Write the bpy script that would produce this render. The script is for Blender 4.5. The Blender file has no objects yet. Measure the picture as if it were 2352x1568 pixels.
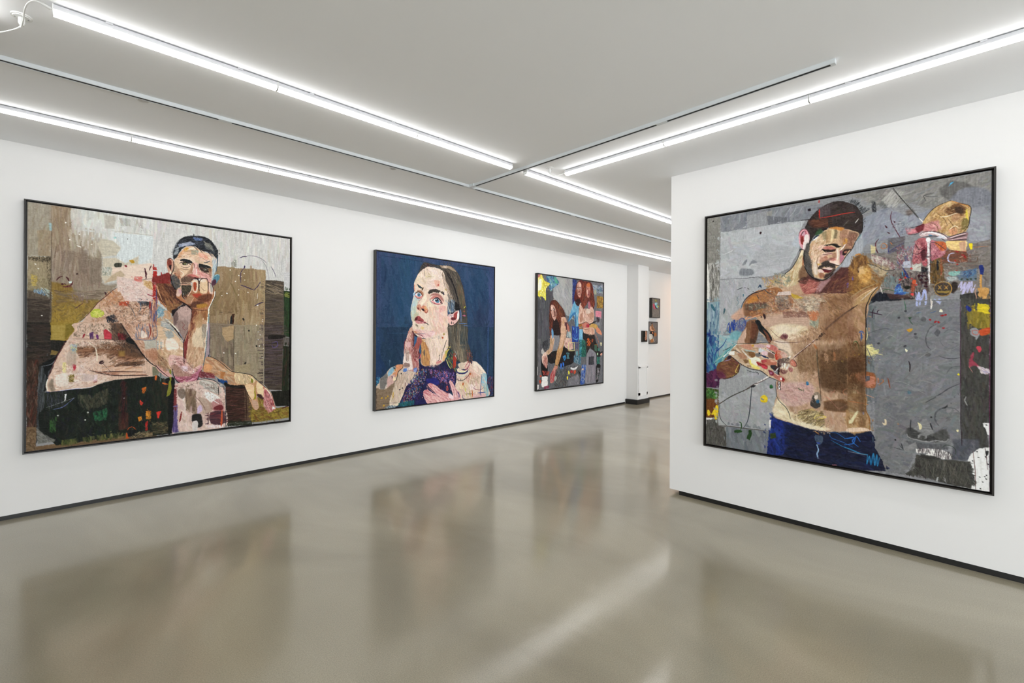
import bpy, bmesh, math, random
import numpy as np
from mathutils import Vector, Matrix
PI=math.pi
random.seed(4)
S=bpy.context.scene
C=S.collection
# ---------------------------------------------------------------- camera, world, exposure
F_PX=1071.3; TH=0.785578; ROLL=0.00618
cam_d=bpy.data.cameras.new('camera'); cam=bpy.data.objects.new('camera',cam_d); C.objects.link(cam)
cam_d.sensor_width=36; cam_d.lens=F_PX/2352*36; cam_d.shift_y=-17.45/2352; cam_d.clip_start=.05
fw=Vector((math.cos(TH),math.sin(TH),0)); rt=Vector((math.sin(TH),-math.cos(TH),0)); up=Vector((0,0,1))
rr=rt*math.cos(ROLL)+up*math.sin(ROLL); uu=up*math.cos(ROLL)-rt*math.sin(ROLL)
M=Matrix((( rr.x,uu.x,-fw.x,0),(rr.y,uu.y,-fw.y,0),(rr.z,uu.z,-fw.z,1.5),(0,0,0,1)))
cam.matrix_world=M
S.camera=cam
SKY=6.8            # sky light for the unseen windows added to brighten the room
W=bpy.data.worlds.new('world'); S.world=W; W.use_nodes=True
W.node_tree.nodes['Background'].inputs[0].default_value=(.93,.97,1,1); W.node_tree.nodes['Background'].inputs[1].default_value=SKY
S.view_settings.view_transform='Standard'; S.view_settings.look='None'; S.view_settings.gamma=1; S.view_settings.use_curve_mapping=False
S.view_settings.exposure=0.0
LAMP=15.0          # radiance of the linear lights' diffusers
H=3.005; Y1=5.444; X1=4.210
# ---------------------------------------------------------------- materials
def mat(name,col,rough=.6,spec=.5,metal=0,noise=0,scale=20,bump=0,bscale=200):
    m=bpy.data.materials.new(name); m.use_nodes=True; nt=m.node_tree; b=nt.nodes['Principled BSDF']
    b.inputs['Base Color'].default_value=(*col,1); b.inputs['Roughness'].default_value=rough
    b.inputs['Specular IOR Level'].default_value=spec; b.inputs['Metallic'].default_value=metal
    tc=nt.nodes.new('ShaderNodeTexCoord')
    if noise:
        n=nt.nodes.new('ShaderNodeTexNoise'); n.inputs['Scale'].default_value=scale; n.inputs['Detail'].default_value=6
        r=nt.nodes.new('ShaderNodeMapRange'); r.inputs[3].default_value=1-noise; r.inputs[4].default_value=1+noise
        mx=nt.nodes.new('ShaderNodeVectorMath'); mx.operation='SCALE'; mx.inputs[0].default_value=col
        nt.links.new(tc.outputs['Object'],n.inputs['Vector']); nt.links.new(n.outputs['Fac'],r.inputs[0]); nt.links.new(r.outputs[0],mx.inputs['Scale']); nt.links.new(mx.outputs[0],b.inputs['Base Color'])
    if bump:
        n2=nt.nodes.new('ShaderNodeTexNoise'); n2.inputs['Scale'].default_value=bscale; n2.inputs['Detail'].default_value=3
        bp=nt.nodes.new('ShaderNodeBump'); bp.inputs['Strength'].default_value=bump; bp.inputs['Distance'].default_value=.002
        nt.links.new(tc.outputs['Object'],n2.inputs['Vector']); nt.links.new(n2.outputs['Fac'],bp.inputs['Height']); nt.links.new(bp.outputs[0],b.inputs['Normal'])
    return m
WALL=mat('wall_paint',(.86,.857,.85),.75,.25,noise=.012,scale=1.2,bump=.08,bscale=60)
CEIL=mat('ceiling_paint',(.93,.945,.965),.85,.2,noise=.012,scale=.8,bump=.06,bscale=50)
BASE=mat('black_skirting',(.006,.006,.006),.45,.5,noise=.4,scale=30)
WHITE=mat('white_enamel',(.62,.625,.65),.35,.5,noise=.02,scale=40)
GREYM=mat('grey_spine',(.28,.29,.3),.5,.5,noise=.05,scale=40)
TRACK=mat('track_aluminium',(.70,.74,.76),.35,.5,noise=.03,scale=30)
SLOT=mat('track_slot',(.01,.011,.012),.6,.3,noise=.2,scale=60)
FRAME=mat('dark_bronze_frame',(.020,.017,.014),.38,.5,noise=.25,scale=14)
EDGE1=mat('canvas_edge_red',(.075,.012,.012),.8,.2,noise=.4,scale=40)
EDGE2=mat('canvas_edge_plum',(.09,.02,.05),.8,.2,noise=.5,scale=40)
PLASTIC=mat('white_plastic',(.80,.81,.80),.4,.5,noise=.02,scale=30)
LENS=mat('grey_lens',(.5,.49,.47),.3,.5,noise=.05,scale=30)
def emis(name,col,st):
    m=bpy.data.materials.new(name); m.use_nodes=True; nt=m.node_tree; nt.nodes.remove(nt.nodes['Principled BSDF'])
    e=nt.nodes.new('ShaderNodeEmission'); e.inputs[0].default_value=(*col,1); e.inputs[1].default_value=st
    nt.links.new(e.outputs[0],nt.nodes['Material Output'].inputs[0]); return m
GLOW=emis('led_diffuser',(1,.985,.965),LAMP)
WARM=emis('added_warm_lamp',(1,.55,.28),600)  # for the hidden lamp added to tint the far wall
def floor_mat():
    m=bpy.data.materials.new('polished_concrete'); m.use_nodes=True; nt=m.node_tree; L=nt.links; N=nt.nodes.new
    b=nt.nodes['Principled BSDF']; tc=N('ShaderNodeTexCoord')
    mp=N('ShaderNodeMapping'); mp.inputs['Rotation'].default_value=(0,0,.6); mp.inputs['Scale'].default_value=(1,.55,1); L.new(tc.outputs['Object'],mp.inputs[0])
    n1=N('ShaderNodeTexNoise'); n1.inputs['Scale'].default_value=1.1; n1.inputs['Detail'].default_value=5; n1.inputs['Distortion'].default_value=.6; L.new(mp.outputs[0],n1.inputs[0])
    r1=N('ShaderNodeValToRGB'); e=r1.color_ramp.elements; e[0].position=.34; e[0].color=(.25,.218,.152,1); e[1].position=.66; e[1].color=(.375,.335,.243,1); L.new(n1.outputs['Fac'],r1.inputs[0])
    n2=N('ShaderNodeTexNoise'); n2.inputs['Scale'].default_value=180; n2.inputs['Detail'].default_value=4; L.new(tc.outputs['Object'],n2.inputs[0])
    m2=N('ShaderNodeMapRange'); m2.inputs[1].default_value=.3; m2.inputs[2].default_value=.7; m2.inputs[3].default_value=.82; m2.inputs[4].default_value=1.17; L.new(n2.outputs['Fac'],m2.inputs[0])
    v=N('ShaderNodeVectorMath'); v.operation='SCALE'; L.new(r1.outputs[0],v.inputs[0]); L.new(m2.outputs[0],v.inputs['Scale']); L.new(v.outputs[0],b.inputs['Base Color'])
    n3=N('ShaderNodeTexNoise'); n3.inputs['Scale'].default_value=2.2; n3.inputs['Detail'].default_value=5; L.new(mp.outputs[0],n3.inputs[0])
    m3=N('ShaderNodeMapRange'); m3.inputs[1].default_value=.3; m3.inputs[2].default_value=.7; m3.inputs[3].default_value=.055; m3.inputs[4].default_value=.15; L.new(n3.outputs['Fac'],m3.inputs[0]); L.new(m3.outputs[0],b.inputs['Coat Roughness']); b.inputs['Roughness'].default_value=.4
    b.inputs['Specular IOR Level'].default_value=.35; b.inputs['Coat Weight'].default_value=.88; b.inputs['Coat IOR'].default_value=1.55
    n4=N('ShaderNodeTexNoise'); n4.inputs['Scale'].default_value=7; n4.inputs['Detail'].default_value=8; n4.inputs['Roughness'].default_value=.7; L.new(mp.outputs[0],n4.inputs[0])
    n4.inputs['Scale'].default_value=5; bp=N('ShaderNodeBump'); bp.inputs['Strength'].default_value=.3; bp.inputs['Distance'].default_value=.004; L.new(n4.outputs['Fac'],bp.inputs['Height']); L.new(bp.outputs[0],b.inputs['Normal']); L.new(bp.outputs[0],b.inputs['Coat Normal'])
    return m
FLOOR=floor_mat()
GLASS=bpy.data.materials.new('added_window_glass'); GLASS.use_nodes=True  # glass of the added windows
_n=GLASS.node_tree; _n.nodes.remove(_n.nodes['Principled BSDF']); _t=_n.nodes.new('ShaderNodeBsdfTransparent'); _g=_n.nodes.new('ShaderNodeBsdfGlossy'); _m=_n.nodes.new('ShaderNodeMixShader'); _f=_n.nodes.new('ShaderNodeFresnel')
_g.inputs['Roughness'].default_value=.02; _n.links.new(_f.outputs[0],_m.inputs[0]); _n.links.new(_t.outputs[0],_m.inputs[1]); _n.links.new(_g.outputs[0],_m.inputs[2]); _n.links.new(_m.outputs[0],_n.nodes['Material Output'].inputs[0])
def paint_mat(name):
    m=bpy.data.materials.new(name); m.use_nodes=True; nt=m.node_tree; b=nt.nodes['Principled BSDF']
    a=nt.nodes.new('ShaderNodeAttribute'); a.attribute_name='paint'; nt.links.new(a.outputs['Color'],b.inputs['Base Color'])
    n=nt.nodes.new('ShaderNodeTexNoise'); n.inputs['Scale'].default_value=25
    r=nt.nodes.new('ShaderNodeMapRange'); r.inputs[3].default_value=.5; r.inputs[4].default_value=.8
    tc=nt.nodes.new('ShaderNodeTexCoord'); nt.links.new(tc.outputs['Object'],n.inputs[0]); nt.links.new(n.outputs['Fac'],r.inputs[0]); nt.links.new(r.outputs[0],b.inputs['Roughness'])
    b.inputs['Specular IOR Level'].default_value=.18
    return m
PAINT=paint_mat('oil_paint')
# ---------------------------------------------------------------- mesh helpers
def bx(bm,x0,y0,z0,x1,y1,z1,bev=0):
    vs=[bm.verts.new((x,y,z)) for x in (x0,x1) for y in (y0,y1) for z in (z0,z1)]
    fs=[(0,1,3,2),(4,6,7,5),(0,4,5,1),(2,3,7,6),(0,2,6,4),(1,5,7,3)]
    ff=[bm.faces.new([vs[i] for i in f]) for f in fs]
    if bev:
        es=list({e for f in ff for e in f.edges}); bmesh.ops.bevel(bm,geom=es,offset=bev,segments=2,affect='EDGES')
def cyl(bm,c,r,h,n=24,axis='Z',r2=None):
    r2=r if r2 is None else r2
    m=Matrix.Translation(c)
    if axis=='X': m=m@Matrix.Rotation(PI/2,4,'Y')
    if axis=='Y': m=m@Matrix.Rotation(PI/2,4,'X')
    bmesh.ops.create_cone(bm,cap_ends=True,segments=n,radius1=r,radius2=r2,depth=h,matrix=m)
def link(name,bm,m,parent=None,smooth=False,kind=None):
    bmesh.ops.recalc_face_normals(bm,faces=bm.faces)
    me=bpy.data.meshes.new(name); bm.to_mesh(me); bm.free()
    o=bpy.data.objects.new(name,me); C.objects.link(o); me.materials.append(m)
    if smooth:
        for p in me.polygons: p.use_smooth=True
    if parent: o.parent=parent
    if kind: o['kind']=kind
    return o
def thing(name,label,cat,loc=(0,0,0),rz=0,group=None):
    o=bpy.data.objects.new(name,None); C.objects.link(o); o.location=loc; o.rotation_euler=(0,0,rz); o.empty_display_size=.1
    o['label']=label; o['category']=cat
    if group:o['group']=group
    return o
def tube(bm,pts,r,n=10):
    # a round cord swept along smoothed points
    P=[Vector(p) for p in pts]; Q=[]
    for i in range(len(P)-1):
        a,b,c,d=P[max(i-1,0)],P[i],P[i+1],P[min(i+2,len(P)-1)]
        for j in range(8):
            t=j/8; Q.append(.5*(2*b+(c-a)*t+(2*a-5*b+4*c-d)*t*t+(3*b-3*c+d-a)*t**3))
    Q.append(P[-1]); rings=[]
    for i,q in enumerate(Q):
        t=(Q[min(i+1,len(Q)-1)]-Q[max(i-1,0)]).normalized(); u=t.cross(Vector((0,0,1)))
        if u.length<.01:u=t.cross(Vector((1,0,0)))
        u.normalize(); v=t.cross(u); rings.append([bm.verts.new(q+u*r*math.cos(2*PI*k/n)+v*r*math.sin(2*PI*k/n)) for k in range(n)])
    for a,b in zip(rings,rings[1:]):
        for k in range(n): bm.faces.new((a[k],a[(k+1)%n],b[(k+1)%n],b[k]))
    bm.faces.new(rings[0]); bm.faces.new(rings[-1][::-1])
def box(name,*a,m=WALL,parent=None,kind='structure',bev=0):
    bm=bmesh.new(); bx(bm,*a,bev=bev); return link(name,bm,m,parent,kind=kind if parent is None else None)
# ---------------------------------------------------------------- the room
RL,RR,RB=-4.2,13.0,-6.2
box('floor',RL-.2,RB-.2,-.12,RR+.2,Y1+.4,0,m=FLOOR)
box('ceiling',RL-.2,RB-.2,H,RR+.2,Y1+.4,H+.12,m=CEIL)
box('wall_left',RL,Y1,.035,RR,Y1+.2,H)
box('baseboard_left',RL,Y1+.004,0,8.95,Y1+.2,.035,m=BASE)
box('trim_1',9.47,Y1+.004,0,RR,Y1+.2,.035,m=BASE)
box('wall_right',X1,RB,.039,X1+.22,2.075,H)
box('baseboard_right',X1+.004,RB,0,X1+.2,1.981,.039,m=BASE)
def wall_with_opening(name,axis,pos,th,a0,a1,ws,z0,z1):  # openings cut for the added windows, all out of view
    bm=bmesh.new()
    def seg(u0,u1,za,zb):
        if axis=='Y': bx(bm,u0,pos-th,za,u1,pos,zb)
        else: bx(bm,pos-th,u0,za,pos,u1,zb)
    e=a0
    for w0,w1 in ws:
        seg(e,w0,0,H);seg(w0,w1,0,z0);seg(w0,w1,z1,H);e=w1
    seg(e,a1,0,H)
    return link(name,bm,WALL,kind='structure')
wall_with_opening('wall_back','Y',RB,.2,RL-.2,RR,((-3.8,3.9),(4.8,12.6)),.08,2.93)
wall_with_opening('wall_rear','X',RL,.2,RB,Y1+.2,((-5.6,-1.4),),.08,2.93)
def added_window(name,axis,pos,w0,w1,z0,z1):  # windows out of view, added to lift low walls and ceiling with daylight
    t=bpy.data.objects.new(name,None); C.objects.link(t); t['kind']='structure'
    fr=bmesh.new(); pn=bmesh.new()
    def seg(bm,u0,u1,za,zb,d0,d1):
        if axis=='Y': bx(bm,u0,pos-d1,za,u1,pos-d0,zb)
        else: bx(bm,pos-d1,u0,za,pos-d0,u1,zb)
    n=3
    for i in range(n+1):
        u=w0+(w1-w0)*i/n; u=min(max(u,w0+.03),w1-.03); seg(fr,u-.03,u+.03,z0,z1,.06,.14)
    seg(fr,w0+.06,w1-.06,z0,z0+.06,.07,.13); seg(fr,w0+.06,w1-.06,z1-.06,z1,.07,.13)
    link('added_window_frame',fr,FRAME,t); seg(pn,w0+.02,w1-.02,z0+.02,z1-.02,.098,.104); link('pane',pn,GLASS,t)
    ld=bpy.data.lights.new('daylight_portal','AREA'); ld.shape='RECTANGLE'; ld.size=w1-w0; ld.size_y=z1-z0; ld.cycles.is_portal=True
    lo=bpy.data.objects.new('daylight_portal',ld); C.objects.link(lo); m=(w0+w1)/2; zc=(z0+z1)/2
    lo.location=(m,pos-.16,zc) if axis=='Y' else (pos-.16,m,zc); lo.rotation_euler=(PI/2,0,0) if axis=='Y' else (PI/2,0,-PI/2)
added_window('added_window_1','Y',RB,-3.8,3.9,.08,2.93)
added_window('added_window_2','X',RL,-5.6,-1.4,.08,2.93)
added_window('added_window_3','Y',RB,4.8,12.6,.08,2.93)
box('wall_far',RR,RB-.2,0,RR+.2,Y1+.2,H)
# pillar standing against the long wall, with its black plinth and small access panel
bm=bmesh.new(); bx(bm,9.0,5.175,.1,9.45,Y1,H); link('wall_pillar',bm,WALL,kind='structure')
bm=bmesh.new(); bx(bm,8.945,5.15,0,9.475,Y1,.1,bev=.002); link('baseboard_pillar',bm,BASE,kind='structure')
t=thing('access_panel','low white framed access panel on the front of the white pillar, above its black plinth','panel',(9.215,5.1755,.175))
bm=bmesh.new()
x0,x1,z0,z1=-.192,.192,.012,.66
bx(bm,x0-.01,-.026,z1-.035,x1+.01,0,z1,bev=.003); bx(bm,x0,-.016,z0,x0+.07,0,z1-.035,bev=.003); bx(bm,x1-.045,-.016,z0,x1,0,z1-.035,bev=.003); bx(bm,x0,-.016,z0,x1,0,z0+.06,bev=.003); bx(bm,x0,-.016,z1-.06,x1,0,z1-.035,bev=.003)
link('frame',bm,WALL,t)
bm=bmesh.new(); bx(bm,x0+.07,-.006,z0+.06,x1-.045,0,z1-.06); link('panel_board',bm,WALL,t)
bm=bmesh.new(); bx(bm,x0-.01,-.020,-.004,x1+.01,0,.0125,bev=.002); link('bottom_bead',bm,WALL,t)
# ---------------------------------------------------------------- lights on the ceiling
L_MOD=.9647
def linear_proto():
    t=thing('linear_light','x','ceiling light')
    h=L_MOD/2
    bm=bmesh.new(); bx(bm,-h+.0015,-.0235,-.030,h-.0015,.0235,-.006,bev=.0015); link('housing',bm,WHITE,t)
    bm=bmesh.new(); bx(bm,-h+.004,-.012,-.008,h-.004,.012,0); link('mounting_spine',bm,GREYM,t)
    n=18
    def oval(x,k=1): return [(x,-.025*k,-.0295),(x,.025*k,-.0295)]+[(x,.025*k*math.cos(PI*i/(n-3)),-.0360-.0125*k*math.sin(PI*i/(n-3))) for i in range(n-2)]
    def loft(bm,a,b):
        A=[bm.verts.new(p) for p in a]; B=[bm.verts.new(p) for p in b]
        for i in range(n): bm.faces.new((A[i],A[(i+1)%n],B[(i+1)%n],B[i]))
        bm.faces.new(A[::-1]); bm.faces.new(B)
    bm=bmesh.new(); loft(bm,oval(-h+.004),oval(h-.004)); link('diffuser',bm,GLOW,t)
    for s in (-1,1):
        bm=bmesh.new(); loft(bm,oval(s*h-s*.0042,1.02),oval(s*h-s*.0005,1.02)); bx(bm,min(s*h-s*.0042,s*h-s*.0005),-.0245,-.032,max(s*h-s*.0042,s*h-s*.0005),.0245,-.004)
        link('end_cap',bm,PLASTIC,t)
        bm=bmesh.new(); bx(bm,s*.283-.014,-.0245,-.012,s*.283+.014,.0245,0,bev=.001); link('mounting_clip',bm,WHITE,t)
    return t
LP=linear_proto(); used=[0]
def place_light(x,y,rz,label,group):
    if not used[0]: r=LP; used[0]=1
    else:
        r=LP.copy(); C.objects.link(r)
        for ch in list(LP.children):
            c=ch.copy(); C.objects.link(c); c.parent=r
    r.location=(x,y,H); r.rotation_euler=(0,0,rz); r['label']=label; r['category']='ceiling light'; r['group']=group
ORD=['first','second','third','fourth','fifth','sixth','seventh','eighth','ninth','tenth']
def row(x,y,slope,n,lab,group):
    for i in range(n):
        a=math.atan(slope); cx=x+L_MOD*(i+.5); cy=y+slope*L_MOD*(i+.5)+.025
        place_light(cx,cy,a,lab%ORD[i],group)
row(-.508,4.602,-.0329,10,'white linear light, %s from the left in the row nearest the left wall','linear lights in the row nearest the left wall')
row(.014,3.003,-.0318,3,'white linear light, %s from the corner cord in the middle ceiling row','linear lights in the middle row before the crossing track')
row(3.093,2.913,-.031,7,'white linear light, %s past the crossing track in the middle ceiling row','linear lights in the middle row past the crossing track')  # fourth onward are hidden, added to light the far end
for i in range(6):
    place_light(3.377,2.688-.9665*(i+.5),PI/2,'white linear light, %s from the corded end of the right-hand ceiling row'%ORD[i],'linear lights in the right-hand row')
row(4.7,1.85,0,7,'white linear light, %s in the unseen row added for light just behind the free-standing wall','added linear lights just behind the free-standing wall')  # unseen row, added to brighten the far floor and wall
row(5.6,.5,0,6,'white linear light, %s in the unseen row added for light far behind the free-standing wall','added linear lights far behind the free-standing wall')  # second unseen row, added for more light at the far end
for i in range(4):
    place_light(-.238,3.335-.9665*(i+.5),PI/2,'white linear light, %s in the row just off the left edge beside the corner socket'%ORD[i],'linear lights beside the corner socket')
for i in range(6):  # unseen row, added as fill light
    place_light(-2.4,1.9-.9665*(i+.5),PI/2,'white linear light, %s in the unseen row added for light at the rear of the room'%ORD[i],'added linear lights at the rear of the room')
# ---------------------------------------------------------------- lighting tracks
TP={}
def track(x0,y0,x1,y1,label,caps=()):
    L=math.hypot(x1-x0,y1-y0); a=math.atan2(y1-y0,x1-x0)
    t=thing('lighting_track',label,'lighting track',((x0+x1)/2,(y0+y1)/2,H),a,'white lighting tracks on the ceiling')
    h=L/2; bm=bmesh.new()
    bx(bm,-h,-.017,-.018,h,.017,0); bx(bm,-h,-.017,-.024,h,-.0105,-.018); bx(bm,-h,.0105,-.024,h,.017,-.018); link('track_body',bm,TRACK,t)
    bm=bmesh.new(); bx(bm,-h+.002,-.0104,-.0225,h-.002,.0104,-.0181); link('slot',bm,SLOT,t)
    return t
ty=lambda x:3.781-.0412*(x+.2)+.017
joints=[-1.1,.886,3.03,4.662,6.71,8.76]
tl=['white lighting track with a black slot, cut off by the left edge','white lighting track with a black slot, just left of the T-shaped crossing','white lighting track with a black slot, first one beyond the T-shaped crossing','white lighting track with a black slot, second one beyond the T-shaped crossing','farthest white lighting track, partly behind the free-standing wall']
for i in range(5): track(joints[i]+(.004 if i!=2 else .07),ty(joints[i]),joints[i+1]-(.004 if i!=1 else .06),ty(joints[i+1]),tl[i])
track(3.047,ty(3.03)-.03,3.047,1.579,'white lighting track running from the T-shaped crossing towards the camera')
track(3.045,1.571,3.034,.575,'white lighting track whose capped end lies free in the open ceiling')
def cover(name,label,x,y,a,L=.04,tee=False):
    bm=bmesh.new(); bx(bm,-L,-.0178,-.0252,L,.0178,0,bev=.0008)
    if tee: bx(bm,-.0178,-L-.01,-.0252,.0178,-.0178,0)
    o=link(name,bm,TRACK); o.location=(x,y,H); o.rotation_euler=(0,0,a); o['label']=label; o['category']='track connector'
a=-.0412
cover('track_connector','small white connector joining two lighting tracks, above the seated man painting',.886,ty(.886),a)
cover('tee_connector','white T-shaped connector where the three lighting tracks meet',3.03+.008,ty(3.03),a,.075,True)
cover('track_connector','small white connector in the lighting track just beyond the T-shaped crossing',4.662,ty(4.662),a)
cover('track_connector','small white connector in the lighting track farthest off, beside the free-standing wall',6.71,ty(6.71),a)
cover('track_connector','small white connector in the lighting track that heads from the crossing towards the camera',3.046,1.575,PI/2)
cover('track_end_cap','white end cap closing the free end of the short lighting track',3.033,.568,PI/2,.012)
# ---------------------------------------------------------------- ceiling sockets, cords and plates
def socket(x,y,r,label):
    t=thing('ceiling_socket',label,'ceiling socket',(x,y,H))
    bm=bmesh.new(); cyl(bm,(0,0,-.003),r,.006,40); cyl(bm,(0,0,-.008),r*.82,.004,40,r2=r*.86); link('round_plate',bm,PLASTIC,t,smooth=False)
    bm=bmesh.new(); cyl(bm,(0,0,-.024),.0125,.028,24); cyl(bm,(0,0,-.041),.008,.008,20,r2=.011); link('plug',bm,PLASTIC,t)
    for s in (-1,1):
        bm=bmesh.new(); cyl(bm,(s*r*.6,0,-.0105),.003,.002,12); link('screw',bm,GREYM,t)
socket(-.088,3.243,.038,'round white ceiling socket with a thick plug and two cords, top left corner')
socket(3.219,2.752,.034,'small round white ceiling socket with a plug, beside the end of the right-hand light row')
def cord(pts,label,plug=None):
    bm=bmesh.new(); tube(bm,pts,.0032); o=link('power_cord',bm,PLASTIC,None,smooth=True); o['label']=label; o['category']='cord'
    if plug:
        p,d=plug; bm=bmesh.new(); p=Vector(p); d=Vector(d).normalized(); q=d.to_track_quat('Z','Y').to_matrix().to_4x4()
        bmesh.ops.create_cone(bm,cap_ends=True,segments=16,radius1=.0055,radius2=.007,depth=.03,matrix=Matrix.Translation(p)@q)
        link('connector',bm,PLASTIC,o)
cord([(-.238,3.345,2.972),(-.232,3.37,2.958),(-.20,3.375,2.948),(-.163,3.352,2.943),(-.116,3.272,2.941),(-.096,3.247,2.95),(-.09,3.243,2.962)],'white cord hanging from the corner ceiling socket and leaving the picture at the left',((-.238,3.348,2.971),(.1,.6,-.3)))
cord([(-.086,3.243,2.962),(-.088,3.225,2.945),(-.079,3.13,2.943),(-.075,3.06,2.947),(-.066,3.01,2.957),(-.05,2.985,2.968),(-.03,2.99,2.976),(.000,3.012,2.98),(.012,3.024,2.981)],'white cord looping from the corner ceiling socket to the start of the middle light row',((-.006,3.009,2.979),(1,.7,0)))
cord([(3.219,2.752,2.966),(3.222,2.748,2.95),(3.26,2.742,2.944),(3.30,2.727,2.95),(3.335,2.712,2.965),(3.37,2.694,2.976)],'thin white cord sagging from the small ceiling socket to the right-hand light row',((3.368,2.696,2.975),(1,-.6,.2)))
for x,y,r,l in ((.442,3.845,.038,'round white flush plate in the ceiling beside the track, above the seated man painting'),(2.238,3.79,.032,'small round grey flush plate in the ceiling beside the track, short of the crossing')):
    t=thing('ceiling_plate',l,'ceiling plate',(x,y,H))
    bm=bmesh.new(); cyl(bm,(0,0,-.002),r,.004,40); link('rim',bm,PLASTIC,t)
    bm=bmesh.new(); cyl(bm,(0,0,-.005),r*.72,.002,32); link('cover_disc',bm,LENS,t)
# ---------------------------------------------------------------- unseen warm downlight, added to tint the part beyond the free-standing wall
t=thing('downlight','unseen round downlight added for warm light beyond the free-standing wall','ceiling light',(11.9,4.75,H))
bm=bmesh.new(); cyl(bm,(0,0,-.003),.07,.006,32); link('trim_ring',bm,PLASTIC,t)
bm=bmesh.new(); cyl(bm,(0,0,-.008),.055,.004,32); link('lamp_lens',bm,WARM,t)
# ---------------------------------------------------------------- the canvas painter
class Canvas:
    # a painted canvas: colours laid down in layers of shapes and brush marks, units are millimetres from the upper left corner
    def __init__(s,wmm,hmm,k,seed):
        s.k=k;s.W=int(round(wmm*k))+1;s.H=int(round(hmm*k))+1
        s.a=np.zeros((s.H,s.W,3),np.float32)+.6;s.h=np.zeros((s.H,s.W),np.float32)
        s.r=np.random.RandomState(seed)
        s.n1=s.noise(14,14);s.n2=s.noise(14,14);s.f1=s.noise(3,3);s.f2=s.noise(3,3)
        s.sv=s.noise(22,1.6);s.sh=s.noise(1.6,22)
    def noise(s,cy,cx):
        def up(m,n,L,ax):
            x=np.linspace(0,n-1.001,L);i=x.astype(int);t=(x-i);t=t*t*(3-2*t)
            if ax==0:return m[i]*(1-t)[:,None]+m[i+1]*t[:,None]
            return m[:,i]*(1-t)+m[:,i+1]*t
        ny=int(s.H/cy)+3;nx=int(s.W/cx)+3
        return up(up(s.r.randn(ny,nx),ny,s.H,0),nx,s.W,1).astype(np.float32)
    def grid(s,p,m):
        x0=max(0,int(p[:,0].min()-m));x1=min(s.W,int(p[:,0].max()+m)+2);y0=max(0,int(p[:,1].min()-m));y1=min(s.H,int(p[:,1].max()+m)+2)
        if x1<=x0 or y1<=y0:return None
        sl=(slice(y0,y1),slice(x0,x1))
        Y,X=np.mgrid[y0:y1,x0:x1].astype(np.float32)
        return sl,X,Y
    def lay(s,sl,al,c,tex=.03,hh=.3):
        d=s.sv if s.r.rand()<.6 else s.sh
        t=d[sl]*tex+s.f1[sl]*tex*.6
        col=np.array(c,np.float32)[None,None]+t[...,None]
        s.a[sl]+=(col-s.a[sl])*al[...,None]
        s.h[sl]+=(d[sl]*.35+hh+s.f2[sl]*.3-s.h[sl])*al*.7
    @staticmethod
    def curve(p,closed,n=5):
        p=np.asarray(p,np.float32);L=len(p)
        if L<3:return p
        g=(lambda i:p[i%L]) if closed else (lambda i:p[min(max(i,0),L-1)])
        o=[]
        for i in range(L if closed else L-1):
            a,b,c,d=g(i-1),g(i),g(i+1),g(i+2)
            for j in range(n):
                t=j/n;o.append(.5*(2*b+(c-a)*t+(2*a-5*b+4*c-d)*t*t+(3*b-3*c+d-a)*t**3))
        if not closed:o.append(p[-1])
        return np.array(o,np.float32)
    def inside(s,X,Y,p):
        ins=np.zeros(X.shape,bool);D=np.full(X.shape,1e9,np.float32)
        for i in range(len(p)):
            ax,ay=p[i-1];bx,by=p[i]
            if ay!=by:
                ins^=((ay>Y)!=(by>Y))&(X<(bx-ax)*(Y-ay)/(by-ay)+ax)
            vx,vy=bx-ax,by-ay;q=vx*vx+vy*vy+1e-9
            t=np.clip(((X-ax)*vx+(Y-ay)*vy)/q,0,1)
            D=np.minimum(D,(X-ax-t*vx)**2+(Y-ay-t*vy)**2)
        D=np.sqrt(D);return np.where(ins,D,-D)
    def poly(s,p,c,fe=1,al=1,smooth=False,wob=1,tex=.022):
        p=np.asarray(p,np.float32)*s.k
        if smooth:p=s.curve(p,True)
        g=s.grid(p,fe+3*wob)
        if g is None:return
        sl,X,Y=g
        X=X+s.n1[sl]*wob*.7+s.f1[sl]*wob*.45;Y=Y+s.n2[sl]*wob*.7+s.f2[sl]*wob*.45
        D=s.inside(X,Y,p);s.lay(sl,np.clip(D/fe+.5,0,1)*al,c,tex)
    def line(s,p,w,c,smooth=True,al=1,taper=.5):
        p=np.asarray(p,np.float32)*s.k;w=max(w*s.k,.7)
        if smooth:p=s.curve(p,False,4)
        g=s.grid(p,w+1)
        if g is None:return
        sl,X,Y=g
        if w>3:X=X+s.f1[sl]*.5;Y=Y+s.f2[sl]*.5
        A=np.zeros(X.shape,np.float32);L=max(len(p)-1,1)
        for i in range(L):
            ax,ay=p[i];bx,by=p[min(i+1,len(p)-1)];vx,vy=bx-ax,by-ay;q=vx*vx+vy*vy+1e-9
            t=np.clip(((X-ax)*vx+(Y-ay)*vy)/q,0,1);d=np.sqrt((X-ax-t*vx)**2+(Y-ay-t*vy)**2)
            u=(i+t)/L;ww=w/2*(1-taper*np.abs(2*u-1)**2)
            A=np.maximum(A,np.clip(ww-d+.5,0,1))
        s.lay(sl,A*al,c,.03,.9)
    def dot(s,x,y,r,c,asp=1):
        s.blob(x*s.k,y*s.k,max(r*s.k,.55)*asp,max(r*s.k,.55),s.r.rand()*6,c,1,1.,True)
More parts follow.
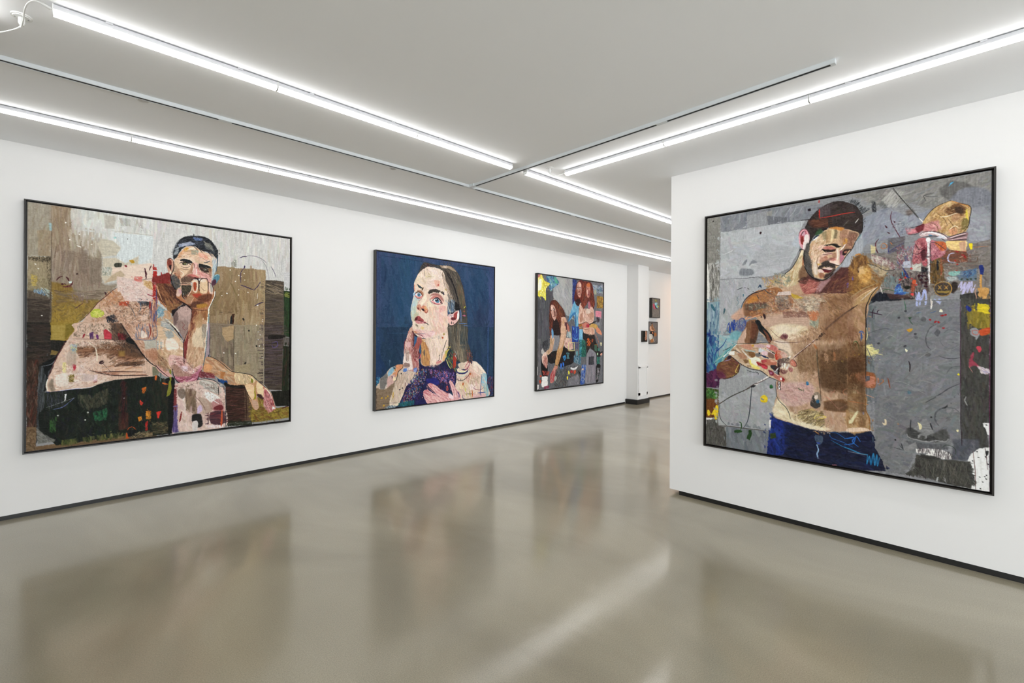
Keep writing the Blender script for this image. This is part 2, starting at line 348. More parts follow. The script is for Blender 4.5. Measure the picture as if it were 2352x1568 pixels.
    def blob(s,x,y,L,w,an,c,al=1,hh=.6,rnd=False):
        m=max(L,w)+1.5;x0=max(0,int(x-m));x1=min(s.W,int(x+m)+1);y0=max(0,int(y-m));y1=min(s.H,int(y+m)+1)
        if x1<=x0 or y1<=y0:return
        sl=(slice(y0,y1),slice(x0,x1));Y,X=np.mgrid[y0:y1,x0:x1].astype(np.float32)
        ca,sa=np.cos(an),np.sin(an);u=(X-x)*ca+(Y-y)*sa;v=-(X-x)*sa+(Y-y)*ca
        d=(np.sqrt(u*u/(L*L)+v*v/(w*w))-1)*w if rnd else np.hypot(np.maximum(np.abs(u)-L+w,0),v)-w
        A=np.clip(.5-d,0,1)*np.clip(1.15-.45*s.f1[sl]**2*.5,0,1)*al
        s.a[sl]+=(np.array(c,np.float32)-s.a[sl])*A[...,None]
        s.h[sl]+=(hh+s.f2[sl]*.3-s.h[sl])*A*.6
    def marks(s,p,n,L,w,an,dan,jit,pal=None,mix=1.,al=.68):
        # n short brush marks inside an outline; without a palette each mark takes the colour it lands on, a little changed
        p=np.asarray(p,np.float32)*s.k;L*=s.k/2;w*=s.k/2;w=max(w,.45)
        x0,y0=p.min(0);x1,y1=p.max(0);n=int(n);pts=[]
        while len(pts)<n:
            q=s.r.rand(256,2).astype(np.float32)*[x1-x0,y1-y0]+[x0,y0]
            D=s.inside(q[:,0][None],q[:,1][None],p)[0];q=q[D>0]
            if len(q)==0:return
            pts+=list(q)
        a0=np.radians(an);d0=np.radians(dan)
        g=s.grid(p,4)
        if g is None:return
        sl,X,Y=g;keep=s.a[sl].copy()
        for x,y in pts[:n]:
            b=s.a[min(max(int(y),0),s.H-1),min(max(int(x),0),s.W-1)]
            c=b+s.r.randn()*jit+s.r.randn(3)*jit*.35
            if pal is not None:c=pal[s.r.randint(len(pal))]*mix+c*(1-mix)
            s.blob(x,y,L*(.5+s.r.rand()),w*(.6+.8*s.r.rand()),a0+s.r.uniform(-1,1)*d0,c,al)
        # the marks stop at the outline, with a slightly ragged edge
        m=np.clip(s.inside(X+s.f1[sl]*1.2,Y+s.f2[sl]*1.2,p)/1.5+1.2,0,1)[...,None]
        s.a[sl]=keep+(s.a[sl]-keep)*m
    def run(s,src):
        hx=lambda h:np.array([int(h[i:i+2],16)/255 for i in (0,2,4)],np.float32)
        for ln in src.split('\n'):
            t=ln.split()
            if not t:continue
            o=t[0];f=[x for x in t[2:]]
            if o in 'pP':
                c,*m=t[1].split(',');m=[float(x) for x in m]
                s.poly(np.array(f,float).reshape(-1,2),hx(c),m[0] if m else 1.2,m[1] if len(m)>1 else 1,o=='P')
            elif o in 'sl':
                c,*m=t[1].split(',');s.line(np.array(f,float).reshape(-1,2),float(m[0]),hx(c),o=='s',float(m[1]) if len(m)>1 else 1)
            elif o=='d':
                for x,y in np.array(f[1:],float).reshape(-1,2):s.dot(x,y,float(f[0]),hx(t[1]),1+s.r.rand()*.5)
            elif o=='h':
                n,L,w,an,dan,jit=[float(x) for x in t[1].split(',')];s.marks(np.array(f,float).reshape(-1,2),n,L,w,an,dan,jit)
            elif o=='H':
                q=t[1].split(',');n,L,w,an,dan,mix=[float(x) for x in q[:6]];s.marks(np.array(f,float).reshape(-1,2),n,L,w,an,dan,.04,[hx(x) for x in q[6].split('/')],mix)
    def soften(s):
        # a last fine grain of canvas weave over everything
        s.a+=(s.f1*.007)[...,None]+s.r.randn(s.H,s.W)[...,None].astype(np.float32)*.006
        g=s.a.mean(2,keepdims=True);s.a[:]=g+(s.a-g)*.88
        np.clip(s.a,0.005,.97,s.a)

def lin(a):
    return np.where(a<=.04045,a/12.92,((a+.055)/1.055)**2.4)
def painting(name,label,loc,rz,w,h,depth,rim,gap,src,k,seed,edge,smm,group=None,relief=.00025):
    # loc: lower centre of the back, on the wall; local x runs right, z up, the picture faces local -y
    t=thing(name,label,'painting',loc,rz,group)
    bm=bmesh.new(); hw=w/2
    bx(bm,-hw,-depth,0,-hw+rim,-.004,h,bev=.0008); bx(bm,hw-rim,-depth,0,hw,-.004,h,bev=.0008)
    bx(bm,-hw+rim,-depth,0,hw-rim,-.004,rim,bev=.0008); bx(bm,-hw+rim,-depth,h-rim,hw-rim,-.004,h,bev=.0008)
    bx(bm,-hw+rim,-.012,rim,hw-rim,-.006,h-rim)
    link('frame',bm,FRAME,t)
    i=rim+gap; yf=-depth+.007
    bm=bmesh.new(); bx(bm,-hw+i,yf+.0012,i,hw-i,-.0122,h-i); link('canvas_edge',bm,edge,t)
    cw,ch=w-2*i,h-2*i
    cv=Canvas(smm[0],smm[1],k,seed); cv.run(src); cv.soften()
    Wn,Hn=cv.W,cv.H
    X,Z=np.meshgrid(np.linspace(-cw/2,cw/2,Wn),np.linspace(i+ch,i,Hn))
    Y=yf-np.clip(cv.h,-.6,2)*relief*.4
    Y[0]=Y[-1]=yf+.001; Y[:,0]=Y[:,-1]=yf+.001
    co=np.stack([X,Y,Z],-1).astype(np.float32).reshape(-1)
    me=bpy.data.meshes.new('painted_surface'); nv=Wn*Hn; nf=(Wn-1)*(Hn-1)
    idx=np.arange(nv).reshape(Hn,Wn); q=np.stack([idx[:-1,:-1],idx[1:,:-1],idx[1:,1:],idx[:-1,1:]],-1).reshape(-1).astype(np.int32)
    me.vertices.add(nv); me.vertices.foreach_set('co',co); me.loops.add(nf*4); me.loops.foreach_set('vertex_index',q)
    me.polygons.add(nf); me.polygons.foreach_set('loop_start',np.arange(0,nf*4,4,dtype=np.int32)); me.update(calc_edges=True)
    me.polygons.foreach_set('use_smooth',np.ones(nf,bool))
    ca=me.color_attributes.new('paint','FLOAT_COLOR','POINT'); rgba=np.ones((nv,4),np.float32)
    rgba[:,:3]=np.clip(lin(cv.a.reshape(-1,3)**1.19)*GAIN,0,.9); ca.data.foreach_set('color',rgba.reshape(-1))
    me.materials.append(PAINT); o=bpy.data.objects.new('painted_surface',me); C.objects.link(o); o.parent=t
    return t
GAIN=1.2
P1='''p C6C7C3,1 -27 -31 915 -37 917 1126 -25 1119
p A79F90 -8 -8 254 -5 255 426 138 419 -8 436
P 9C8E7C,10 137 -3 254 2 255 162 348 246 445 289 456 604 557 611 495 717 446 785 139 779
p A08C74,3 137 7 249 -1 255 356 138 371
p 968373,5,.8 145 370 370 320 370 413 445 418 446 619 146 711
H 374,91.1,7.56,90,12,0.45,A08F7C/8F7E6E/B0A08C/8A7868/BDB3A2 139 17 254 9 286 282 445 304 446 619 392 730 141 745
p C9C7BF 254 2 316 -3 317 145 255 148
p D2D4D0 316 1 835 0 836 436 556 435 545 320 445 232 445 167 245 163 327 150
H 210,82.6,14.5,90,15,0.41,C8C8C4/D6D8D5/BEBBB2/CFCBC0 260 8 835 7 836 237 584 241 255 217
H 140,60,10.7,90,8,0.54,DAD8D0/B8AE9C/A89880/D0CCC0 234 179 450 188 467 402 370 384 255 356
p B8B3A6,4,.8 461 21 538 18 536 131 472 134
p C6BFAC,3,.9 450 231 522 235 584 300 545 363 456 388 418 279
p CFD6D6,3 527 162 835 153 836 329 713 419 613 429 545 363 584 285
p CBC2AE,3 456 403 545 385 607 430 701 345 695 435 556 538 478 617 451 576
p E0CDBD,3 522 468 791 403 836 451 836 559 660 588 556 545 517 541
p C2AE92,3 517 541 573 492 608 533 545 583 467 611
l 8E8570,1.77 516 149 835 149
H 93,39.4,9.8,80,30,0.45,9FA39B/C2C6C4/B5B09F 567 31 641 26 636 86 578 95
H 56,40.3,8.36,80,30,0.45,B0A89F/C2C0BC 665 21 730 18 730 93 671 95
H 93,28.6,6.34,80,40,0.63,DCDCD6/A8B0A8/8C9080 456 475 522 468 506 542 456 547
p 8D7F70,6,.8 370 413 445 418 445 605 370 625
p 87776A,8,.7 317 341 359 343 354 556 317 531
p 8A7A6B,6,.7 235 359 276 354 276 423 235 483
p 93793C,6 138 630 256 648 287 723 339 762 468 762 303 959 136 962
p A58A3C,4 151 820 349 796 298 981 136 984
H 257,31.6,8.99,30,90,0.54,8B7238/A48A42/7C6838/B39A55/76664A 146 765 446 756 318 939 141 956
H 140,50.2,6.07,0,25,0.54,7C6A5C/9A8874/6B5A4C 156 697 490 674 424 757 171 798
H 60,27.4,4.55,80,25,0.54,9A8FA0/8A7080/77685E 261 703 370 717 360 796 266 794
s 6B4448,5.9 282 842 334 790
p A89F8E,2 1 222 72 204 137 208 135 419 2 435
p A4937B,2 53 221 135 198 135 416 63 424
H 93,42.8,7.11,100,10,0.45,B0A48E/9A8C78/A8A090/AFA796 3 9 135 18 135 412 4 428
p A09277 4 438 138 422 136 616 2 627
p 94886B 2 614 136 603 136 746 2 753
p 6B5F50,4 2 707 138 711 136 780 1 787
p 4A4038,6 1 773 137 766 136 984 1 986
H 210,10.7,2.85,90,20,0.77,3A3426/55493A/2F2B22 4 438 135 422 133 460 87 472 6 461
H 163,8.69,2.89,90,40,0.72,3A3426/55493A 106 429 137 426 134 780 121 780
H 140,25.7,3.55,100,30,0.54,C8BC9C/8F8468/B8AC86 6 481 116 469 126 699 7 707
H 70,17,5.64,30,60,0.77,C9B465/D8C070/B0983C 21 579 58 582 54 670 26 665
H 60,19.3,4.26,90,30,0.81,8FB0CC/B8C8D0/5E88B0 26 692 83 688 121 746 40 724
H 70,51.9,2.87,45,20,0.72,D0CFC4/3A3A34/A8C0C0 73 675 126 699 126 766
H 93,34.2,4.26,0,10,0.54,77695A/5A4E44/8A7C6C/3A332C 2 760 134 752 131 861 3 866
s 4A3C34,2.57 137 146 137 962
p 9FC4CE,3,.8 120 149 140 146 141 214 128 209
s 5A2A30,7.8 168 614 185 588 205 577
s 5A2A30,10.5 228 581 238 597 244 614
s 6A3038,10.5 268 618 256 645 225 664 208 662
s 6A3038,5.28 235 665 261 660
d 5A2A2E 8.29 204 642
d 5A2A2E 4.49 220 640 294 549
p D8ECE4 239 616 260 613 261 627 246 634
d 22606A 6.03 539 206
d A8D4D0 7.23 536 208
d 3A3A34 3.08 623 206
P C49A30 636 396 668 390 671 412 651 418
P 4A4C40 539 430 585 429 579 459 536 463
d 8C2C34 7.98 612 449
s 5A2630,12 746 457 755 505 755 550
s 5A2630,9.07 791 429 779 468
d E8E4DC 4.41 222 129 46 493 63 528 306 213 247 267 85 907 383 288
s E4E4DC,8.04 291 310 317 320
d 4A3430 5.66 293 549
s 4A2A30,14 473 693 481 711 492 735
p CCCCC9 803 -14 2022 -12 2024 570 1950 575 1950 469 1767 475 1766 372 1298 382 1150 707 805 726
H 280,88.5,15.7,90,8,0.41,C2C0BC/D4D4D2/BCB8B0/D8D6D4/C8C4B8 816 8 2013 8 2014 367 1779 333 1344 342 1297 128 937 96 817 236
H 46,24,9.98,90,30,0.54,8A8A80/A8A8A0 1438 296 1494 290 1490 363 1446 367
p A0896A 1298 374 1398 368 1414 379 1766 372 1769 1205 1255 1196 1254 814 1299 698
p 96805F,4 1526 377 1651 365 1651 586 1535 558
p A8916F,5 1651 374 1766 372 1767 719 1660 696
p 8D7656,6 1291 576 1422 477 1519 595 1519 822 1254 875 1268 735
p A08762,8,.9 1519 595 1634 587 1619 1202 1504 1200
p AC9574,6,.9 1544 730 1685 751 1763 728 1764 1205 1545 1201
p 8C7A66,4 1254 953 1471 958 1472 1200 1255 1196
H 280,102,14,90,8,0.45,A08A68/8A7454/B49C7A/7E6A50/AFA083 1298 435 1758 391 1760 1197 1262 1189 1261 875
H 79,118,17.7,90,30,0.54,857150/9F8865 1298 400 1502 398 1495 868 1299 786
p B49A78,2 1369 969 1424 959 1487 985 1480 1102 1432 1129 1400 1084 1361 1075
s 4A4034,4.87 1254 953 1528 958
s 4A4034,4.83 1339 833 1368 834
s 4A4034,4.92 1419 828 1455 829
p 50301F 1451 847 1475 843 1463 959 1435 955
p 2A2A2C 1439 878 1455 860 1451 959 1433 955
P 33302A 1551 884 1569 893 1567 911 1554 907
d 33302A 7.78 1682 1175 1613 1018
s E8E4D8,5.19 1690 621 1688 681
d F0ECE0 4.61 1513 449 1535 458 1482 512 1513 596 1434 401 1535 414 1562 424 1568 492 1599 617 1742 898 1742 915 1699 1024 1716 1057 1704 1108 1717 1183 1747 1169 1362 665 1691 741 1472 309 1511 650
d F0F0E8 6.86 1407 640 1691 747
s 3E2C5C,14.4 1567 346 1563 369
s 44325C,6.46 1563 364 1534 413 1529 459 1532 522
s 44325C,8.71 1531 545 1584 563 1655 590
s 44325C,8.89 1655 590 1685 556 1719 498
s 3E2E5C,8.18 1660 757 1711 726 1754 710
s 5A5068,8.64 1522 269 1550 252 1587 245
s 7A7484,7.42,.7 1592 238 1667 234 1736 258 1779 295
s 8A8490,5.65,.7 1727 264 1779 342 1802 472
s 6A6478,7.66,.8 1823 328 1854 382 1873 438
p 5E5346 1767 475 1806 472 1954 474 1959 1208 1763 1205
H 280,97.9,6.5,0,8,0.63,453C34/6E6252/8A7C66/3A332E/544A54 1769 484 1952 484 1954 1201 1764 1197
H 70,84.8,5.42,15,15,0.72,A08E70/B4A488/2E2A26 1780 512 1941 509 1941 624 1780 615
H 46,46,8.74,90,20,0.54,4A3A6A/5E4E7A 1861 961 1933 979 1924 1047 1870 1047
P 2E2824 1799 1071 1843 1058 1951 1061 1961 1085 1897 1104 1808 1099
p C8C8C8 1951 373 2016 367 2016 566 1959 570
p 2E4026 1955 573 2019 575 2021 1085 1959 1075
H 93,87.1,8.9,90,10,0.63,2C5A30/3A4A2C/223420 1959 584 2015 580 2016 1075 1961 1075
H 28,33.5,6.68,0,40,0.72,8A9040/A8A850 1964 594 2015 590 2015 648 1964 642
p 6E6A64 1956 1085 2019 1095 2019 1182 1956 1172
p 8C7C6A 1258 939 1470 952 1472 1441 1267 1291 1260 1250
p 7C6C5C,3 1353 1186 1471 1188 1472 1424 1353 1319
p 9C8F78,3 1470 952 1760 956 1758 1597 1641 1502 1472 1441
H 210,91.3,14.2,90,8,0.41,A4967E/8C806A/B0A48C/7A6E5C/9E927A 1266 972 1756 964 1753 1544 1641 1485 1472 1424 1267 1267
p A89878,3,.8 1479 1374 1625 1363 1625 1449 1487 1442
s 5A4E40,4.95 1472 969 1468 1424
s 5A5040,3.61 1566 976 1566 1061
p B49A76 1367 987 1470 960 1467 1104 1411 1129 1367 1062
d F0ECE0 5.46 1488 1250 1701 1109 1712 1179 1748 1201 1699 1026 1744 1298 1718 1057 1683 957 1748 1166 1382 1241
d 2A2824 8.52 1684 1177 1578 1352 1611 1016
p 564A40 1760 929 1948 934 1946 1665 1803 1644 1762 1588
H 327,111,7.57,0,8,0.63,3A322C/66584A/4E4454/7A6A70/2E2824/5E4E5C 1764 955 1944 952 1941 1664 1819 1637 1766 1580
P 2A2420 1797 1074 1826 1059 1948 1065 1970 1088 1885 1105 1801 1101
s 5A4A8A,6.14 1834 1150 1885 1132 1893 1177 1851 1194 1835 1167
p 6A645E 1953 1088 2013 1092 2014 1170 1951 1169
p 28301E 1951 1178 2015 1183 2015 1670 1942 1673
H 93,100,8.89,90,10,0.63,24301A/3A4A28/1E1C18/5A3028 1955 1187 2014 1188 2013 1743 1942 1673
p 24241A 1828 1664 2017 1670 2016 1843 1878 1829
p 3A2A20 1398 1571 1579 1567 1626 1708 1627 1950 1413 1957
H 257,90.8,8.05,0,10,0.63,5A2E24/4A3A2A/2A1E18/6E4A34/3A1818 1401 1580 1575 1584 1619 1949 1413 1957
p 66503C,2 1571 1601 1642 1710 1674 1843 1634 1959 1572 1952
p 8A7830 1626 1846 2016 1852 2014 1970 1870 1975 1635 1977
p A08C34 1642 1883 1904 1876 2011 1925 1938 1970 1642 1960
p 8A7A38 1657 1711 1758 1729 1762 1887 1642 1874
H 210,64.8,12.9,15,60,0.63,A8923A/8A7A30/5E4E28/B8A04A/6E3A24 1642 1761 1754 1746 1870 1873 2007 1869 2007 1970 1642 1965
H 70,79.2,8.09,0,10,0.72,1E2416/2C3420 1413 1932 1642 1960 1642 2004 1413 1982
s 5A2028,11.8 2007 1842 1938 1862
p 2A2823 -1 965 139 962 138 1107 235 1101 203 1255 161 1326 58 1422 0 1390
H 257,77,7.11,0,25,0.63,3E342C/54443A/2A2624/5E4E42/46362E 2 972 137 969 134 1253 63 1322 2 1390
p 3E2E24 0 1248 68 1279 63 1752 56 1952 1 1993
H 257,63.7,5.64,90,20,0.63,4A382A/362A22/5A4030/6E3228/8A6A5A 1 1263 68 1265 58 1823 54 1937 4 1986
p 7C6448 1 1801 56 1809 56 1966 840 1929 840 2011 1 2000
H 140,25.4,5.63,60,60,0.63,8A7458/5E4A34/9A8466/4A3A28 3 1816 56 1823 54 1994 4 1993
p A08838 136 962 323 958 279 1049 246 1108 138 1107
p 8C7A2E,3 224 975 306 959 246 1071 224 1101
p B09A50,3,.8 144 984 224 983 224 1101 145 1100
p 8A7440 140 1187 182 1203 171 1232 140 1231
p 3E4244 93 1295 171 1232 140 1369 119 1498 104 1533 94 1828 56 1945 68 1466
H 140,108,2.87,95,8,0.72,5A6066/22241F/72787C/3A3E40 73 1323 166 1246 130 1398 99 1540 94 1684 64 1896 65 1394
p 171A1C 88 1294 176 1239 124 1368 114 1469 109 1527 99 1526 114 1411
s 9AA0A8,3.07 85 1319 140 1304 171 1261
p 1F261F 109 1534 204 1527 369 1517 426 1491 532 1460 781 1443 838 1447 840 1954 699 1958 173 1974 74 1847 73 1718 99 1656
p 77776F 56 1809 79 1848 115 1903 167 1926 167 1940 66 1946
H 117,26,4.32,20,50,0.63,8A8A88/5E5E5A/A0A09A 61 1824 151 1909 162 1939 66 1946
p 1D241E 71 1689 115 1672 172 1839 173 1926 141 1907 74 1840
H 889,56,9.3,80,40,0.54,1B221C/2A352A/202A22/26261E/1C3A28/2E4A2C/342E26/1A1E20/262040 114 1541 426 1514 833 1471 834 1945 259 1977 173 1948 99 1757
p 30362E,6 99 1533 236 1529 236 1670 115 1672
H 79,52.9,2.93,85,12,0.72,6A6C70/2A2C30/5A5A80/1A1C20 114 1541 236 1537 225 1639 120 1672
p E8EAEA 220 1561 232 1555 228 1610 223 1613
s 6A74A0,6.55 156 1676 215 1660 280 1593
s 9AA0A0,3.14 114 1657 236 1611 288 1590
s 35337A,7.94 117 1531 204 1525 313 1515 386 1510
H 140,70.1,7.76,85,25,0.63,6E6A55/55503E/3C3E30/4A4A3A 302 1572 403 1581 496 1527 496 1651 386 1716 307 1655
H 93,42.6,6.29,85,25,0.63,1E5A38/2E7048/3A8A60 398 1732 496 1697 485 1804 409 1802
H 60,35.1,5.82,85,25,0.63,3A6A34/4A7A3A 135 1761 177 1730 167 1875 136 1863
p 4A3228,3,.9 568 1759 636 1759 636 1902 569 1908
p 3A1A1C,2 589 1471 613 1473 614 1843 593 1841
H 117,47,9.38,85,20,0.68,5A6A30/7A7A40/8A8450/3E4A24 205 1939 336 1936 545 1928 692 1933 667 1977 314 1978 205 1983
p D88A24 702 1803 730 1802 737 1835 711 1844
p C4571E 621 1939 639 1938 639 1989 621 1990
s C4571E,5.87 627 1920 642 1895 667 1890 692 1921
p D04030 717 1648 741 1682 730 1709 714 1688
p B82C26 756 1861 775 1848 772 1936 759 1935
H 60,35.9,8.53,85,15,0.81,D08A28/B86A20/E09A30 762 1757 795 1761 795 1834 762 1830
H 46,25.5,8.46,85,15,0.81,C8601E/D87A28 730 1549 762 1539 749 1595 733 1593
p 1A1C1C 624 1916 699 1918 699 1982 636 1973
H 140,30.6,6.78,10,60,0.68,9A8A68/5A4E3A/AE9E7A/2A2A20 699 1942 840 1942 840 2003 630 1988
d C8CCC4 5.79 366 1725 183 1730 605 1626 350 1787
p 222720 806 1406 843 1439 900 1481 964 1477 965 1993 808 1994
H 257,78.9,8.74,88,12,0.63,2A3A28/1B221C/3A3226/23301F/4A3A2A 806 1437 957 1492 952 1984 808 1986
H 117,36.8,6.99,0,40,0.63,8A7A5A/5A4A34/4A4A30 807 1864 952 1874 952 1984 808 1978
P D5B8A4 306 959 278 1026 240 1101 203 1181 171 1261 145 1348 122 1419 112 1469 114 1512 125 1528 193 1526 285 1515 369 1514 426 1491 532 1460 781 1443 838 1406 838 1111 793 949
p D2B39E 495 717 551 648 557 618 643 582 836 551 837 972 308 981 371 881 424 786
p D9C6BC 551 546 672 565 731 567 836 566 837 742 672 773 557 684 551 626
H 351,35.1,9.99,20,80,0.63,E4D2CA/D8BEB6/EADCD4/CDA89C/E0C4BC 556 582 836 559 837 758 614 769 557 669
H 210,28.8,7.98,40,80,0.63,B98A66/CFA078/A87450/D8B090/C07A50 490 688 557 655 614 776 446 835 435 792
H 351,34.4,8.16,50,90,0.63,C29C80/A97E62/8C6650/D4B496/6E5448/B08060 501 767 837 758 837 942 371 951 435 807
H 70,22.1,6.53,50,60,0.77,C8502E/D8603A/B04028 568 771 637 760 631 805 568 801
H 84,28.9,6.4,60,60,0.77,2A2E3A/3E4450/1E2024 479 906 535 882 569 947 490 955
P BFC84A 381 866 419 836 462 863 460 899 424 915 387 908
H 70,23.5,6.25,10,80,0.72,D8DC70/A0B83A/E4E08A 387 859 457 849 457 906 392 908
s 5A2C28,5 308 956 371 877 424 789 479 725 523 672 551 648
s 6A4A44,3.6 678 572 731 560 836 536
H 60,35.2,6.69,10,30,0.72,D88A80/C85A50/E4A098 672 542 731 530 719 583 672 572
H 56,40.8,6.77,60,60,0.77,23252C/4A4A52/708090 696 757 792 760 786 791 720 801
H 70,30.7,8.51,40,50,0.72,C8A060/B88440/DCC090 731 567 804 577 804 653 743 619
s 9C2A44,9.11 764 689 804 706 837 716
H 351,36.4,10.6,100,50,0.63,E4D4C8/D8C0B0/EDE2D8/C9AA98/DCC4BC 246 1093 603 1102 425 1277 357 1456 151 1472 130 1441 192 1255
P 8A6248,10 279 1160 425 1163 543 1133 659 1118 742 1264 604 1291 484 1210 334 1229 284 1205
H 304,48.3,9.62,160,30,0.63,7A5238/5E4030/9A7050/A87C5C/4A3228/C29474 284 1168 640 1110 755 1272 697 1366 513 1327 484 1233 312 1258
p 6B4E3A,8,.9 513 955 591 961 628 1055 678 1158 748 1272 666 1269 567 1212 616 1110 519 1102
H 210,34.4,9.81,70,40,0.63,4A3A30/2E2A28/6A5444/3A3430/8A7060 501 963 585 961 653 1102 748 1264 634 1213 507 1086
H 234,21,6.21,80,60,0.72,D4C0AE/B49C86/6E5C4C/E4D6CA/8A7460 311 966 513 962 513 1071 402 1086 268 1078
p C23A4A 460 1032 474 1009 519 1055 519 1098 469 1098
p D04858,2 477 1055 507 1048 519 1098 474 1098
s 7A3A7A,16.6 422 1063 427 1098
H 23,32.6,7.73,100,20,0.81,6E3A78/4A3060 373 1048 396 1041 396 1098 379 1097
s A82A3A,10.8 331 1086 342 1056
H 37,34.3,9.77,85,30,0.81,9A2A34/6A1E24/2A2020 561 1047 616 1055 616 1106 567 1106
p 1E2021 613 1106 634 1079 665 1103 755 1264 684 1158 616 1126
s 2A2224,8.91 579 961 622 1039 659 1110 710 1199 755 1272 794 1322 838 1357
s 6A4440,3.32 240 1097 425 1100 616 1110
P E8DCC8,2 362 1128 396 1143 419 1185 428 1239 425 1300 418 1292 420 1239 411 1185 391 1154
d 3C2026 14.8 453 1301
s 4A3A34,2.82 460 1309 531 1413
H 84,49.1,8.16,170,20,0.63,C89A7C/D8B094/B88464/E4C4A8 454 1324 729 1352 742 1433 460 1394
p A4705C,3,.8 385 1367 484 1387 604 1425 761 1418 761 1434 543 1421 426 1392
s 3A2A28,6.88 374 1366 455 1397 543 1421 666 1427 774 1435
s 4A2A28,6.9 426 1384 513 1385 604 1390 755 1401
H 56,54.6,6.6,175,10,0.72,9A7050/7A5438/3A2A24 531 1312 748 1296 748 1337 543 1344
p B09040,4,.6 567 1204 610 1205 610 1252 567 1251
H 93,46.1,10.7,170,40,0.63,F0E8DC/E4D8CC/DCC8C4/F4EEE6 161 1392 346 1380 520 1428 520 1451 357 1501 166 1509
P 8A7C6C,4,.8 135 1434 151 1428 156 1472 166 1524 140 1522 127 1470
s F0E8D8,7.66 122 1426 114 1469 122 1524
s 8A3038,3.11 235 1093 203 1174 171 1254 145 1340 122 1412
H 46,22.5,7.48,60,60,0.77,A09030/8A7A28/5A4A24 236 1404 279 1399 279 1458 241 1456
P C83A50,1 266 1316 282 1310 287 1347 276 1361
H 23,18.8,6.23,60,60,0.77,7A2A28/A84A40 403 1444 426 1445 420 1475 403 1474
H 46,31.2,5.92,80,20,0.72,D8C880/E4DC9A 209 1292 230 1293 225 1374 209 1373
H 56,27.1,6.01,60,60,0.77,A8C0D0/88A8C0/E4E090 251 1145 295 1138 295 1220 257 1219
H 46,51.1,7.72,10,10,0.72,F0E4E4/DCC4D0/E8D8DC 335 1394 426 1407 420 1468 335 1447
H 163,51.7,6.87,92,6,0.72,C87A60/D89A80/8A8AA0/6A6A90/D8A890/E8C8B0 786 745 837 742 837 942 786 943
s B02A24,21.4 822 476 825 544 816 629
H 93,104,8.61,88,6,0.77,B42C26/C83A30/9A221E 807 477 836 482 837 704 807 698
s A02420,12.1 786 753 784 821
p C03228 817 473 834 471 832 545 817 546
s B02A24,15.2 824 480 824 562 817 644 816 693
s A82C28,12.3 869 480 869 550 874 590
P 8E3430,2 804 531 857 510 938 469 945 519 938 577 884 606 831 594 804 604
p 7A4A34 831 586 938 577 993 632 1028 764 973 825 938 826 864 772 831 692
H 280,63.8,10.6,65,30,0.59,8A5838/6A3E2A/A87048/5A3426/BE8A60/4A2A24 834 594 945 577 1028 747 952 834 871 771
p 5A342A,3 890 597 958 609 1035 713 1042 763 959 717
s D0A078,9.29 837 610 857 690 904 786 938 826
s C89068,7.73 844 732 877 771 904 811
s 4A2A24,6.22 864 690 891 762 945 826
p 9A7048 898 721 952 768 1035 764 959 817 945 868 911 819
P C9A07A 838 773 891 828 939 851 966 967 1008 1050 1043 1135 1030 1303 806 1295 805 775
H 374,53.3,12.4,60,60,0.54,D8B490/C09470/E4C8A8/B08058/A8B0B0/C8A888 834 781 952 867 1029 1118 1029 1192 832 1188
P 8FA6B0,4 844 805 878 812 884 886 844 887
H 60,26.2,6.96,60,60,0.72,3A7A9A/8FB0BC/C8D4D4 838 822 891 820 885 911 844 904
P A8AAA8,5 871 936 932 959 966 1034 912 1084 871 1018
H 93,42.5,8.81,40,60,0.63,9AA0A0/C4C4C0/7A8488/D8D0C8 871 928 966 975 980 1067 905 1100 865 1010
p C8B8A8 905 1100 1001 1101 1008 1191 905 1189
H 140,46.6,12.1,90,10,0.72,D89068/3A4A80/C87050/E8B890/5A6AA0/D0A890 805 783 832 781 830 1092 805 1092
s 2A4A88,6.11 832 643 832 806 830 1100 805 1100
s 8A3A3A,4.93 851 994 871 993 875 1014 858 1022
s A03830,4.65 875 1117 895 1115 897 1137 875 1137
P B59C94 959 867 1014 807 1064 779 1110 828 1107 931 1078 1016 1043 1126 1001 1050 966 975
P 7E6864,4 959 867 980 833 1001 883 987 958 966 967
P C4A8A0,4 1007 815 1064 779 1107 820 1078 880 1029 882
P A08880,4 994 933 1078 931 1078 1016 1043 1118 1008 1033
P 2A2024 949 834 994 807 1042 763 1057 779 1007 807 966 867 956 884
s 8A4A44,4.51 1029 941 1050 966 1036 991 1057 1016 1078 991
s 2A1E20,11.3 1039 763 1078 778 1107 811 1110 879 1100 965 1071 1050 1043 1135
s 24242A,9.52 898 927 959 984 1008 1059 1040 1135 1042 1192
s 6A8AA8,4.44 905 919 966 975 1015 1050 1047 1130
P A87448 1114 794 1179 808 1246 814 1239 919 1232 1049 1228 1195 1043 1192 1057 1118 1100 990 1114 879
p 7A342C,3 1107 828 1150 835 1129 964 1093 1067 1058 1192 1043 1192 1078 1016 1107 922
H 257,67.4,13.1,100,20,0.54,B88A60/8A5E3C/D0A880/7A4A30/C8A078/A06A40 1114 819 1224 815 1224 1049 1195 1195 1093 1193 1114 965
p D9C6AC,4 1180 929 1231 919 1228 1195 1129 1193 1165 1050
H 140,62.1,13.1,95,15,0.54,E4D6C0/CDB496/B8A488/8A8478/EEE2D0 1150 947 1228 928 1225 1195 1136 1194
p 8A8A80,4,.7 1187 963 1224 963 1224 1049 1187 1050
s E8E4D0,16.8 1248 814 1245 919 1235 1049 1228 1195
s 2A6A80,6.06 1248 832 1250 927 1243 1006 1234 1195
s 243038,4.72 1258 962 1255 1196
P D8BC9C 805 994 899 993 969 1031 1021 1086 1042 1134 1041 1276 1055 1388 1048 1451 931 1382 887 1333 806 1276
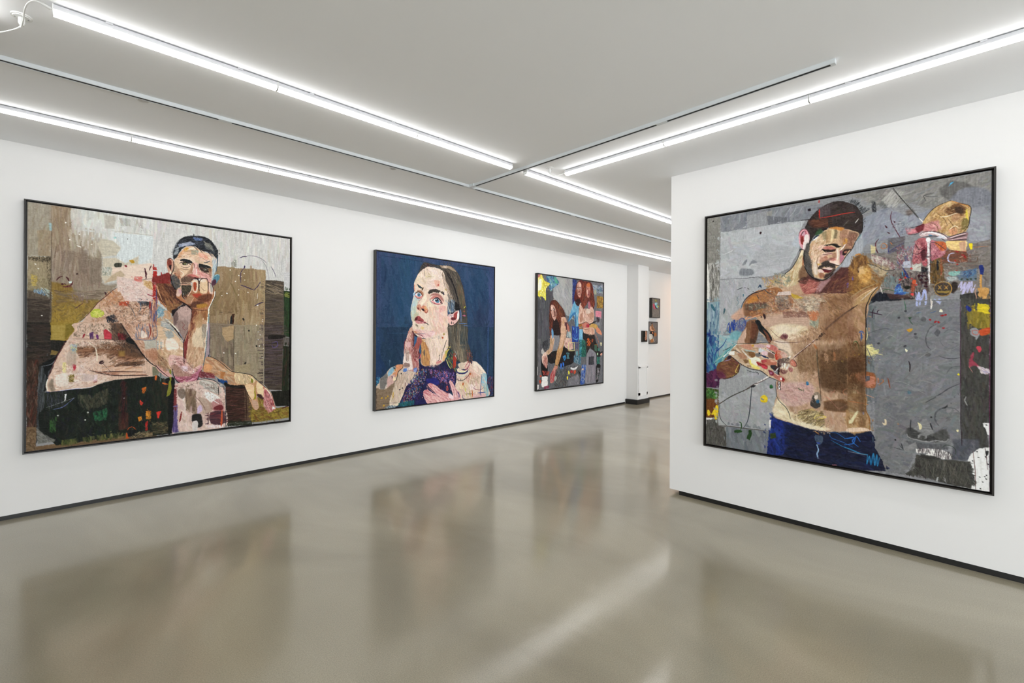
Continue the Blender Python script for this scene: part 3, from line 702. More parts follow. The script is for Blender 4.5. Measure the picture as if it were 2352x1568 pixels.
H 351,58.7,14.2,50,60,0.54,E4CCB0/CFA884/DCC4A8/C09878/EAD8C0/B88A64 805 1101 1021 1094 1038 1260 1022 1386 931 1382 806 1269
P EBDDD0,3 905 1109 950 1094 982 1117 1008 1181 963 1203 912 1195
H 46,90.9,12.4,15,20,0.72,F4ECE0/E8D4C4 905 1117 969 1102 1002 1188 918 1195
p 9AA4A8,5,.8 905 1024 950 1024 969 1078 924 1102 905 1071
H 117,57.1,8.63,10,30,0.54,5A7A90/B8C0C0/D8D0C0 805 1109 849 1117 849 1193 806 1208
s 7A9AA8,4.75 899 970 963 1024 1015 1094 1042 1142
P C0946E,6,.8 806 1208 843 1224 925 1335 881 1348 806 1299
p B45A50,2 931 1257 941 1257 938 1351 928 1343
P C8A080 1048 1134 1074 1039 1101 943 1238 940 1232 1152 1225 1209 1211 1322 1170 1393 1115 1438 1062 1420 1051 1324
p 8C3A38,4 1046 1134 1061 1102 1087 1007 1107 942 1128 942 1094 1086 1074 1198 1061 1261 1061 1340 1052 1387 1043 1276
H 304,55.8,11.1,100,20,0.59,D8BC9C/B8906C/E4D0B4/A07A5A/CFAE90 1087 959 1231 956 1218 1314 1115 1422 1062 1388 1074 1182
p E0D0B4,5,.8 1141 990 1224 973 1211 1184 1128 1183 1108 1102
p 9A9488,5,.8 1196 957 1231 956 1228 1087 1197 1086
s F0F0E4,13.4 1239 940 1235 1062 1225 1160 1219 1249
s 2E5A6A,6.7 1238 1021 1232 1152 1221 1265 1208 1346
s 20242A,8.38 1259 956 1258 1103 1253 1266 1225 1322 1197 1394 1156 1497
p AC98A0,2,.9 1242 940 1259 956 1256 1250 1225 1306 1225 1225 1235 1119
s 3A6A8A,3.37 1256 988 1260 1103
P DCB8B0 934 1257 995 1259 1041 1276 1052 1356 1115 1390 1197 1346 1197 1411 1170 1474 1149 1505 1089 1533 1022 1520 977 1478 957 1383 931 1351
H 280,49.3,12.7,20,50,0.59,E8CCC4/D09C98/E4BCB8/C08480/F0DCD4/B07068 937 1273 1048 1276 1108 1390 1190 1362 1156 1497 1062 1531 983 1478 951 1383
p E0C0C8,3 1002 1354 1075 1357 1082 1413 1029 1410
p C27C94,3 1156 1417 1197 1362 1191 1426 1163 1498 1109 1502 1115 1462
p B4607A,3 976 1446 1095 1469 1149 1456 1156 1505 1062 1535 990 1494
H 140,44,7.3,170,30,0.68,8A3A4A/D88AA0/F0C0CC/6A2A38 976 1446 1156 1441 1156 1505 1062 1535 990 1494
P A88A74,6,.8 950 1351 996 1353 1062 1435 1115 1454 1062 1459 983 1447
s 3A2A30,9.72 957 1383 967 1446 996 1503 1049 1534 1109 1530 1156 1505 1170 1458 1197 1394
s 4A2A30,8.04 1042 1126 1047 1276 1050 1340
P D9C0B4 983 1525 1062 1515 1156 1505 1184 1491 1254 1495 1325 1533 1347 1576 1376 1594 1398 1671 1402 1772 1402 1981 1117 1991 997 1982 958 1984 961 1727 970 1587
H 514,68,17,80,40,0.54,E6D6CC/CDAFA4/D8C2BA/BFA090/EEE4DC/C8A8A0 990 1534 1325 1541 1398 1688 1399 1972 1117 1983 991 1973
P B4ACA0,3 1184 1507 1254 1507 1318 1549 1340 1649 1268 1619 1226 1575 1177 1539
H 117,63.2,9.55,20,40,0.63,8A8880/D0CCC4/E8E4DC/A8A098 1191 1499 1325 1549 1336 1649 1212 1582
P F0E8E2,3 1226 1624 1268 1627 1340 1683 1325 1714 1268 1725 1226 1664
P E8DCD8,2 1042 1632 1059 1642 1049 1688 1039 1679
P D6BCD4 1076 1683 1109 1694 1133 1736 1123 1783 1089 1764 1082 1731
P CDB8D0 1181 1741 1198 1751 1202 1800 1157 1835 1147 1818 1160 1779
P A8947C,6 1062 1586 1116 1607 1143 1745 1083 1747 1062 1674
H 140,66.6,12.9,90,20,0.54,9A8068/7A6450/B8A08A/5A4A38 1062 1578 1143 1585 1157 1843 1069 1786
P C08C8A,4 1268 1742 1340 1699 1384 1778 1384 1836 1283 1809
P 7A2E34,3 1311 1771 1369 1768 1376 1811 1297 1802
P 5E4048,3 1269 1832 1384 1828 1384 1953 1276 1939
H 117,75.7,9.67,0,15,0.63,6A2830/4A3A48/8A4A4A/3A2E38 1268 1824 1376 1836 1377 1952 1276 1939
s C8603A,17.3 1369 1818 1366 1918 1362 1975
s 8A2A28,12.8 1030 1797 1023 1852 1017 1890
P 2E2A28,3 1123 1832 1185 1839 1199 1897 1199 1954 1144 1954 1116 1887
P D8D0CC 1120 1903 1161 1900 1161 1989 1124 1992
H 60,23.2,5.79,90,15,0.81,F0E8E8/E8DCE0 1227 1949 1384 1970 1384 1995 1241 1980
p 6A5A90,3 961 1868 990 1856 1010 1984 962 1985
H 93,80.8,8.95,90,15,0.63,6A5A9A/4A3E6A/8A7AAA 964 1727 997 1715 997 1982 962 1981
H 70,80.8,8.94,90,15,0.63,9A4A48/6A2A30 967 1571 990 1573 990 1730 967 1728
s 1E1A1E,18.9 970 1540 961 1610 958 1727 958 1867 949 1983
P 1C1E1C,2 900 1481 964 1461 977 1525 957 1609 949 1975 926 1980 926 1723 938 1569
s 24282C,6.87 1339 1575 1336 1657
s 303438,6.97 1398 1671 1404 1772 1402 1981
s 24242A,6.75 1170 1498 1225 1493 1296 1514 1347 1559
P 5A7068 862 1324 890 1318 893 1364 874 1425 871 1487 862 1486 865 1378
P 8A8A2E 931 1397 951 1398 948 1492 954 1570 938 1623 913 1637 928 1537 935 1491
P D87030 881 1507 919 1517 925 1527 887 1520
P D87030 822 1438 837 1442 834 1480 824 1476
p 82806A,2 806 1353 843 1362 862 1409 843 1439 806 1437
P D8A8A0,2 831 1346 874 1348 931 1413 957 1453 912 1451 856 1401
s 2A2424,6.16 806 1299 843 1362 874 1402 931 1459
p D83A2E 844 1773 872 1772 857 1832 847 1831
P C89A74 1225 1290 1267 1283 1331 1310 1397 1362 1457 1424 1487 1442 1625 1475 1673 1530 1762 1606 1828 1682 1870 1819 1878 1865 1837 1860 1787 1793 1754 1720 1689 1688 1705 1768 1698 1845 1658 1832 1618 1725 1571 1583 1487 1577 1383 1537 1310 1466 1211 1428
P B07048,5 1211 1379 1296 1383 1368 1436 1412 1472 1398 1521 1310 1466 1225 1428
P D0B294,4 1267 1291 1382 1362 1457 1432 1397 1454 1324 1367
H 351,64.3,11.6,30,30,0.54,D8BC98/B4805A/E4CCA8/9A6A4A/C8906A/A89C88 1232 1290 1324 1318 1457 1432 1487 1560 1383 1528 1267 1430 1211 1419
P D8A070,4 1225 1347 1281 1366 1267 1414 1211 1419
p B87A44,3,.9 1353 1427 1390 1437 1383 1503 1354 1493
H 93,51.4,7.59,40,30,0.72,8A3A40/B87078/6A2830 1170 1417 1296 1448 1310 1490 1170 1474
P E2CFA8,3 1487 1451 1625 1484 1673 1539 1641 1554 1579 1567 1494 1544
H 117,61.4,10.2,80,30,0.63,EEE0C0/C8A880/D8C098/A08868 1487 1451 1625 1484 1673 1556 1571 1575 1495 1561
p 8A8A30 1633 1510 1657 1529 1649 1563 1633 1553
p A8982A 1673 1573 1681 1678 1681 1739 1658 1737 1665 1651
P E8CFA8,2 1689 1557 1762 1615 1819 1672 1803 1706 1754 1720 1697 1671
P C8787C,3 1762 1641 1819 1681 1853 1773 1870 1864 1803 1857 1762 1764
H 140,64.5,10.7,70,30,0.63,D8989A/8A3A44/E8C8C0/B85A5A 1762 1650 1828 1691 1870 1855 1803 1901 1754 1807
p F0E8E4 1845 1826 1878 1856 1837 1865
P C8A48C 1642 1744 1697 1767 1710 1820 1690 1844 1662 1824
P E8C8A0 1579 1584 1657 1590 1665 1712 1634 1735 1602 1663
p 1E3A6A 1325 1491 1354 1518 1412 1522 1420 1564 1376 1553 1332 1525
H 46,29.5,7.84,40,80,0.81,1E4A8A/2A6AA0 1339 1500 1420 1531 1412 1572 1361 1543
s 30302A,6.41 1260 1271 1324 1310 1382 1362 1442 1423 1487 1442 1625 1475 1689 1531 1778 1625
s 3A2A24,5.46 1571 1583 1602 1672 1642 1744
P 1E1E1C,3 1398 1538 1457 1575 1533 1581 1571 1601 1502 1604 1398 1579
P 7A7E82,3 959 251 1002 161 1060 118 1132 97 1224 104 1291 157 1323 205 1319 346 1291 193 1202 205 1115 181 1039 206 990 292 965 355 957 311
P D9BCA0 1002 301 1039 236 1098 203 1158 221 1224 253 1273 258 1309 295 1314 368 1296 442 1274 507 1265 549 1229 552 1185 514 1099 522 1099 623 1040 667 990 620 957 593 949 500 961 395 973 344
P 2C2E33 959 271 989 198 1026 138 1073 114 1132 102 1193 98 1246 116 1291 162 1321 205 1323 262 1316 305 1282 262 1246 240 1202 241 1158 221 1124 195 1073 207 1039 226 1010 270 990 322 965 345 957 311
H 468,44.6,5.56,150,30,0.63,1C1E24/3A3E48/5A6270/22242C/70788A/16181C 965 270 1031 142 1132 105 1246 122 1318 210 1314 284 1246 235 1150 207 1073 202 1014 244 973 324
H 140,38.3,5.46,165,20,0.77,B0B8CC/8A94AA/D0D4E0/7A84A0 1002 201 1098 163 1132 183 1039 211 1006 230
H 70,32.3,5.37,140,30,0.72,8A9098/A8B0B4 965 251 1006 221 990 302 965 305
H 60,28,3.72,30,40,0.77,4A6AA0/7A8ABA/A8B0C8 1115 115 1193 114 1184 141 1124 144
s 1A1A1E,6.54 1121 109 1121 83
H 79,45.8,5.7,50,20,0.72,6A6A60/9A9A90/24262A/8A8A84 1202 143 1264 160 1291 219 1224 217
P CDA08A 912 361 928 342 953 351 963 385 959 434 943 485 925 482 911 439
P 8C4436,2 914 370 928 351 945 367 945 406 929 428 915 400
P 3A1A1C 929 408 943 406 941 446 929 437
s 5A3026,6.27 912 361 933 341 957 356
P E8DCC8 929 462 941 461 939 486 929 482
s 3A3430,7.87 961 365 963 434 941 500
P 5A8A9C 1296 468 1319 456 1342 459 1337 501 1310 545 1292 568 1274 564 1278 517
P 5A3448,2 1278 522 1305 504 1310 545 1288 573 1274 564
s 9AC4CC,6.84 1296 479 1319 458 1337 465
P EAD8C4,4 1073 237 1124 215 1159 251 1159 297 1098 304 1056 284
P E6CDB8,4 1039 326 1098 304 1133 346 1116 419 1099 431 1040 426 1002 390 1006 360
P DFC4A4,3 977 388 1006 380 1040 421 1099 420 1090 472 1044 506 1015 519 990 471 969 453
P E2C4B8,4 1150 278 1238 262 1273 289 1247 333 1194 339 1159 323
P DCA87C,3 1002 296 1043 236 1077 226 1064 273 1023 313 1002 331
P D8A84A,3 1048 235 1077 226 1073 252 1048 260
H 210,44.6,9.25,160,40,0.54,EEDCC8/DCB894/E8C8B0/C89870/F4E8D8/D0A888 1006 300 1064 238 1150 227 1246 271 1264 321 1159 333 1098 309 1039 326
H 46,33.4,7.41,0,30,0.63,9AA090/B8B8A8/8A947C 1098 239 1158 241 1159 272 1107 288
s B89878,5.24 1090 240 1124 240 1154 231
s C8A888,4.92 1098 269 1133 262 1159 282
H 93,39.6,7.52,30,30,0.54,F0C8B4/D88A6A/E4A890/F4DCD0 1159 261 1229 273 1238 314 1167 301
P E8BCB4,4 1116 368 1150 364 1168 414 1168 465 1133 478 1107 470
P D89C94,4 1137 417 1159 409 1185 458 1229 495 1265 539 1238 541 1185 504 1168 490
P E4B8B0,4 1176 448 1229 454 1269 481 1267 544 1234 510 1194 488
H 140,39.8,7.56,40,30,0.54,F0D0CC/D8908A/E8B4AC/C87A74 1168 434 1265 471 1265 539 1185 504
P D07C74,3 1069 489 1099 476 1133 478 1163 496 1168 511 1125 519 1082 508
s 7A2E2A,8.15 1069 499 1090 502 1116 510 1155 512
s 4A2020,8.12 1078 508 1097 509
s 7A4038,5.78 1065 484 1044 506 1019 533
P 24282C 1014 349 1031 335 1060 334 1090 341 1111 358 1107 372 1073 368 1044 356 1023 358
P 26262A 1163 373 1185 371 1225 372 1260 384 1271 408 1260 404 1225 392 1185 396 1165 404
H 46,22,5.47,20,30,0.72,14161A/3A3E44 1019 344 1107 354 1105 369 1040 356
H 46,22.7,5.66,20,30,0.72,14161A/3A3A3E 1168 378 1265 388 1260 404 1172 393
s 2A4A5A,8.39 1207 353 1233 345 1256 330
P E0C8B0,2 1010 384 1040 376 1073 383 1090 401 1056 415 1023 413
P 3A3424 1031 377 1048 368 1073 373 1073 388 1048 395 1033 389
P 7A7A50,1 1044 376 1061 374 1063 386 1048 388
d E8E8D8 3.42 1065 381
s 2E221E,8.06 1006 380 1027 368 1056 364 1086 376 1107 389
s 6A4A3C,4.84 1019 404 1044 418 1073 413 1090 399
P 4A3430,2 1172 408 1203 405 1238 417 1247 442 1211 445 1181 428
P 6A6A58,1 1203 415 1225 413 1229 428 1211 432
d E8E4DC 2.84 1222 416
s 1E1A1C,8.36 1172 403 1203 400 1238 412 1265 430
s 6A3E3A,5.02 1185 443 1225 454 1265 471
P 8A6848,3 1249 400 1271 403 1269 435 1247 431
s 9A6A50,4.9 1111 369 1116 419 1107 450
P C09074,3 1103 380 1120 368 1116 429 1099 461
P 5E5650,4 945 510 970 493 994 501 1003 530 1011 569 1015 598 1003 614 982 631 958 598 947 554
H 210,21.5,3.58,60,80,0.63,3A3834/6E665C/4A5A6A/8A7A6A/2E2C2C/5A6A80 945 510 994 496 1019 578 1011 609 978 631 949 574
H 70,32.4,5.39,70,40,0.68,8A4A34/B8704C/D8A080 965 478 1006 455 1015 529 998 530
P 7A6050,4 1019 528 1061 500 1099 511 1112 520 1099 552 1057 555 1023 563
H 140,21.9,3.64,20,70,0.63,4A3A34/8A6A54/5E4A40/A08068 1019 528 1099 506 1103 552 1023 563
s 3A1E1E,6.45 1015 574 1044 569 1074 571 1099 567
P C89880,2 1019 578 1061 575 1099 575 1099 582 1032 587
P 4A4438,3 1023 593 1057 585 1103 587 1099 643 1087 664 1061 675 1040 667
H 163,22,5.47,10,70,0.63,3A3630/66604A/2A2A28/7A6A50 1028 593 1103 587 1095 648 1065 675 1036 662
P 18181C 1032 682 1049 671 1074 665 1091 633 1099 648 1082 684 1066 710 1040 702
s 1E2024,9.46 937 501 945 554 958 598 974 626 990 630
s 181A1E,11.6 1159 516 1164 567 1168 633
P B8C8C8,3,.8 1285 329 1310 326 1310 399 1292 479 1283 506 1274 507 1278 444
s 2A4A60,6.84 1321 268 1320 346 1310 431
H 70,40.5,5.76,100,20,0.63,A8C4D0/D8E0E0/8AA0B8/E8D8CC 1273 273 1314 295 1310 425 1283 480
P B87E58 986 670 990 630 1003 617 1023 623 1032 652 1032 687 1053 721 1082 674 1104 632 1112 571 1103 541 1120 527 1151 532 1164 557 1168 613 1172 566 1172 531 1198 513 1225 513 1243 540 1265 549 1288 599 1301 614 1301 671 1275 740 1248 804 1125 814 1091 790 1057 761 1024 738 982 700
H 374,30.8,7.45,70,40,0.54,C89870/A0684A/8A5034/C8A080/B06E4C/6A3E30 1032 687 1108 632 1160 649 1177 668 1230 655 1292 656 1266 735 1230 799 1117 799 1053 746 1032 717
P D9BCAC,3 986 670 992 630 1007 619 1028 633 1028 663 1007 699 986 695
P D0A4A8,2 1003 624 1026 633 1028 663 1011 669
P E4D2BC,3 1108 546 1125 529 1151 532 1159 562 1159 608 1142 650 1112 627 1116 581
P B8502E,3 1120 560 1144 558 1144 619 1125 626
P E0C4A0,3 1172 546 1194 516 1225 516 1238 546 1243 613 1234 649 1194 657 1173 633
P E8D4C0,2 1179 530 1198 516 1225 516 1221 537 1190 545
P E0C4B4,2 1243 546 1265 552 1288 610 1283 657 1261 658 1247 607
P A8A8A0,2,.8 1256 560 1274 564 1285 620 1270 637
P B84A34,4 1116 667 1160 659 1186 668 1177 699 1134 696
P 7A4A34,5 1168 684 1239 659 1274 662 1265 715 1212 738 1160 720
P 6A4434,5 1100 754 1160 731 1212 743 1177 781 1134 798 1100 789
P B88A3C,5 1151 767 1230 753 1230 784 1160 802
P B08868,4 1066 710 1108 673 1125 712 1100 759 1061 756
s 2A2024,8.02 1026 633 1032 662 1032 692 1053 721
s 3A2424,6.51 1062 766 1100 789 1125 814
s 2A1A1C,9.71 1024 743 1057 766 1100 805 1117 824
s F0ECD8,13.5 1301 624 1299 676 1275 740 1250 803 1248 850
s 3A2A28,5.43 1306 614 1304 671 1279 740 1255 803
s 8A5A4A,5.38 1238 546 1243 613 1234 655
s 4A2828,6.56 1099 522 1116 510 1142 513 1159 527
s 5A3434,5.31 1134 813 1186 821 1239 814
s 8A4A38,5.25 1129 562 1127 600 1134 625
s 8A4A38,5.26 1142 561 1144 594
s 3A1E20,8.55 1101 542 1112 523 1133 516 1159 524 1166 567 1164 608 1170 633
s 3A1E20,6.68 1170 567 1174 530 1194 511 1225 506 1240 525 1245 571 1243 618
s 5A2E2C,6.1 1245 545 1270 554 1288 604 1292 640
s 8A5A48,4 1186 596 1203 621 1221 624
s C8988A,5.01 1190 662 1230 652
s D8A890,6.53 1125 702 1108 733 1100 764
s E8C8B0,6.5 1074 690 1091 659 1104 627 1108 592
s 5A3428,4.96 1134 691 1160 715 1199 718
s 5A3428,5.02 1239 659 1230 696 1203 728
s F0E0D0,5.24 1112 551 1125 535 1146 535
s F0E4D8,5.33 1181 540 1194 521 1216 519
s 2A1A1C,5.95 1116 510 1133 503 1159 511 1177 505 1194 508 1234 500
H 140,18.9,2.87,150,50,0.45,8A6A58/B08A70/6A5448/C8A890 969 394 1002 430 1015 509 990 481 961 464
P A87C62,5,.6 1099 420 1116 429 1112 470 1082 478 1048 506 1032 517 1065 474
P 8A5E50,3,.7 1061 500 1082 488 1116 500 1133 519 1099 522 1074 514
s B08870,5.75,.8 990 332 1023 308 1048 310
s A88468,4.56,.8 1060 264 1098 249 1141 253
s A88468,4.57,.8 1065 293 1107 278 1154 282
s B07868,4.66,.8 1167 301 1202 313 1233 335
s 7A5044,5.89,.9 1116 363 1129 387 1122 418
s 8A6050,5.28,.8 1150 375 1159 409 1172 434
s 7A5448,4.83,.8 1015 424 1048 436 1082 430
P C89C80,4,.6 990 431 1023 438 1031 477 1002 500 978 467
H 93,17.1,2.84,40,50,0.54,C88478/E8C0B4/A86860/F0D8D0 1185 453 1260 482 1265 528 1229 500
P 9A6A58,3,.6 1247 437 1269 424 1274 465 1260 498
H 140,13.5,2.32,70,70,0.63,5A5450/8A8078/3A3A3C/A89888/7A6A60 943 495 974 483 1003 530 1015 603 982 626 949 584
H 117,13.7,2.37,20,60,0.54,6A5448/8A705C/4A3C34/A88868 1023 518 1099 496 1112 520 1091 563 1023 573
s 4A2C28,5.28 1133 508 1159 506 1177 510
s F0E4D4,5.88 1116 388 1120 418 1112 450
s F4E8DC,6.58 1142 416 1146 446 1142 472
s F0E0D0,6.4 1011 449 1040 471 1032 497
s F0E0D0,5.36 1202 359 1229 366 1256 379
H 93,34.2,2.65,150,25,0.63,14161A/4A4E58/1E2026 1158 210 1246 251 1296 297 1273 247 1202 184
s 23242A,5.29 1132 199 1167 225 1193 257
s 23242A,5.25 1115 196 1154 237
s 3A3A44,4.72 1224 222 1255 260 1273 284
H 140,16.2,2.51,70,60,0.54,3A3028/6A5444/8A6A50/241E1C 949 628 990 640 982 700 1032 747 1100 815 991 829 929 733
s B88860,6.22,.8 870 607 904 687 938 752
s 3A2420,6.27,.8 904 605 938 685 959 767
P 8A5A3C,4,.7 844 601 884 606 925 703 904 729 864 665
H 117,37.3,5.31,70,20,0.54,B87E52/6A4030/D09A68/4A2C22 844 609 938 619 1007 748 938 818
P 7A4A34,3,.6 1114 828 1150 835 1136 947 1107 1050 1093 1050
H 140,33.3,4.43,100,40,0.63,8A4A38/C88A5C/6A3028/D8B080 1107 837 1165 843 1150 1007 1079 1118 1064 1101 1114 947
P B8966C,5,.6 1136 879 1194 860 1194 963 1150 990
H 117,28.4,4.53,100,30,0.54,8A7A6A/B8A890/6A6058/E0D0B8 1194 955 1232 954 1228 1188 1195 1188
s F0EAD8,9.45,.9 905 910 959 967 1008 1033
H 93,31.8,5.29,40,50,0.54,E8E0D0/A8A090/8A9098 864 887 939 934 966 1017 892 1067
P A87C5C,5,.7 806 1223 843 1216 893 1287 925 1366 887 1379 843 1331
H 210,31.5,5.23,50,50,0.59,8A6A50/C8A078/6A5040/E0C8A8 806 1208 880 1240 951 1383 900 1411 831 1331
P B08878,4,.7 963 1352 1015 1362 1075 1428 1115 1438 1062 1451 996 1440
s F4EAE6,7.85 1102 1378 1129 1399 1122 1423
P E8D4DC,3 1028 1370 1062 1364 1078 1389 1062 1412 1035 1398
H 140,27.4,4.37,30,70,0.63,8A5A54/E8D4CC/6A4A40/C8A094 937 1288 1048 1276 1170 1393 1129 1455 996 1416
H 210,22.6,4.5,30,80,0.63,8A6A60/F0E8E0/6A5448/C8A8A0 990 1541 1170 1506 1325 1566 1391 1754 1268 1725 1129 1584 1010 1653
P 6A5A4C,4,.7 996 1597 1049 1577 1062 1642 1029 1671
P A8907C,4,.6 1170 1667 1268 1725 1283 1809 1212 1834 1198 1767
s 8A6A60,5.29 1089 1628 1143 1665 1198 1735 1226 1803
s F4ECE8,6.79 1226 1656 1282 1702 1340 1749
H 140,60.6,4.83,0,15,0.63,3A2420/6A4038/241814/8A5448 1405 1588 1571 1592 1619 1940 1413 1940
s 3A2018,7.25 1571 1592 1587 1705 1595 1946
H 117,19.4,4.29,60,60,0.63,8A4A4C/E8C8C0/5A2A30/D8A8A0 1770 1686 1836 1709 1870 1855 1803 1866 1754 1772
s F0E4D8,7.6 1778 1634 1819 1690 1836 1745
P 4A2A28,3 1689 1688 1729 1691 1754 1746 1713 1725
H 374,16.4,3.74,60,90,0.54,8A6A54/E8DCD0/C8A088/5A4438/F0E8E0 235 1123 425 1117 603 1126 483 1187 312 1168
H 280,18.4,3.66,20,80,0.54,B08068/E8DCD0/8A5E4C/F4ECE4 161 1312 425 1277 543 1437 369 1502 172 1502
P B8A694,5,.6 235 1212 284 1205 290 1310 235 1315
P E8DED4,3,.8 172 1400 236 1389 241 1478 177 1488
P C8B4A8,3,.7 329 1402 397 1405 403 1451 335 1455
s F4EEE8,8.07,.8 193 1526 285 1515 369 1514 414 1498
H 140,21.7,3.85,10,80,0.63,E4D4C8/7A5844/B08A70/3A2C26 379 1101 616 1110 628 1189 484 1210
H 374,37.7,4.7,80,60,0.54,141C18/3A4A38/0E1412/4A5A40/22342A/1A2E24 114 1578 426 1552 794 1517 821 1910 314 1948 125 1869
H 93,63.9,4.9,95,15,0.63,5A2A22/7A4030/3A2A22 568 1485 629 1490 630 1901 569 1892
s 3A2028,5.77,.8 592 1471 595 1629 587 1816
H 280,15.1,3.35,40,80,0.59,F0E4E0/B89088/D8B8B0/8A6A60/FAF4F0 556 589 836 574 837 758 602 777
H 280,14.8,3.28,50,90,0.59,6A4A38/D8C0A8/A87850/3A3030/E8D4C0/B05A40 501 731 614 754 837 773 837 942 557 953 392 908
s 3A2A2C,4.17 672 781 720 824 768 807
s 3A4A58,4.1 614 776 661 841 684 915
s D8A088,5.95 702 780 732 838 720 914
p C8A890,3,.8 608 828 649 827 643 886 603 888
p E0C8B8,3,.8 714 884 768 875 768 928 720 937
p C8A088,4,.75 585 953 837 948 838 1357 755 1268 665 1103 628 1047
H 374,30.5,6.75,50,60,0.59,D8B8A0/A8785A/C09478/E4CCBC/8A5E48/B8866A 591 953 837 948 838 1357 755 1268 665 1103
H 93,40.8,5.08,88,10,0.72,3A6A9A/C86A40/2A4A80/E8C8B0/8A8AA0 671 967 832 948 829 1099 678 1099
s 2A5A90,4.22 665 1099 829 1099 829 948
s 9A3428,7.26 780 957 793 1030 780 1087
p B8C8C0,4,.6 741 1111 832 1107 833 1185 754 1192
P B07A5A,6,.6 754 1216 838 1210 838 1291 793 1290
s 2A2224,7.72 579 961 622 1039 659 1110 710 1199 755 1272 794 1322 838 1357
P F0E4D8,2,.8 722 1031 741 1022 767 1079 728 1087
H 257,22.5,4.99,60,90,0.63,A8785A/D8B8A0/6A4A3A/E4CCB8/B88060/4A4A50 603 784 837 781 837 972 557 977 529 904
H 70,62.1,5.16,88,8,0.72,C87A58/3A5A9A/E8B898/6A3A3A 792 768 837 765 837 972 792 973
s B02A24,6.05 784 753 786 821
s 3A6A8A,4.16 714 771 720 824 702 854'''
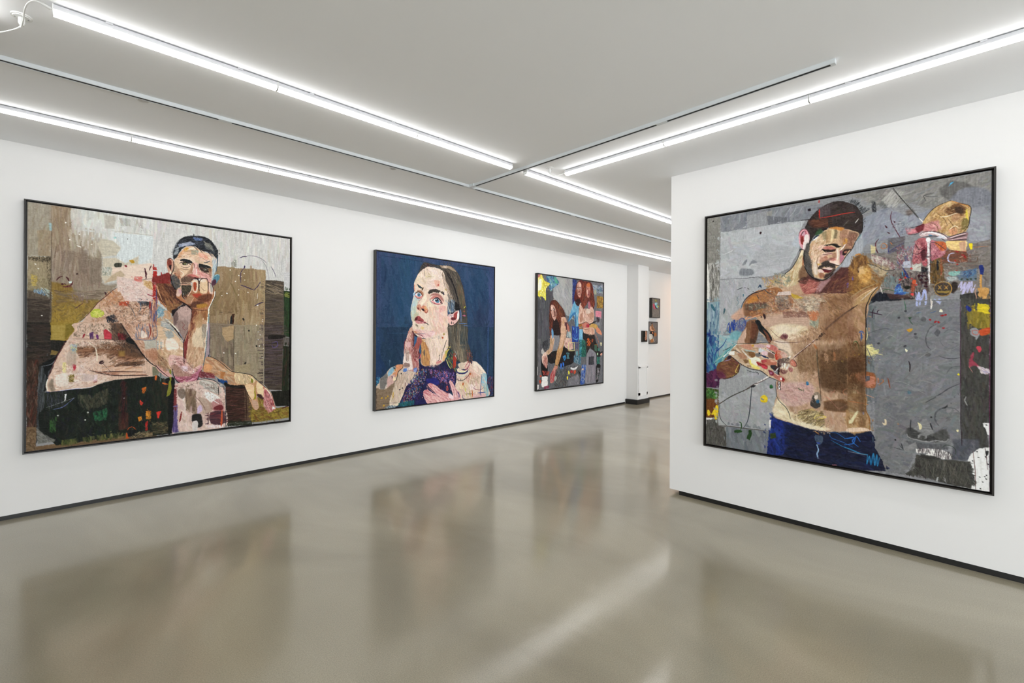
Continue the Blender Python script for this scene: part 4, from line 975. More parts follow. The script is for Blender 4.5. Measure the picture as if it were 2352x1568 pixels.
P2='''p 2B4460 -86 -69 2155 -98 2174 2081 -68 2040
p 3E4E72 -9 -6 2049 -4 2050 41 -8 67
p 33517A,6,.7 0 51 606 57 517 315 450 935 7 943
p 2E4A6C 57 52 1916 54 1924 999 65 1016
P 2C5474,40,.9 354 70 625 55 535 391 503 857 362 1013 254 563
P 264A6C,40,.7 1500 129 1892 75 1895 466 1550 744
p 3A4C74,3 1916 54 2037 6 2040 1088 1913 1088
p 2E3F5E,20,.8 1662 654 1908 554 1913 1088 1553 1089
p 3A4A70,3,.8 -1 8 57 52 65 1016 8 1016
h 702,215,34.3,80,30,.012 0 15 2013 27 2022 1052 8 1060
s 22304E,4.59 53 51 354 51 719 53
s 22304E,5.52 1218 39 1916 53
s 46587E,15.7,.7 1218 6 1223 47
s 2A4C80,4.72 551 56 555 343
s 40608C,4.58 1904 64 1914 910 1630 924
s 22406A,3.49 132 80 47 355 55 1016
p 24405C,4 -1 957 2033 925 2030 1987 0 1979
p 2A4874,4,.8 -1 957 56 956 63 1691 2 1687
p 27415F,10,.9 1529 933 1911 927 1918 1658 1446 1581
h 540,215,34.2,85,30,.012 8 957 2008 926 2015 1663 13 1556
p 3A5A90,3,.8 1905 927 1923 927 1918 1666 1900 1665
s 3A6A90,3.66 156 1029 559 1030
P 6A8498,2,.6 180 1394 193 1379 210 1395 193 1413
l 5A7890,3.56 193 1413 189 1454
H 189,24.3,6.23,40,80,0.81,2A7A9A/3A9AB8/1A4A78/22305A/6AB0C8 1 1585 54 1588 62 1662 30 1711 2 1731
H 243,32.8,11.2,80,70,0.81,2A3A70/7A2A4A/22305E/9A3A3A/4A7AA0/1E2A50 1906 1684 2027 1690 2024 1996 1909 1986
P 4A4540 706 68 801 65 943 72 997 73 1080 65 1192 60 1259 106 1328 176 1377 279 1418 368 1438 474 1459 596 1480 712 1491 827 1493 982 1475 1189 1117 1186 1134 911 1343 816 1351 678 1131 538 1018 322 980 134 819 114 698 162 598 299 565 344 631 197
P 4A453E 1121 940 1485 934 1486 1105 1532 1225 1577 1312 1601 1416 1556 1484 1445 1462 1336 1441 1230 1404 1156 1303 1124 1187
P 8A7C68,2 1289 937 1375 936 1377 1189 1400 1308 1445 1411 1489 1447 1401 1478 1336 1408 1292 1272
H 351,226,5.14,85,10,0.63,2A2624/7A6C58/A89878/3A3430/8A8474/5A5A60/C8B898 1132 939 1485 934 1509 1191 1556 1415 1445 1454 1293 1406 1155 1237
H 135,152,5.18,85,10,0.63,2A3E50/4A5A60/6A6454/22303C 1332 987 1485 985 1509 1191 1356 1189
H 432,149,5.08,65,15,0.63,2A2628/6A5E50/8A7C68/3A3236/A89880/5A524A/4A4A40/7A6A60 997 81 1221 72 1328 176 1398 354 1438 474 1470 673 1351 663 1225 532 1110 315
H 135,113,5.14,75,12,0.63,7A6A50/9A8A6A/5A5440/4A5A40/8A5A40 1280 226 1398 369 1460 674 1381 677 1281 393
H 243,187,5.1,88,6,0.63,2A2624/8A7A64/A89A80/3A3A38/4A5A5E/6A6050 1134 926 1481 750 1494 1137 1127 1186
P A8947C,2,.9 988 82 1089 67 1202 74 1279 135 1221 125 1127 104 1053 105
H 81,57.5,7.37,30,30,0.72,D8C8B8/A8907A/8A7060 997 81 1127 71 1108 99 1016 108
H 135,48.4,7.08,20,40,0.72,3A3236/5A504E/7A6A60/2A2830 706 75 854 74 943 79 890 106 819 106 732 123 664 179
s 1E1A1E,21 1109 181 1204 293 1262 409 1311 543 1332 679
s 2A2426,15.6 1062 133 1165 206 1223 306
s 6A2A30,6.85 766 76 775 118
s 5A1E2C,9.63 573 329 631 239 698 162 784 117
P D4BCA8 690 1088 901 1096 1061 990 1121 940 1144 1187 1124 1253 1054 1399 1044 1431 924 1492 788 1494 702 1467 674 1418 672 1261
P B08058,5 671 1127 728 1151 805 1264 817 1471 731 1468 683 1419
H 243,82.2,11.7,80,25,0.59,C89050/A87848/D8A868/8A5A40/E8C070/B88860 676 1151 747 1152 825 1344 817 1479 712 1459
P E4CFC2,8 824 1128 1102 1039 1104 1252 1024 1398 875 1458 844 1304
H 216,78,14.5,80,40,0.54,EAD8CC/D8C0B0/E8CCC4/C8B0A0/DCC8A8 804 1104 1122 1005 1104 1269 1024 1431 826 1472
P 6A5E5C,3 719 1262 738 1262 739 1342 720 1325
P C87878,2,.8 934 1428 1013 1406 1024 1431 944 1460
s 3A2A2A,7.06 973 1348 993 1332 983 1397 954 1412
s 2A2628,9.23 1113 1121 1073 1211 1043 1301
s 24303A,8.14 1033 1292 1024 1398
H 108,86.9,7.42,105,15,0.72,E0D868/C8A858/D8B060/8AA048 1083 1285 1166 1253 1125 1352 1064 1399
P DCB080,3 1063 1334 1094 1318 1074 1416 1044 1399
P DCC9B8 784 117 872 112 998 132 1053 171 1082 265 1129 351 1158 431 1159 536 1131 612 1113 725 1123 762 1152 836 1134 911 1097 986 952 1076 863 1091 741 1098 638 1077 579 1041 533 986 532 887 515 818 510 713 526 628 550 528 558 457 557 387 565 344 623 233 698 162
P D8CCA8,8,.8 573 344 631 268 750 214 855 234 786 290 683 349
P C8B878,4,.7 716 225 785 197 855 234 768 256
P E6D6D0,8 802 137 962 150 1017 234 891 281 820 222
P E4CCC4,8 751 329 891 281 946 387 857 451 787 413
H 351,76.5,14.2,40,60,0.45,EADCD0/D8C0B0/E8D0C8/D0C0A0/C8B0A0/F0E4DC 623 240 819 135 1016 145 1110 330 1055 394 821 396 718 461 582 371
P DCB09C,4 891 289 981 296 982 362 928 381 892 332
d B83838 9.67 956 353
d A89838 12.1 1094 408
P E4CCB4,4 565 372 624 354 700 376 709 433 599 405
P C87A60,3,.8 557 387 570 386 568 450 558 457
P B8C8CC,6,.9 530 628 567 541 651 565 601 610 593 695 527 698
P A8BEC4,5,.8 518 684 593 660 577 752 515 741
P C0BCA0,6 515 741 593 738 636 779 586 851 528 852
H 162,53.2,11.4,80,30,0.54,A8C4D0/C8D4C8/8AB4C8/C8C8A8/E0D8C0 518 684 567 555 634 580 585 738 536 838
P D8B8A4,6,.8 711 604 753 502 822 454 788 615 754 674
P E8D8C4,4 718 518 753 502 771 558 719 618 668 649
s B0786C,6.72 693 520 676 563 642 594 618 638
P C89078,3 609 652 651 636 669 678 669 728 627 708 601 688
P D0886C,3 669 678 720 647 772 680 781 745 746 753 703 719
P 3A1E20 677 692 711 694 729 725 703 719
P 8A4038,1 618 680 643 693 635 708 610 702
s 9A4A3C,9.77 729 732 755 753 781 730 785 701
s B07A68,6.89 789 701 816 765 843 830
P D8B070,4,.7 728 661 763 666 763 702 737 696
P E0D0B8,6 771 601 876 639 895 726 860 829 807 773
P E2C8BC,8 895 668 1094 629 1105 763 967 797
P DCB8A0,8 967 782 1095 748 1124 852 1088 972 969 944
H 405,92.2,16.9,60,50,0.45,E8D4C8/D8BCA8/E0C8BC/D0A890/EAD8D0/D8C4A8/DCA8A0 789 672 1113 628 1134 911 1079 1001 880 1062 826 917
H 108,50.1,9.78,60,50,0.54,C88A84/D8A09A/E8C0B8 984 649 1094 644 1076 704 985 737
P A04A4C,2 569 844 602 808 636 800 687 827 721 854 704 869 636 864 586 858
P 5A2024,1 573 844 602 815 619 822 603 857 578 858
P D08A8C,2 578 858 636 864 721 869 765 889 705 898 637 899 595 886
H 81,33.8,6.94,15,20,0.63,E0A8A8/B86A70/F0C8C8/9A4A50 594 858 721 869 756 890 637 899
s 6A2A2C,9.58 561 862 603 843 628 857 687 866 730 883
s 1E1A1C,11.7 730 887 765 893 795 914
P 7A6A58,3,.8 586 907 620 914 629 935 587 932
P C88A68,4 562 999 629 992 663 1020 621 1041 579 1034
P D8B868,3,.6 671 941 713 941 714 976 671 970
P E4C8C8,5 689 1019 897 1003 880 1062 741 1091 655 1062
H 162,61.5,11.7,30,50,0.54,E8D0CC/D8A8A8/E0C0B8/C89090/E8D8C8 570 978 897 1003 827 1083 655 1077
s 7A3A44,7.69 604 1041 672 1055 723 1091
s 3A4A6A,4.76 472 1034 740 1037
s 24283A,14.3 538 1014 588 1063 655 1091 749 1105
P 3C4A50,1 607 366 632 374 683 406 675 421 641 416 620 396
P 5A4A30,2 683 413 709 404 701 440 684 449
P B07A5C,4 599 462 667 450 710 490 693 534 667 486
P D88A84,2 566 513 591 490 633 488 684 513 676 542 634 559 592 540
P DCD8DC 583 512 608 486 658 486 676 514 642 533 608 532
P 5A90AC 608 496 633 484 659 497 659 522 634 534 612 521
d 1E2830 12.2 632 508
d E8ECEC 5.09 623 501
s 2A2A34,11.5 575 506 591 483 633 472 667 486 693 520
s 8A4A4A,7.64 571 527 600 554 634 562 676 549
H 54,33.2,6.81,60,60,0.72,A8D0E0/6A90B0/D0E0E8 546 500 574 477 575 520 550 528
H 216,48.9,7.16,140,25,0.72,2A2624/4A3E38/3A302E/6A5A4A 787 471 822 425 910 415 1001 434 964 459 875 458 805 484
H 70,35.8,5.87,60,60,0.72,3A2E58/2A2838/8A7A38 982 436 1056 446 1065 482 1019 470
P B07A70,5 822 512 875 472 965 474 1038 528 1057 586 1020 559 947 511 875 508
P C88078,3 814 570 858 524 929 505 1001 545 1039 602 1002 597 911 543 858 553
P E0A0A0,2 849 583 894 551 983 568 1020 603 948 621 894 609
P E4E0E0 867 574 902 547 965 551 1002 582 975 605 912 601
P 5A88A0 898 558 920 542 956 544 979 568 970 595 939 604 907 587
d 1C242C 18.2 932 565
d F0F4F4 7.48 922 555
s 1E1E28,15.1 858 575 902 543 947 533 993 560 1029 610
s 1E1E28,10.1 984 576 1020 618
s A83848,10 841 590 876 610 939 622 1002 619
s 7A9A98,7.9 814 556 823 584 859 619
s B0706A,6.99 814 527 858 495 929 483 1001 508
P DCB4AC 1142 754 1189 745 1265 697 1322 687 1337 724 1333 809 1285 878 1228 913 1162 903 1133 837
P A84A48,2 1236 758 1284 719 1313 718 1304 779 1275 818 1246 811
P 6A2A30,2 1189 805 1246 796 1275 825 1228 842 1194 835
P E8CCC8,2 1189 760 1236 743 1208 789 1161 806
P F0E4E0,2 1313 710 1332 717 1333 801 1294 825
s 181418,12.5 1197 857 1199 895
s 181418,10.5 1228 868 1228 891
s 1E1A1E,10.5 1134 904 1209 917 1285 878 1338 816 1342 724
P 5A7898,4,.9 1140 582 1187 520 1264 591 1284 681 1226 721 1170 746 1132 687
H 243,88.2,7.53,60,40,0.72,7A98B8/3A5A80/A8B8C0/4A5058/22242C/C8D0D0/2E5A8A/B88A50 1131 553 1196 519 1273 606 1313 695 1226 721 1170 746 1122 688
P 1C1A1E,3 1263 576 1322 618 1351 678 1284 696 1255 667
s 22222A,15.7 1160 731 1208 741 1265 704
s D8D8C8,7.26 1131 642 1151 686 1179 745
H 189,94.2,5.94,65,20,0.63,C8B098/7A6250/E8DCD0/4A3A38/A88A70/D8C8B8 1035 158 1091 272 1167 431 1234 547 1187 535 1111 434 1054 320 1017 204
H 81,51,5.97,60,30,0.63,D8C8B8/3A3434/A89A88 1130 448 1196 519 1150 582 1112 509
s 5A88C8,8.62 1334 883 1482 883
s 4A80C8,7.61 1422 914 1502 916
s C8D040,10.8 1425 656 1455 628
s C85A30,16.2 1425 698 1435 709
s C86A8A,10.8 1401 768 1431 760 1456 770 1421 775
s 7A90C0,10.7 1366 678 1372 754 1373 861
d B85A30 14.1 1040 1091
d A89048 14.2 1063 1042
s 3A3A30,4.85 720 167 722 253
s 3A3A30,4.89 767 148 769 162
P B8827A 531 949 513 949 477 996 451 1088 425 1150 408 1256 400 1378 383 1485 401 1501 509 1552 619 1542 646 1480 641 1386 635 1308 690 1104 615 1088 561 1213 542 1166 569 1057
P E0CCC0,4 425 1150 486 1027 522 957 504 965 469 1104 452 1180 507 1335 527 1491 401 1485 404 1333
P C8A08C,3 486 980 531 964 559 1042 542 1181 524 1212 506 1150
P 6A3A3C,3 531 995 596 1088 615 1104 579 1182 542 1212 533 1181
P A85C54,3 606 1104 680 1104 672 1183 616 1245 561 1228
P 7A3A38,4 524 1212 598 1244 654 1308 617 1385 571 1384 525 1305
H 378,66.1,9.03,80,30,0.59,D8B0A8/B07870/E8D0C8/8A4A48/C89088/A8685C 416 1180 504 996 559 1042 542 1197 635 1276 637 1480 527 1537 410 1486
P E4D4CC,5 409 1318 507 1320 545 1492 509 1521 410 1486
p C0A89C 426 1257 488 1258 485 1389 436 1387
P D8B0B0,3 452 1150 506 1150 506 1212 452 1211
P 9A8078,3 409 1425 490 1428 495 1474 419 1478
s 5A4A48,5.57 439 1219 445 1388 481 1393
s 5A4A48,5.58 444 1295 489 1289
p 3A6A94 569 1065 615 1088 597 1151 561 1213
p 2E5A80,2 640 1261 662 1167 677 1261 673 1340
s 8A2A3A,9.25 408 1256 416 1149 451 1096
s 9A2A3A,9.49 543 1321 571 1384 608 1416 627 1479
s D84A6A,11.5 659 1308 664 1340 650 1371
P CDB9A6 -2 1731 46 1661 62 1610 128 1562 177 1506 245 1464 383 1439 419 1486 509 1536 619 1542 642 1496 647 1559 619 1620 528 1692 457 1726 421 1792 370 1910 309 1972 181 1997 0 2001
P D89870,2 279 1450 392 1439 388 1485 331 1528 306 1587 229 1613 245 1554 297 1511
P 8AB4C8,3 169 1542 194 1506 236 1471 279 1465 262 1509 228 1553 178 1580
P 7E7A76,3 62 1618 111 1569 152 1541 170 1594 162 1668 113 1754 63 1735
P CCA8A0,3 170 1594 254 1569 280 1571 255 1652 230 1703 171 1743 154 1697
P 8A7660,3 -2 1738 79 1744 146 1741 246 1674 263 1667 298 1677 281 1751 214 1836 197 1894 181 1997 0 2001
P A8947C,3 280 1646 367 1636 333 1710 281 1751
P DCCEB8,3 282 1782 404 1783 370 1910 318 1973 198 1954 231 1853
P DCC8BC,5 403 1669 510 1614 564 1586 456 1718 386 1744
H 405,83.8,13.2,100,40,0.45,D8C8B8/C0A890/E0D4C4/B09C88/D8B8B0/A89078 314 1542 600 1556 528 1677 404 1776 335 1937 215 1956 247 1779
P F0E0B8,3,.8 246 1599 280 1608 280 1638 246 1644
s 1E1A1C,9.1 392 1439 388 1485 323 1535 298 1632 263 1660
s D8C0B8,7.56 637 1558 583 1633 474 1704
H 64,45.5,8.88,60,60,0.72,3A6AB8/7A9AD0/5A80C0 401 1501 455 1495 455 1534 402 1539
H 64,46.7,6.83,60,60,0.72,4A70C0/A8B8E0 554 1507 609 1494 610 1549 564 1547
d 2A2A34 8.73 258 1479 272 1491 367 1560 386 1751 346 1768
d C88030 9.62 278 1510
s 3A3A4A,6.32 279 1450 283 1480
s 4A3A60,8.95 220 1597 233 1591 237 1606 225 1613
s D8D0C8,7.07 162 1683 137 1711 146 1727 166 1698
s C8A028,13.5 252 1794 244 1876
d C8A030 10.6 84 1855 143 1860 114 1953 172 1840 370 1963 432 1969 526 1963 553 1965
s 3A3A40,4.46 97 1926 317 1935
s 6A2A2A,7.41 434 1678 439 1732
H 81,43.9,6.43,60,40,0.72,E0D8D0/6A90A8/3A5A70 181 1960 300 1972 283 2008 106 2004
P 221F4C 650 1449 702 1467 788 1494 925 1500 1044 1440 1115 1401 1167 1469 1252 1539 1295 1624 1296 1742 1275 1807 1130 1912 1029 1994 783 2011 318 2004 335 1967 369 1895 421 1792 457 1726 528 1692 619 1620 647 1543
H 1890,31.4,11.9,85,30,0.72,1E1A40/2A2868/3A2A70/1A2E48/5A2A4A/22203A/2A3A8A/1E4A5A/6A3040 655 1481 1044 1464 1274 1607 1275 1774 1018 1985 335 1998 457 1733
H 351,20,9.09,60,80,0.81,3AA0C0/D8C048/C86A3A/6A8AD0/C84A6A/6AB0A8/E0D8D0/8A6AB0 637 1496 788 1518 733 1737 567 1912 388 1972 370 1910 510 1722
H 243,25.1,9.81,60,80,0.81,8A6AC0/C87A9A/5A6AC0/B85A40/9A9AD8 788 1518 1252 1589 1254 1739 926 1718
H 189,39.1,11.1,80,40,0.72,1E6A7A/2A8A9A/2A5A40/1A4A60 335 1945 567 1928 567 1990 318 2004
P 2A2A80,4,.9 770 1660 926 1653 986 1738 868 1746 790 1709
P 23205A,4,.9 604 1931 735 1943 783 2011 586 2007
s C890C0,6.92 837 1536 827 1568 847 1585 856 1537 837 1532
s C890A0,7.18 1065 1563 1076 1596 1096 1581 1071 1567
s D87A90,8.16 1026 1684 1046 1652 1066 1678
s D87A90,8.25 1097 1655 1127 1624 1128 1665
s D88A9A,8.25 1103 1738 1123 1731 1118 1755
s C85A50,12.4 1108 1795 1129 1780 1139 1831 1119 1837 1108 1804
P 24343C 1115 1351 1166 1253 1229 1304 1251 1439 1295 1591 1231 1554 1168 1502
H 189,51.5,7.54,75,30,0.77,C8D060/3A8A60/B83A30/2A4A7A/D8C840/7A2A2A/2A6A4A/1E2430 1105 1384 1207 1271 1293 1406 1305 1591 1231 1554 1147 1484
H 81,88.8,7.58,80,20,0.77,B83428/8A2420/C85038 1229 1354 1293 1373 1273 1523 1231 1538
s C8D080,10.4 1105 1401 1147 1484 1189 1536
s C0C0C0,7.4 1271 1289 1287 1331 1271 1356 1293 1390
P D6C2B0 1295 1608 1337 1509 1467 1446 1578 1441 1669 1453 1739 1499 1810 1564 1882 1656 1895 1816 1921 1996 1384 1993 1275 1807 1296 1692
P D8B4A4,4 1446 1547 1601 1503 1740 1561 1764 1684 1615 1737 1469 1702
P E4D4C4,3 1624 1451 1739 1499 1858 1628 1787 1686 1671 1627 1602 1520
P C8907C,4,.9 1469 1668 1580 1605 1614 1676 1559 1776 1491 1737
P B8A08C,4 1558 1707 1741 1683 1672 1792 1536 1783
P 8ABCCC,3 1787 1659 1858 1637 1888 1691 1883 1833 1788 1809
P 88B0B8,3 1824 1820 1907 1817 1921 1987 1837 1962
P D8C090,4,.8 1339 1745 1492 1755 1492 1840 1383 1849
p E4D4D0 1559 1780 1661 1779 1667 1870 1548 1866
P D0A8A8,4 1673 1905 1860 1955 1861 1991 1617 1988
H 432,69.8,13.3,60,50,0.5,E0D0C0/C8A898/DCC8B0/B89888/E8DCD0/D8B0A8/C8B890 1316 1609 1624 1469 1858 1654 1908 1959 1449 1982 1296 1792
s 2A2A50,16.2 1315 1516 1380 1544 1446 1564 1512 1550
s 24306A,21.5 1284 1582 1359 1611 1468 1608 1512 1567
s D8D8B0,16.1 1294 1541 1359 1586 1446 1590 1490 1566
s C8C8B8,21.6 1295 1624 1381 1654 1490 1626 1546 1569
s 22202A,8.65 1296 1692 1382 1722 1491 1678 1557 1604
s A84A6A,14.2 1446 1581 1512 1525 1556 1449
s 3A2A3A,8.51 1317 1676 1328 1719
s 3A2A3A,8.57 1360 1687 1376 1717
s 2A4A90,11.4 1778 1966 1760 1930 1771 1790 1787 1651
s 2A4A90,11.4 1708 1926 1860 1929
s 3A2A2A,6.59 1449 1922 1628 1932
s C8702A,16.6 1593 1873 1599 1934 1594 1986
s A8A030,13.2 1548 1887 1555 1965
s A8A030,10.9 1487 1917 1488 1951
d B8602A 15.1 1417 1771 1557 1630
s C8CC50,16.3 1459 1838 1465 1889
s 4A3A6A,8.64 1411 1927 1417 1979 1461 1991
s 8A3A4A,7.89 1672 1810 1627 1850 1742 1885 1836 1848
s 22242E,10.6 1293 1406 1326 1458
H 70,69.6,7.92,60,50,0.81,1E1A2A/C85A30/5A5A6A/3A3A5A 1488 1310 1600 1304 1590 1485 1511 1465
P CDBBA8,2 1326 1475 1423 1453 1424 1546 1359 1543
s C04A6A,10.9 1511 1439 1489 1481 1446 1530
P D8A8A4 790 1741 819 1719 868 1726 947 1768 1027 1830 1150 1889 1234 1938 1191 1818 1159 1733 1180 1701 1222 1737 1297 1842 1340 1879 1384 1967 1298 2002 1079 2002 1018 1944 908 1870 829 1799
P 23205A,1 820 1799 888 1844 1008 1935 1059 1988 1019 1993 918 1895 830 1831
P DCACA8 719 1823 743 1801 791 1805 849 1841 948 1897 1018 1952 1069 1997 969 2004 802 2005 744 1928 720 1878
P 8A3A44,2 744 1880 772 1883 792 1924 831 1951 792 1956 753 1913
P C06A70,2 795 1749 829 1724 868 1730 858 1778 810 1782
P C8707A,3,.8 724 1823 772 1803 810 1830 791 1876 734 1864
H 297,85.8,12.2,35,25,0.54,E8C8C4/C88084/E0B0AC/B05A64/F0DCD8/D89A98 809 1726 1027 1830 1234 1938 1298 1993 1079 1998 928 1879 810 1790
H 189,76.5,11.9,35,25,0.54,E8C8C4/C88084/E0B0AC/B05A64/F0DCD8 734 1808 928 1887 1049 1996 812 1997 744 1928
H 135,81.4,10.1,65,15,0.54,E8D0CC/C88890/F0E0DC/A8606A 1170 1717 1297 1851 1362 1974 1277 1983 1191 1835
P E4CCD0,3 1150 1881 1234 1929 1245 1972 1161 1948
s 2A1E3A,9.9 790 1749 839 1800 928 1871
s 2A2A6A,12.8 1313 1873 1340 1913 1346 1964
s 2A1E3A,8.35 1170 1750 1191 1818 1234 1921
p 22202A,2,.7 -3 1585 2 2001 7 2001 5 1585'''
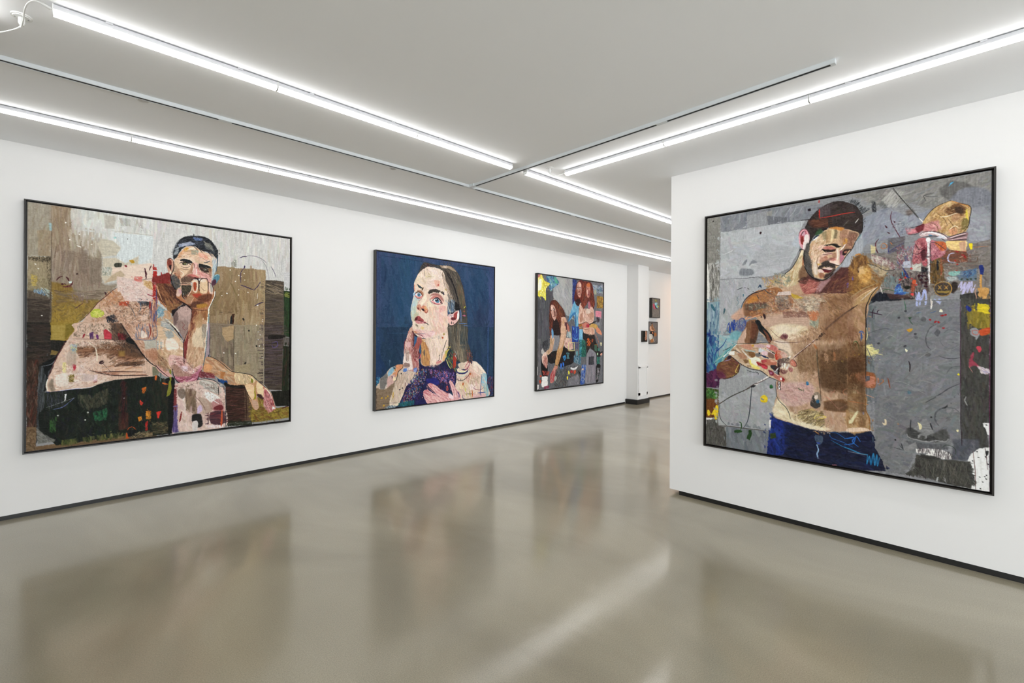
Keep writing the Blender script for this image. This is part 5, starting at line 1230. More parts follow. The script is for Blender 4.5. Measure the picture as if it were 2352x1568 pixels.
P3='''p 6E6E72 -15 -22 1800 -8 1813 2311 -13 2144
p 5A5A60 -5 280 361 260 363 1232 -4 1229
H 518,155,20.6,88,8,0.45,626268/525258/6A6A70/4A4A50 1 287 356 260 358 1232 1 1229
p A8A9A8 361 -6 860 1 862 745 694 670 600 513 362 416
H 518,137,25.4,70,40,0.45,B4B4B2/9A9C9C/A8A8AA/B8B4B0/8E9094 361 9 860 10 862 704 694 654 508 486 362 416
p 2A3A7A 860 1 970 8 971 494 861 500
H 403,28.4,9.43,80,60,0.72,3A4A9A/1E2A6A/5A6AB0/22304A 860 10 970 16 971 461 861 467
p 77767A 1364 -4 1786 -7 1792 1069 1476 1070
H 345,124,24.7,88,20,0.45,828288/6A6A70/8A8884/7A7A80 1444 23 1772 12 1777 1033 1502 984
p B0B0B8 1444 58 1551 57 1552 135 1458 134
H 230,43.1,12.3,30,60,0.72,A8A0C8/8AB0A8/D0D8E0/6A8AA0/3A4A6A/B0B8A0 1444 58 1744 50 1745 207 1579 202 1471 193
p A8A890 1471 158 1552 161 1552 239 1485 243
p 6A8A9A 1661 109 1696 115 1689 177 1655 179
p 8A6A38 1559 273 1759 268 1754 506 1561 506
H 345,37.3,10.3,80,50,0.77,C8A040/8A5A30/B06030/6A5A30/E0C860/A89840 1559 277 1756 272 1752 501 1562 502
p D88A9A 1520 569 1698 569 1699 718 1609 686 1527 681
p 8A8A90 1527 681 1678 684 1679 850 1528 845
P 5A5058,3 1555 688 1637 694 1651 772 1569 792
P E8DC50 -5 52 79 -1 132 78 186 111 284 141 208 209 175 274 186 435 90 372 -5 363
H 403,51.2,13.6,60,50,0.72,F4F0A0/D8C830/F8F4C8/C8B020/B8A840/E8E060 0 60 90 13 154 106 273 142 186 227 176 412 79 357 1 348
P F4F0D8,3 6 112 68 83 79 235 27 285 0 257
P B86A7A,3,.9 0 7 58 1 26 49 0 60
P 3A6AA8 186 42 240 -2 394 -2 439 25 507 110 417 177 328 231 306 279 262 205 306 139 240 114
H 403,42,12.2,50,50,0.72,7AB0D0/2A4A7A/D0E4E8/5AA08A/4A8AC0/A8D0A0/1E3A5A 186 42 240 2 417 12 507 110 328 231 306 272 262 197 284 133
P 5AA890,3 372 16 428 18 485 108 417 114
s C8D040,8.85 1 348 90 334 154 383 186 435
s D8D850,8.78 27 361 58 420 69 434
P 5A2E24 284 499 328 434 395 418 463 441 531 501 601 553 659 655 671 719 589 722 567 834 579 1049 556 1194 487 1234 419 1154 330 1138 285 1051 274 842 268 686
H 1382,80.3,8.89,75,35,0.68,7A3E2C/3A201E/9A5438/5A2C24/A8643E/2E1A1A/8A3A28 284 514 373 431 531 501 659 655 578 754 567 1154 397 1170 285 1051 272 764
P 2A1C1E,5,.9 373 761 463 774 532 915 533 1114 419 1114 352 957
P D0A898 306 529 351 511 407 555 441 640 441 711 407 783 373 776 329 700 307 622
P 8A5A50,3,.9 362 565 407 571 407 610 362 604
P 4A2A2A 307 599 323 598 320 622 307 622
s 3A2020,9.18 362 589 395 591
s A86A60,7.32 329 621 340 676 373 682
P A04A48,1 351 714 385 705 396 721 362 730
H 230,53.1,7.06,70,30,0.54,E0BCAC/B88878/D8B0A0/C89A88 318 528 418 570 430 759 373 761
P D4B09C 566 755 601 721 659 719 706 766 731 911 695 1048 660 1154 626 1235 602 1315 556 1394 533 1402 544 1154 567 954
H 460,54.9,10.9,80,30,0.59,E4C8B4/B8846A/D8B49C/9A6A58/C89A5A 572 754 695 742 719 912 672 1154 591 1363 545 1362
H 230,49.8,9.18,80,30,0.72,6A2A30/8A4A4A/3A3A40 660 816 730 814 719 944 660 945
P C07A68,3 718 822 778 894 790 992 743 976
P 6A2420 946 166 970 82 1057 8 1157 7 1338 7 1417 60 1444 143 1472 296 1499 423 1446 555 1393 472 1340 389 1313 264 1210 271 1147 535 1083 488 1034 574 947 479 909 349
H 1152,88.4,9.78,80,30,0.68,8A3428/4A1C1C/A84A30/6A2A24/C85A38/3A1A1C 946 182 1057 24 1338 16 1445 178 1486 432 1420 539 1327 373 1160 551 1058 473 922 381
P 2E1A1C,3,.8 946 396 1058 356 1071 455 1021 491 947 462
P D0A090 982 97 1032 35 1094 71 1114 169 1101 270 1070 331 1020 309 983 246 973 164
P C88A78 1235 126 1260 56 1338 33 1378 131 1365 252 1300 324 1248 260
s 2A1A1A,14.9 982 155 1020 144
s 2A1A1A,15 1051 149 1088 155
P 6A4A48,1 995 162 1020 156 1020 177 995 179
P 6A4A48,1 1057 161 1088 163 1082 180 1057 178
s A86858,7.98 1038 175 1026 234 1051 241
P A04A48,1 1020 276 1058 269 1045 287
P C86A30,4,.8 1247 74 1312 27 1365 73 1312 120
P 9A5A5A,4,.8 1274 190 1352 185 1339 287 1287 274
H 288,51.9,7.66,75,30,0.54,E0B4A4/B07A6A/D8A898/8A5A50 982 97 1101 87 1095 287 1008 293
P 6AAAC8 922 406 947 454 984 493 1033 491 1096 412 1058 489 1034 574 1034 740 1022 906 948 891 910 661 838 730 778 797 766 748 837 566 873 483
H 460,85.4,11.4,85,20,0.54,8AC4D8/4A90B8/A8D4E0/3A7AAA 885 466 1033 507 1029 889 936 875 910 645 790 764
P 3A7AB0,3 766 748 910 612 935 652 838 705 766 797
s 2A5A9A,14.8 935 644 948 784 960 907
P D8B4A4 1058 489 1096 429 1134 527 1237 564 1340 543 1393 472 1473 553 1487 682 1461 769 1368 831 1212 768 1135 820 1047 839 1022 773 1034 657
H 691,88.8,13.8,70,40,0.54,E8CCBC/C09480/DCB8A8/A87868/F0DCD0/B8886A 1058 489 1160 534 1340 543 1473 571 1474 743 1342 815 1085 805 1028 740
P C87080,3,.8 1301 409 1366 405 1367 516 1314 527
P A87038 1035 848 1123 829 1161 853 1148 920 1085 938 1035 906
P C88070,3 1135 828 1250 792 1342 840 1342 926 1251 936 1148 904
P B8384A,3 1251 843 1329 841 1329 900 1264 902
P C8A058,3 1342 866 1421 822 1555 836 1610 913 1556 931 1448 898 1342 900
s 2A2024,21 1342 840 1448 804 1555 766
s 3A2024,16 1555 706 1609 730 1610 773
P D89070,2 1556 896 1638 912 1721 999 1722 1041 1666 1034 1556 983
P D8B4A0 1161 920 1475 906 1489 1042 1476 1096 1343 1105 1239 1071 1174 987
H 288,60,12,80,40,0.54,C89078/E8CCB8/B07A60 1174 928 1475 915 1476 1070 1265 1071
p 8A8A90 363 1053 533 1052 533 1307 363 1336
p 5E5E64 -4 1101 80 1109 81 1977 -3 1970
H 345,76.4,13.5,85,20,0.54,7A7A80/54545A/8A8480/6A6468 1 1109 80 1116 81 1977 2 1971
P B8B4B0 81 1331 155 1232 188 1287 188 1364 113 1393
H 230,51.8,10.3,80,60,0.63,3A3A40/5A5A60/2A2A30 123 1170 242 1132 242 1256 177 1364 112 1255
p 2A4AA0 850 886 1047 882 1036 1132 1023 1174 863 1177
H 403,57.1,13.3,80,40,0.63,3A6AC0/1E2E80/4A80C8/2A3E90 856 894 1041 891 1023 1165 869 1173
s 7AC0E0,14.7 899 902 899 951
s 7AC0E0,14.9 979 900 979 1016
s 7AB8D0,9.89 875 1083 924 1124 986 1132 1023 1107
p 5AA0C8 1054 932 1155 930 1149 1132 1054 1132
H 230,87.4,5.8,88,5,0.72,8AC8E0/3A7AA8/B0D8E8 1057 932 1151 930 1147 1128 1058 1128
p 2E9AA8 1061 1132 1136 1132 1119 1459 1062 1457
H 172,40.8,11.6,0,5,0.72,1A5A6A/6AD0D8/2A3A40 1063 1140 1136 1140 1119 1451 1064 1449
p 2A6A5A 1130 1140 1258 1149 1247 1462 1119 1459
H 403,41.2,9.79,60,80,0.63,1E4A48/3A8A70/224A50/4A9A80 1137 1149 1252 1153 1243 1454 1122 1455
p 2A2628 1161 998 1343 1055 1489 1029 1557 1219 1668 1395 1751 1361 1738 1485 1669 1658 1559 1654 1559 1480 1477 1356 1344 1320 1266 1421 1252 1157 1149 1115
H 518,48.5,12.1,80,50,0.63,1A181C/3A3438/4A4440/22201E/5A3A28 1174 1014 1489 1046 1640 1359 1558 1462 1266 1353
l C8642A,31 1284 1132 1317 1107
l C8642A,31 1278 1191 1343 1124
l C8642A,31.1 1291 1243 1370 1149
l C8642A,31.2 1331 1260 1383 1192
p 9A4A2A 1409 1115 1462 1124 1449 1184 1409 1175
p 4A6A58 1496 1236 1578 1237 1578 1367 1504 1357
s B8702A,10.6 1503 1236 1578 1237 1582 1280
p 4A8A7A 1599 1306 1654 1307 1647 1360 1599 1359
p 2A5A58 1572 1471 1668 1483 1662 1640 1573 1628
H 172,43.5,10.3,60,60,0.63,3A8A78/1A3A3A/5AA890 1575 1480 1666 1483 1658 1631 1576 1624
P E0A890 1675 1421 1737 1405 1745 1458 1696 1466
p A8C8A0 1572 1393 1620 1398 1613 1446 1572 1441
s C87A50,10.7 1502 1011 1598 1132 1639 1220
d E8E0B0 13 1688 1207 1715 1207 1692 1242 1711 1242
P 1E1C1E 242 1396 375 1336 487 1338 626 1277 755 1270 840 1329 925 1346 913 1462 913 1544 816 1590 685 1617 557 1636 442 1544 330 1555 242 1505
H 864,65.5,12.7,80,50,0.63,161416/2A2628/3A2E2C/1A2224/4A2A24 253 1404 487 1346 637 1285 901 1362 901 1544 685 1609 488 1561 264 1522
P 161416 97 1462 242 1443 243 1755 102 1747
P D0AC94 296 1077 330 1053 397 1124 374 1226 352 1320 264 1397 199 1380 209 1333 286 1272 291 1155
H 345,52.6,8.74,75,30,0.59,E4C8B0/A87A68/B8886A/D8B898/8A8450 296 1085 385 1132 363 1305 242 1389 209 1357 286 1272
P 6AA0C8,2 329 936 363 959 374 1053 352 1116 330 1053
P E0C4B4 102 1424 177 1356 220 1404 242 1490 232 1567 210 1636 156 1580 113 1517
H 230,41.5,8.61,70,40,0.59,E8D0C0/C08878/A85A50/8A3A38 113 1439 220 1396 237 1568 199 1628 134 1564
P C89A68 487 1291 556 1196 625 1196 603 1341 534 1499 488 1593 443 1687 375 1652 420 1575 431 1480
H 633,54.2,10.8,100,20,0.59,D8B080/A87048/C89860/8A5A38/D8A890/B8A050 499 1291 556 1052 660 1051 603 1341 488 1593 431 1654 431 1496
P D4B094 567 892 683 890 660 1051 602 1228 522 1307 533 1196 556 1052
s 1E2024,11.2 414 1582 477 1601
P C88A78 331 1697 420 1606 477 1609 477 1688 443 1782 421 1828 365 1896 309 1884 298 1781
H 345,69.3,8.85,95,20,0.63,D8A8A0/A83A40/E8C0B8/8A2A34/C85A5A 320 1712 465 1656 432 1797 365 1896 303 1868
p D8B8A8 696 1100 839 1099 888 1296 791 1320 673 1277 649 1212
H 288,55.9,11.2,70,50,0.54,E8CCC0/B89088/D8A898/A87A70 661 1196 839 1107 876 1288 720 1294
H 230,39.1,9.29,60,60,0.72,A8B8C0/C8D0D0/5A7A90/D8D0B0 731 986 814 985 839 1099 719 1083
l E0D890,12.7 761 1189 918 1186
l E0D890,12.8 918 1186 923 1338
l E0D890,12.7 923 1340 768 1337
l E0D890,12.6 765 1337 762 1189
p 5E5A78 937 1198 1030 1203 1024 1307 943 1310
p 6AA0A8 962 1351 1018 1352 1018 1440 962 1438
p 2A5A70 913 1429 1087 1458 1087 1550 913 1544
H 288,46.1,11.5,60,60,0.72,3A7AA0/1E4A60/8AA0A8/C0C8C8/4A6A70 913 1429 1112 1450 1100 1618 913 1561
l 6AA8B0,11.6 708 1375 786 1385
l 6AA8B0,11.6 708 1379 780 1474
l 6AA8B0,11.6 786 1386 720 1471
l 6AA8B0,11.6 714 1471 792 1476
p 3A8AC0 609 1445 685 1407 703 1472 656 1519
s 1E2A3A,9.54 638 1454 673 1479
P 3A7AD8 551 1572 574 1561 592 1589 586 1661 557 1652
P 3A7AD8 615 1550 644 1547 656 1592 638 1623 615 1606
s 3A7AD8,19 569 1693 603 1654 685 1642
p 6A6A70 242 1552 420 1559 375 1652 320 1728 243 1755
H 1497,44.4,9.22,80,50,0.63,4A4A40/6A6A5A/2A3A3A/8A8A80/3A4A5A/5A3A38/7A7A80/22242A 443 1655 721 1619 1088 1634 1089 1969 722 2009 376 1983 420 1765
P D8D8D8,3 829 1640 914 1660 1025 1631 963 1695 841 1689
P E8DC48 757 1718 781 1711 799 1753 769 1776
P E8DC48 721 1814 751 1812 751 1856 727 1863
P C85A38 914 1709 963 1712 963 1762 914 1775
P B03A3A,2 817 1705 889 1708 865 1756 817 1746
s 8A2A30,14.8 853 1805 902 1874 939 1976
s 1E1E20,25.2 1025 1715 1101 1811 1108 1929
s 1E1E20,25.3 1126 1678 1114 1803 1076 1969
p 7A7A80 757 1849 1026 1781 1076 1885 1064 1984 746 1986
H 288,57.1,15.2,70,50,0.45,8A8A90/6A6A70/9A9298 793 1859 1026 1798 1064 1968 769 1980
P 2A5AB0 1138 1636 1254 1624 1241 1725 1216 1893 1204 1977 1089 1978 1114 1803
H 345,58.9,11.7,80,40,0.72,3A6AC8/1E3A8A/8AA0C0/C8C0A8/2A4AA0 1126 1619 1254 1624 1216 1893 1191 1976 1089 1969
P E8C8B0 1139 1687 1177 1684 1177 1714 1145 1712
P 8A8A90 1266 1455 1344 1320 1423 1330 1545 1410 1559 1567 1573 1706 1533 1878 1561 1967 1242 1971 1254 1726
H 576,121,18.1,85,20,0.45,7A7A80/9A989C/6E6A78/A89AA0/8A8090 1273 1455 1370 1355 1545 1445 1554 1949 1255 1964
p 3A3A44 1325 1465 1484 1460 1478 1624 1326 1627
p 4A4A50,2 1371 1474 1477 1473 1465 1615 1372 1612
p 77777C 1668 1483 1780 1397 1783 1991 1616 1988
P 1E1C1E 1559 1654 1683 1641 1670 1746 1643 1876 1616 1962 1547 1957
H 230,31,6.18,80,30,0.81,D8D0D0/3A3A40/A88A9A/6A9A8A 1573 1698 1656 1701 1629 1937 1561 1932
P E4E0DC 108 1778 232 1778 232 1840 167 1840 108 1832
P E4E0DC 108 1844 232 1844 232 1949 108 1948
p E8E4E0 -5 1589 9 1589 9 1742 -5 1741
p E8E4E0 -5 1902 28 1904 28 1973 -5 2001
P C8502E 49 1744 81 1738 92 1770 60 1768
P C8502E 39 1828 76 1823 81 1869 49 1882
H 149,26,6.91,80,60,0.81,C84A5A/D86A3A/8A3A40 113 1671 287 1695 265 1756 134 1749
H 149,26.1,6.94,80,60,0.81,B84A6A/6A2A3A 156 1952 287 1938 265 1991 156 1990
P A8B0A8,2 398 1827 443 1782 466 1831 421 1876
s 1E1414,7.95 989 144 1032 144
s 1E1414,8.01 1057 139 1092 144
P F0E0D8 995 162 1020 157 1022 170 997 173
P 2A1A1A 1005 161 1015 160 1015 170 1005 170
P F0E0D8 1060 159 1087 158 1085 172 1062 172
P 2A1A1A 1070 159 1080 159 1078 169 1070 169
P 8A5044,1 1020 210 1057 207 1055 240 1032 246
s 4A2020,6.98 1014 276 1039 281 1064 274
P 8A5A4C,2,.8 976 196 1001 195 1020 276 989 262
P E8C8B8,2,.8 1044 75 1088 80 1095 129 1038 125
P B07060,2,.7 1070 189 1101 204 1089 279 1064 289
s 5A2A20,7.19 1267 140 1306 133
P 7A4038,1,.8 1274 152 1306 146 1307 158 1276 163
s 7A3030,8.25 1294 265 1320 255 1333 267
P E8CCBC,2,.7 1254 175 1293 181 1287 257 1261 242
P 2A1818 356 577 401 583 396 603 362 596
P E8D8D0 364 584 387 587 382 595 366 595
s 3A1E1E,7.34 345 562 401 567
P 7A4A40,2,.8 373 612 418 625 429 696 401 736 384 682
P E8CCC0,2,.8 323 543 362 549 345 605 318 598
s 5A2A2A,6.42 357 720 385 713
H 518,46.9,3.89,80,30,0.63,1E1212/A8543A/D87848/3A1C1A 1132 18 1247 15 1248 260 1185 533 1083 471 1133 318
H 518,48.3,4.01,80,30,0.63,1E1212/A8543A/C86A44/3A1C1A 1365 47 1472 296 1486 467 1393 506 1340 389
H 691,48.7,3.59,75,35,0.63,1E1212/A8643E/C87A50/3A1C1A 395 430 531 509 659 655 555 739 486 583
P D8C8BC,2,.8 1249 547 1340 543 1367 609 1263 631
P B88870,3,.7 1341 628 1447 606 1460 692 1368 746
P A8705A,3,.7 1084 655 1147 635 1135 770 1072 805
s 8A5A4C,7.12 1160 534 1211 616 1199 734
s 2A1A1A,7.13 1022 848 1148 820 1250 792 1342 840
s 5A2A20,7.17 1136 921 1251 936 1342 917
s 2A4A7A,7.91 953 610 960 742 954 882
s C0E0F0,6.94 984 526 984 658
s 5A2020,6.76 724 822 778 894 784 975'''
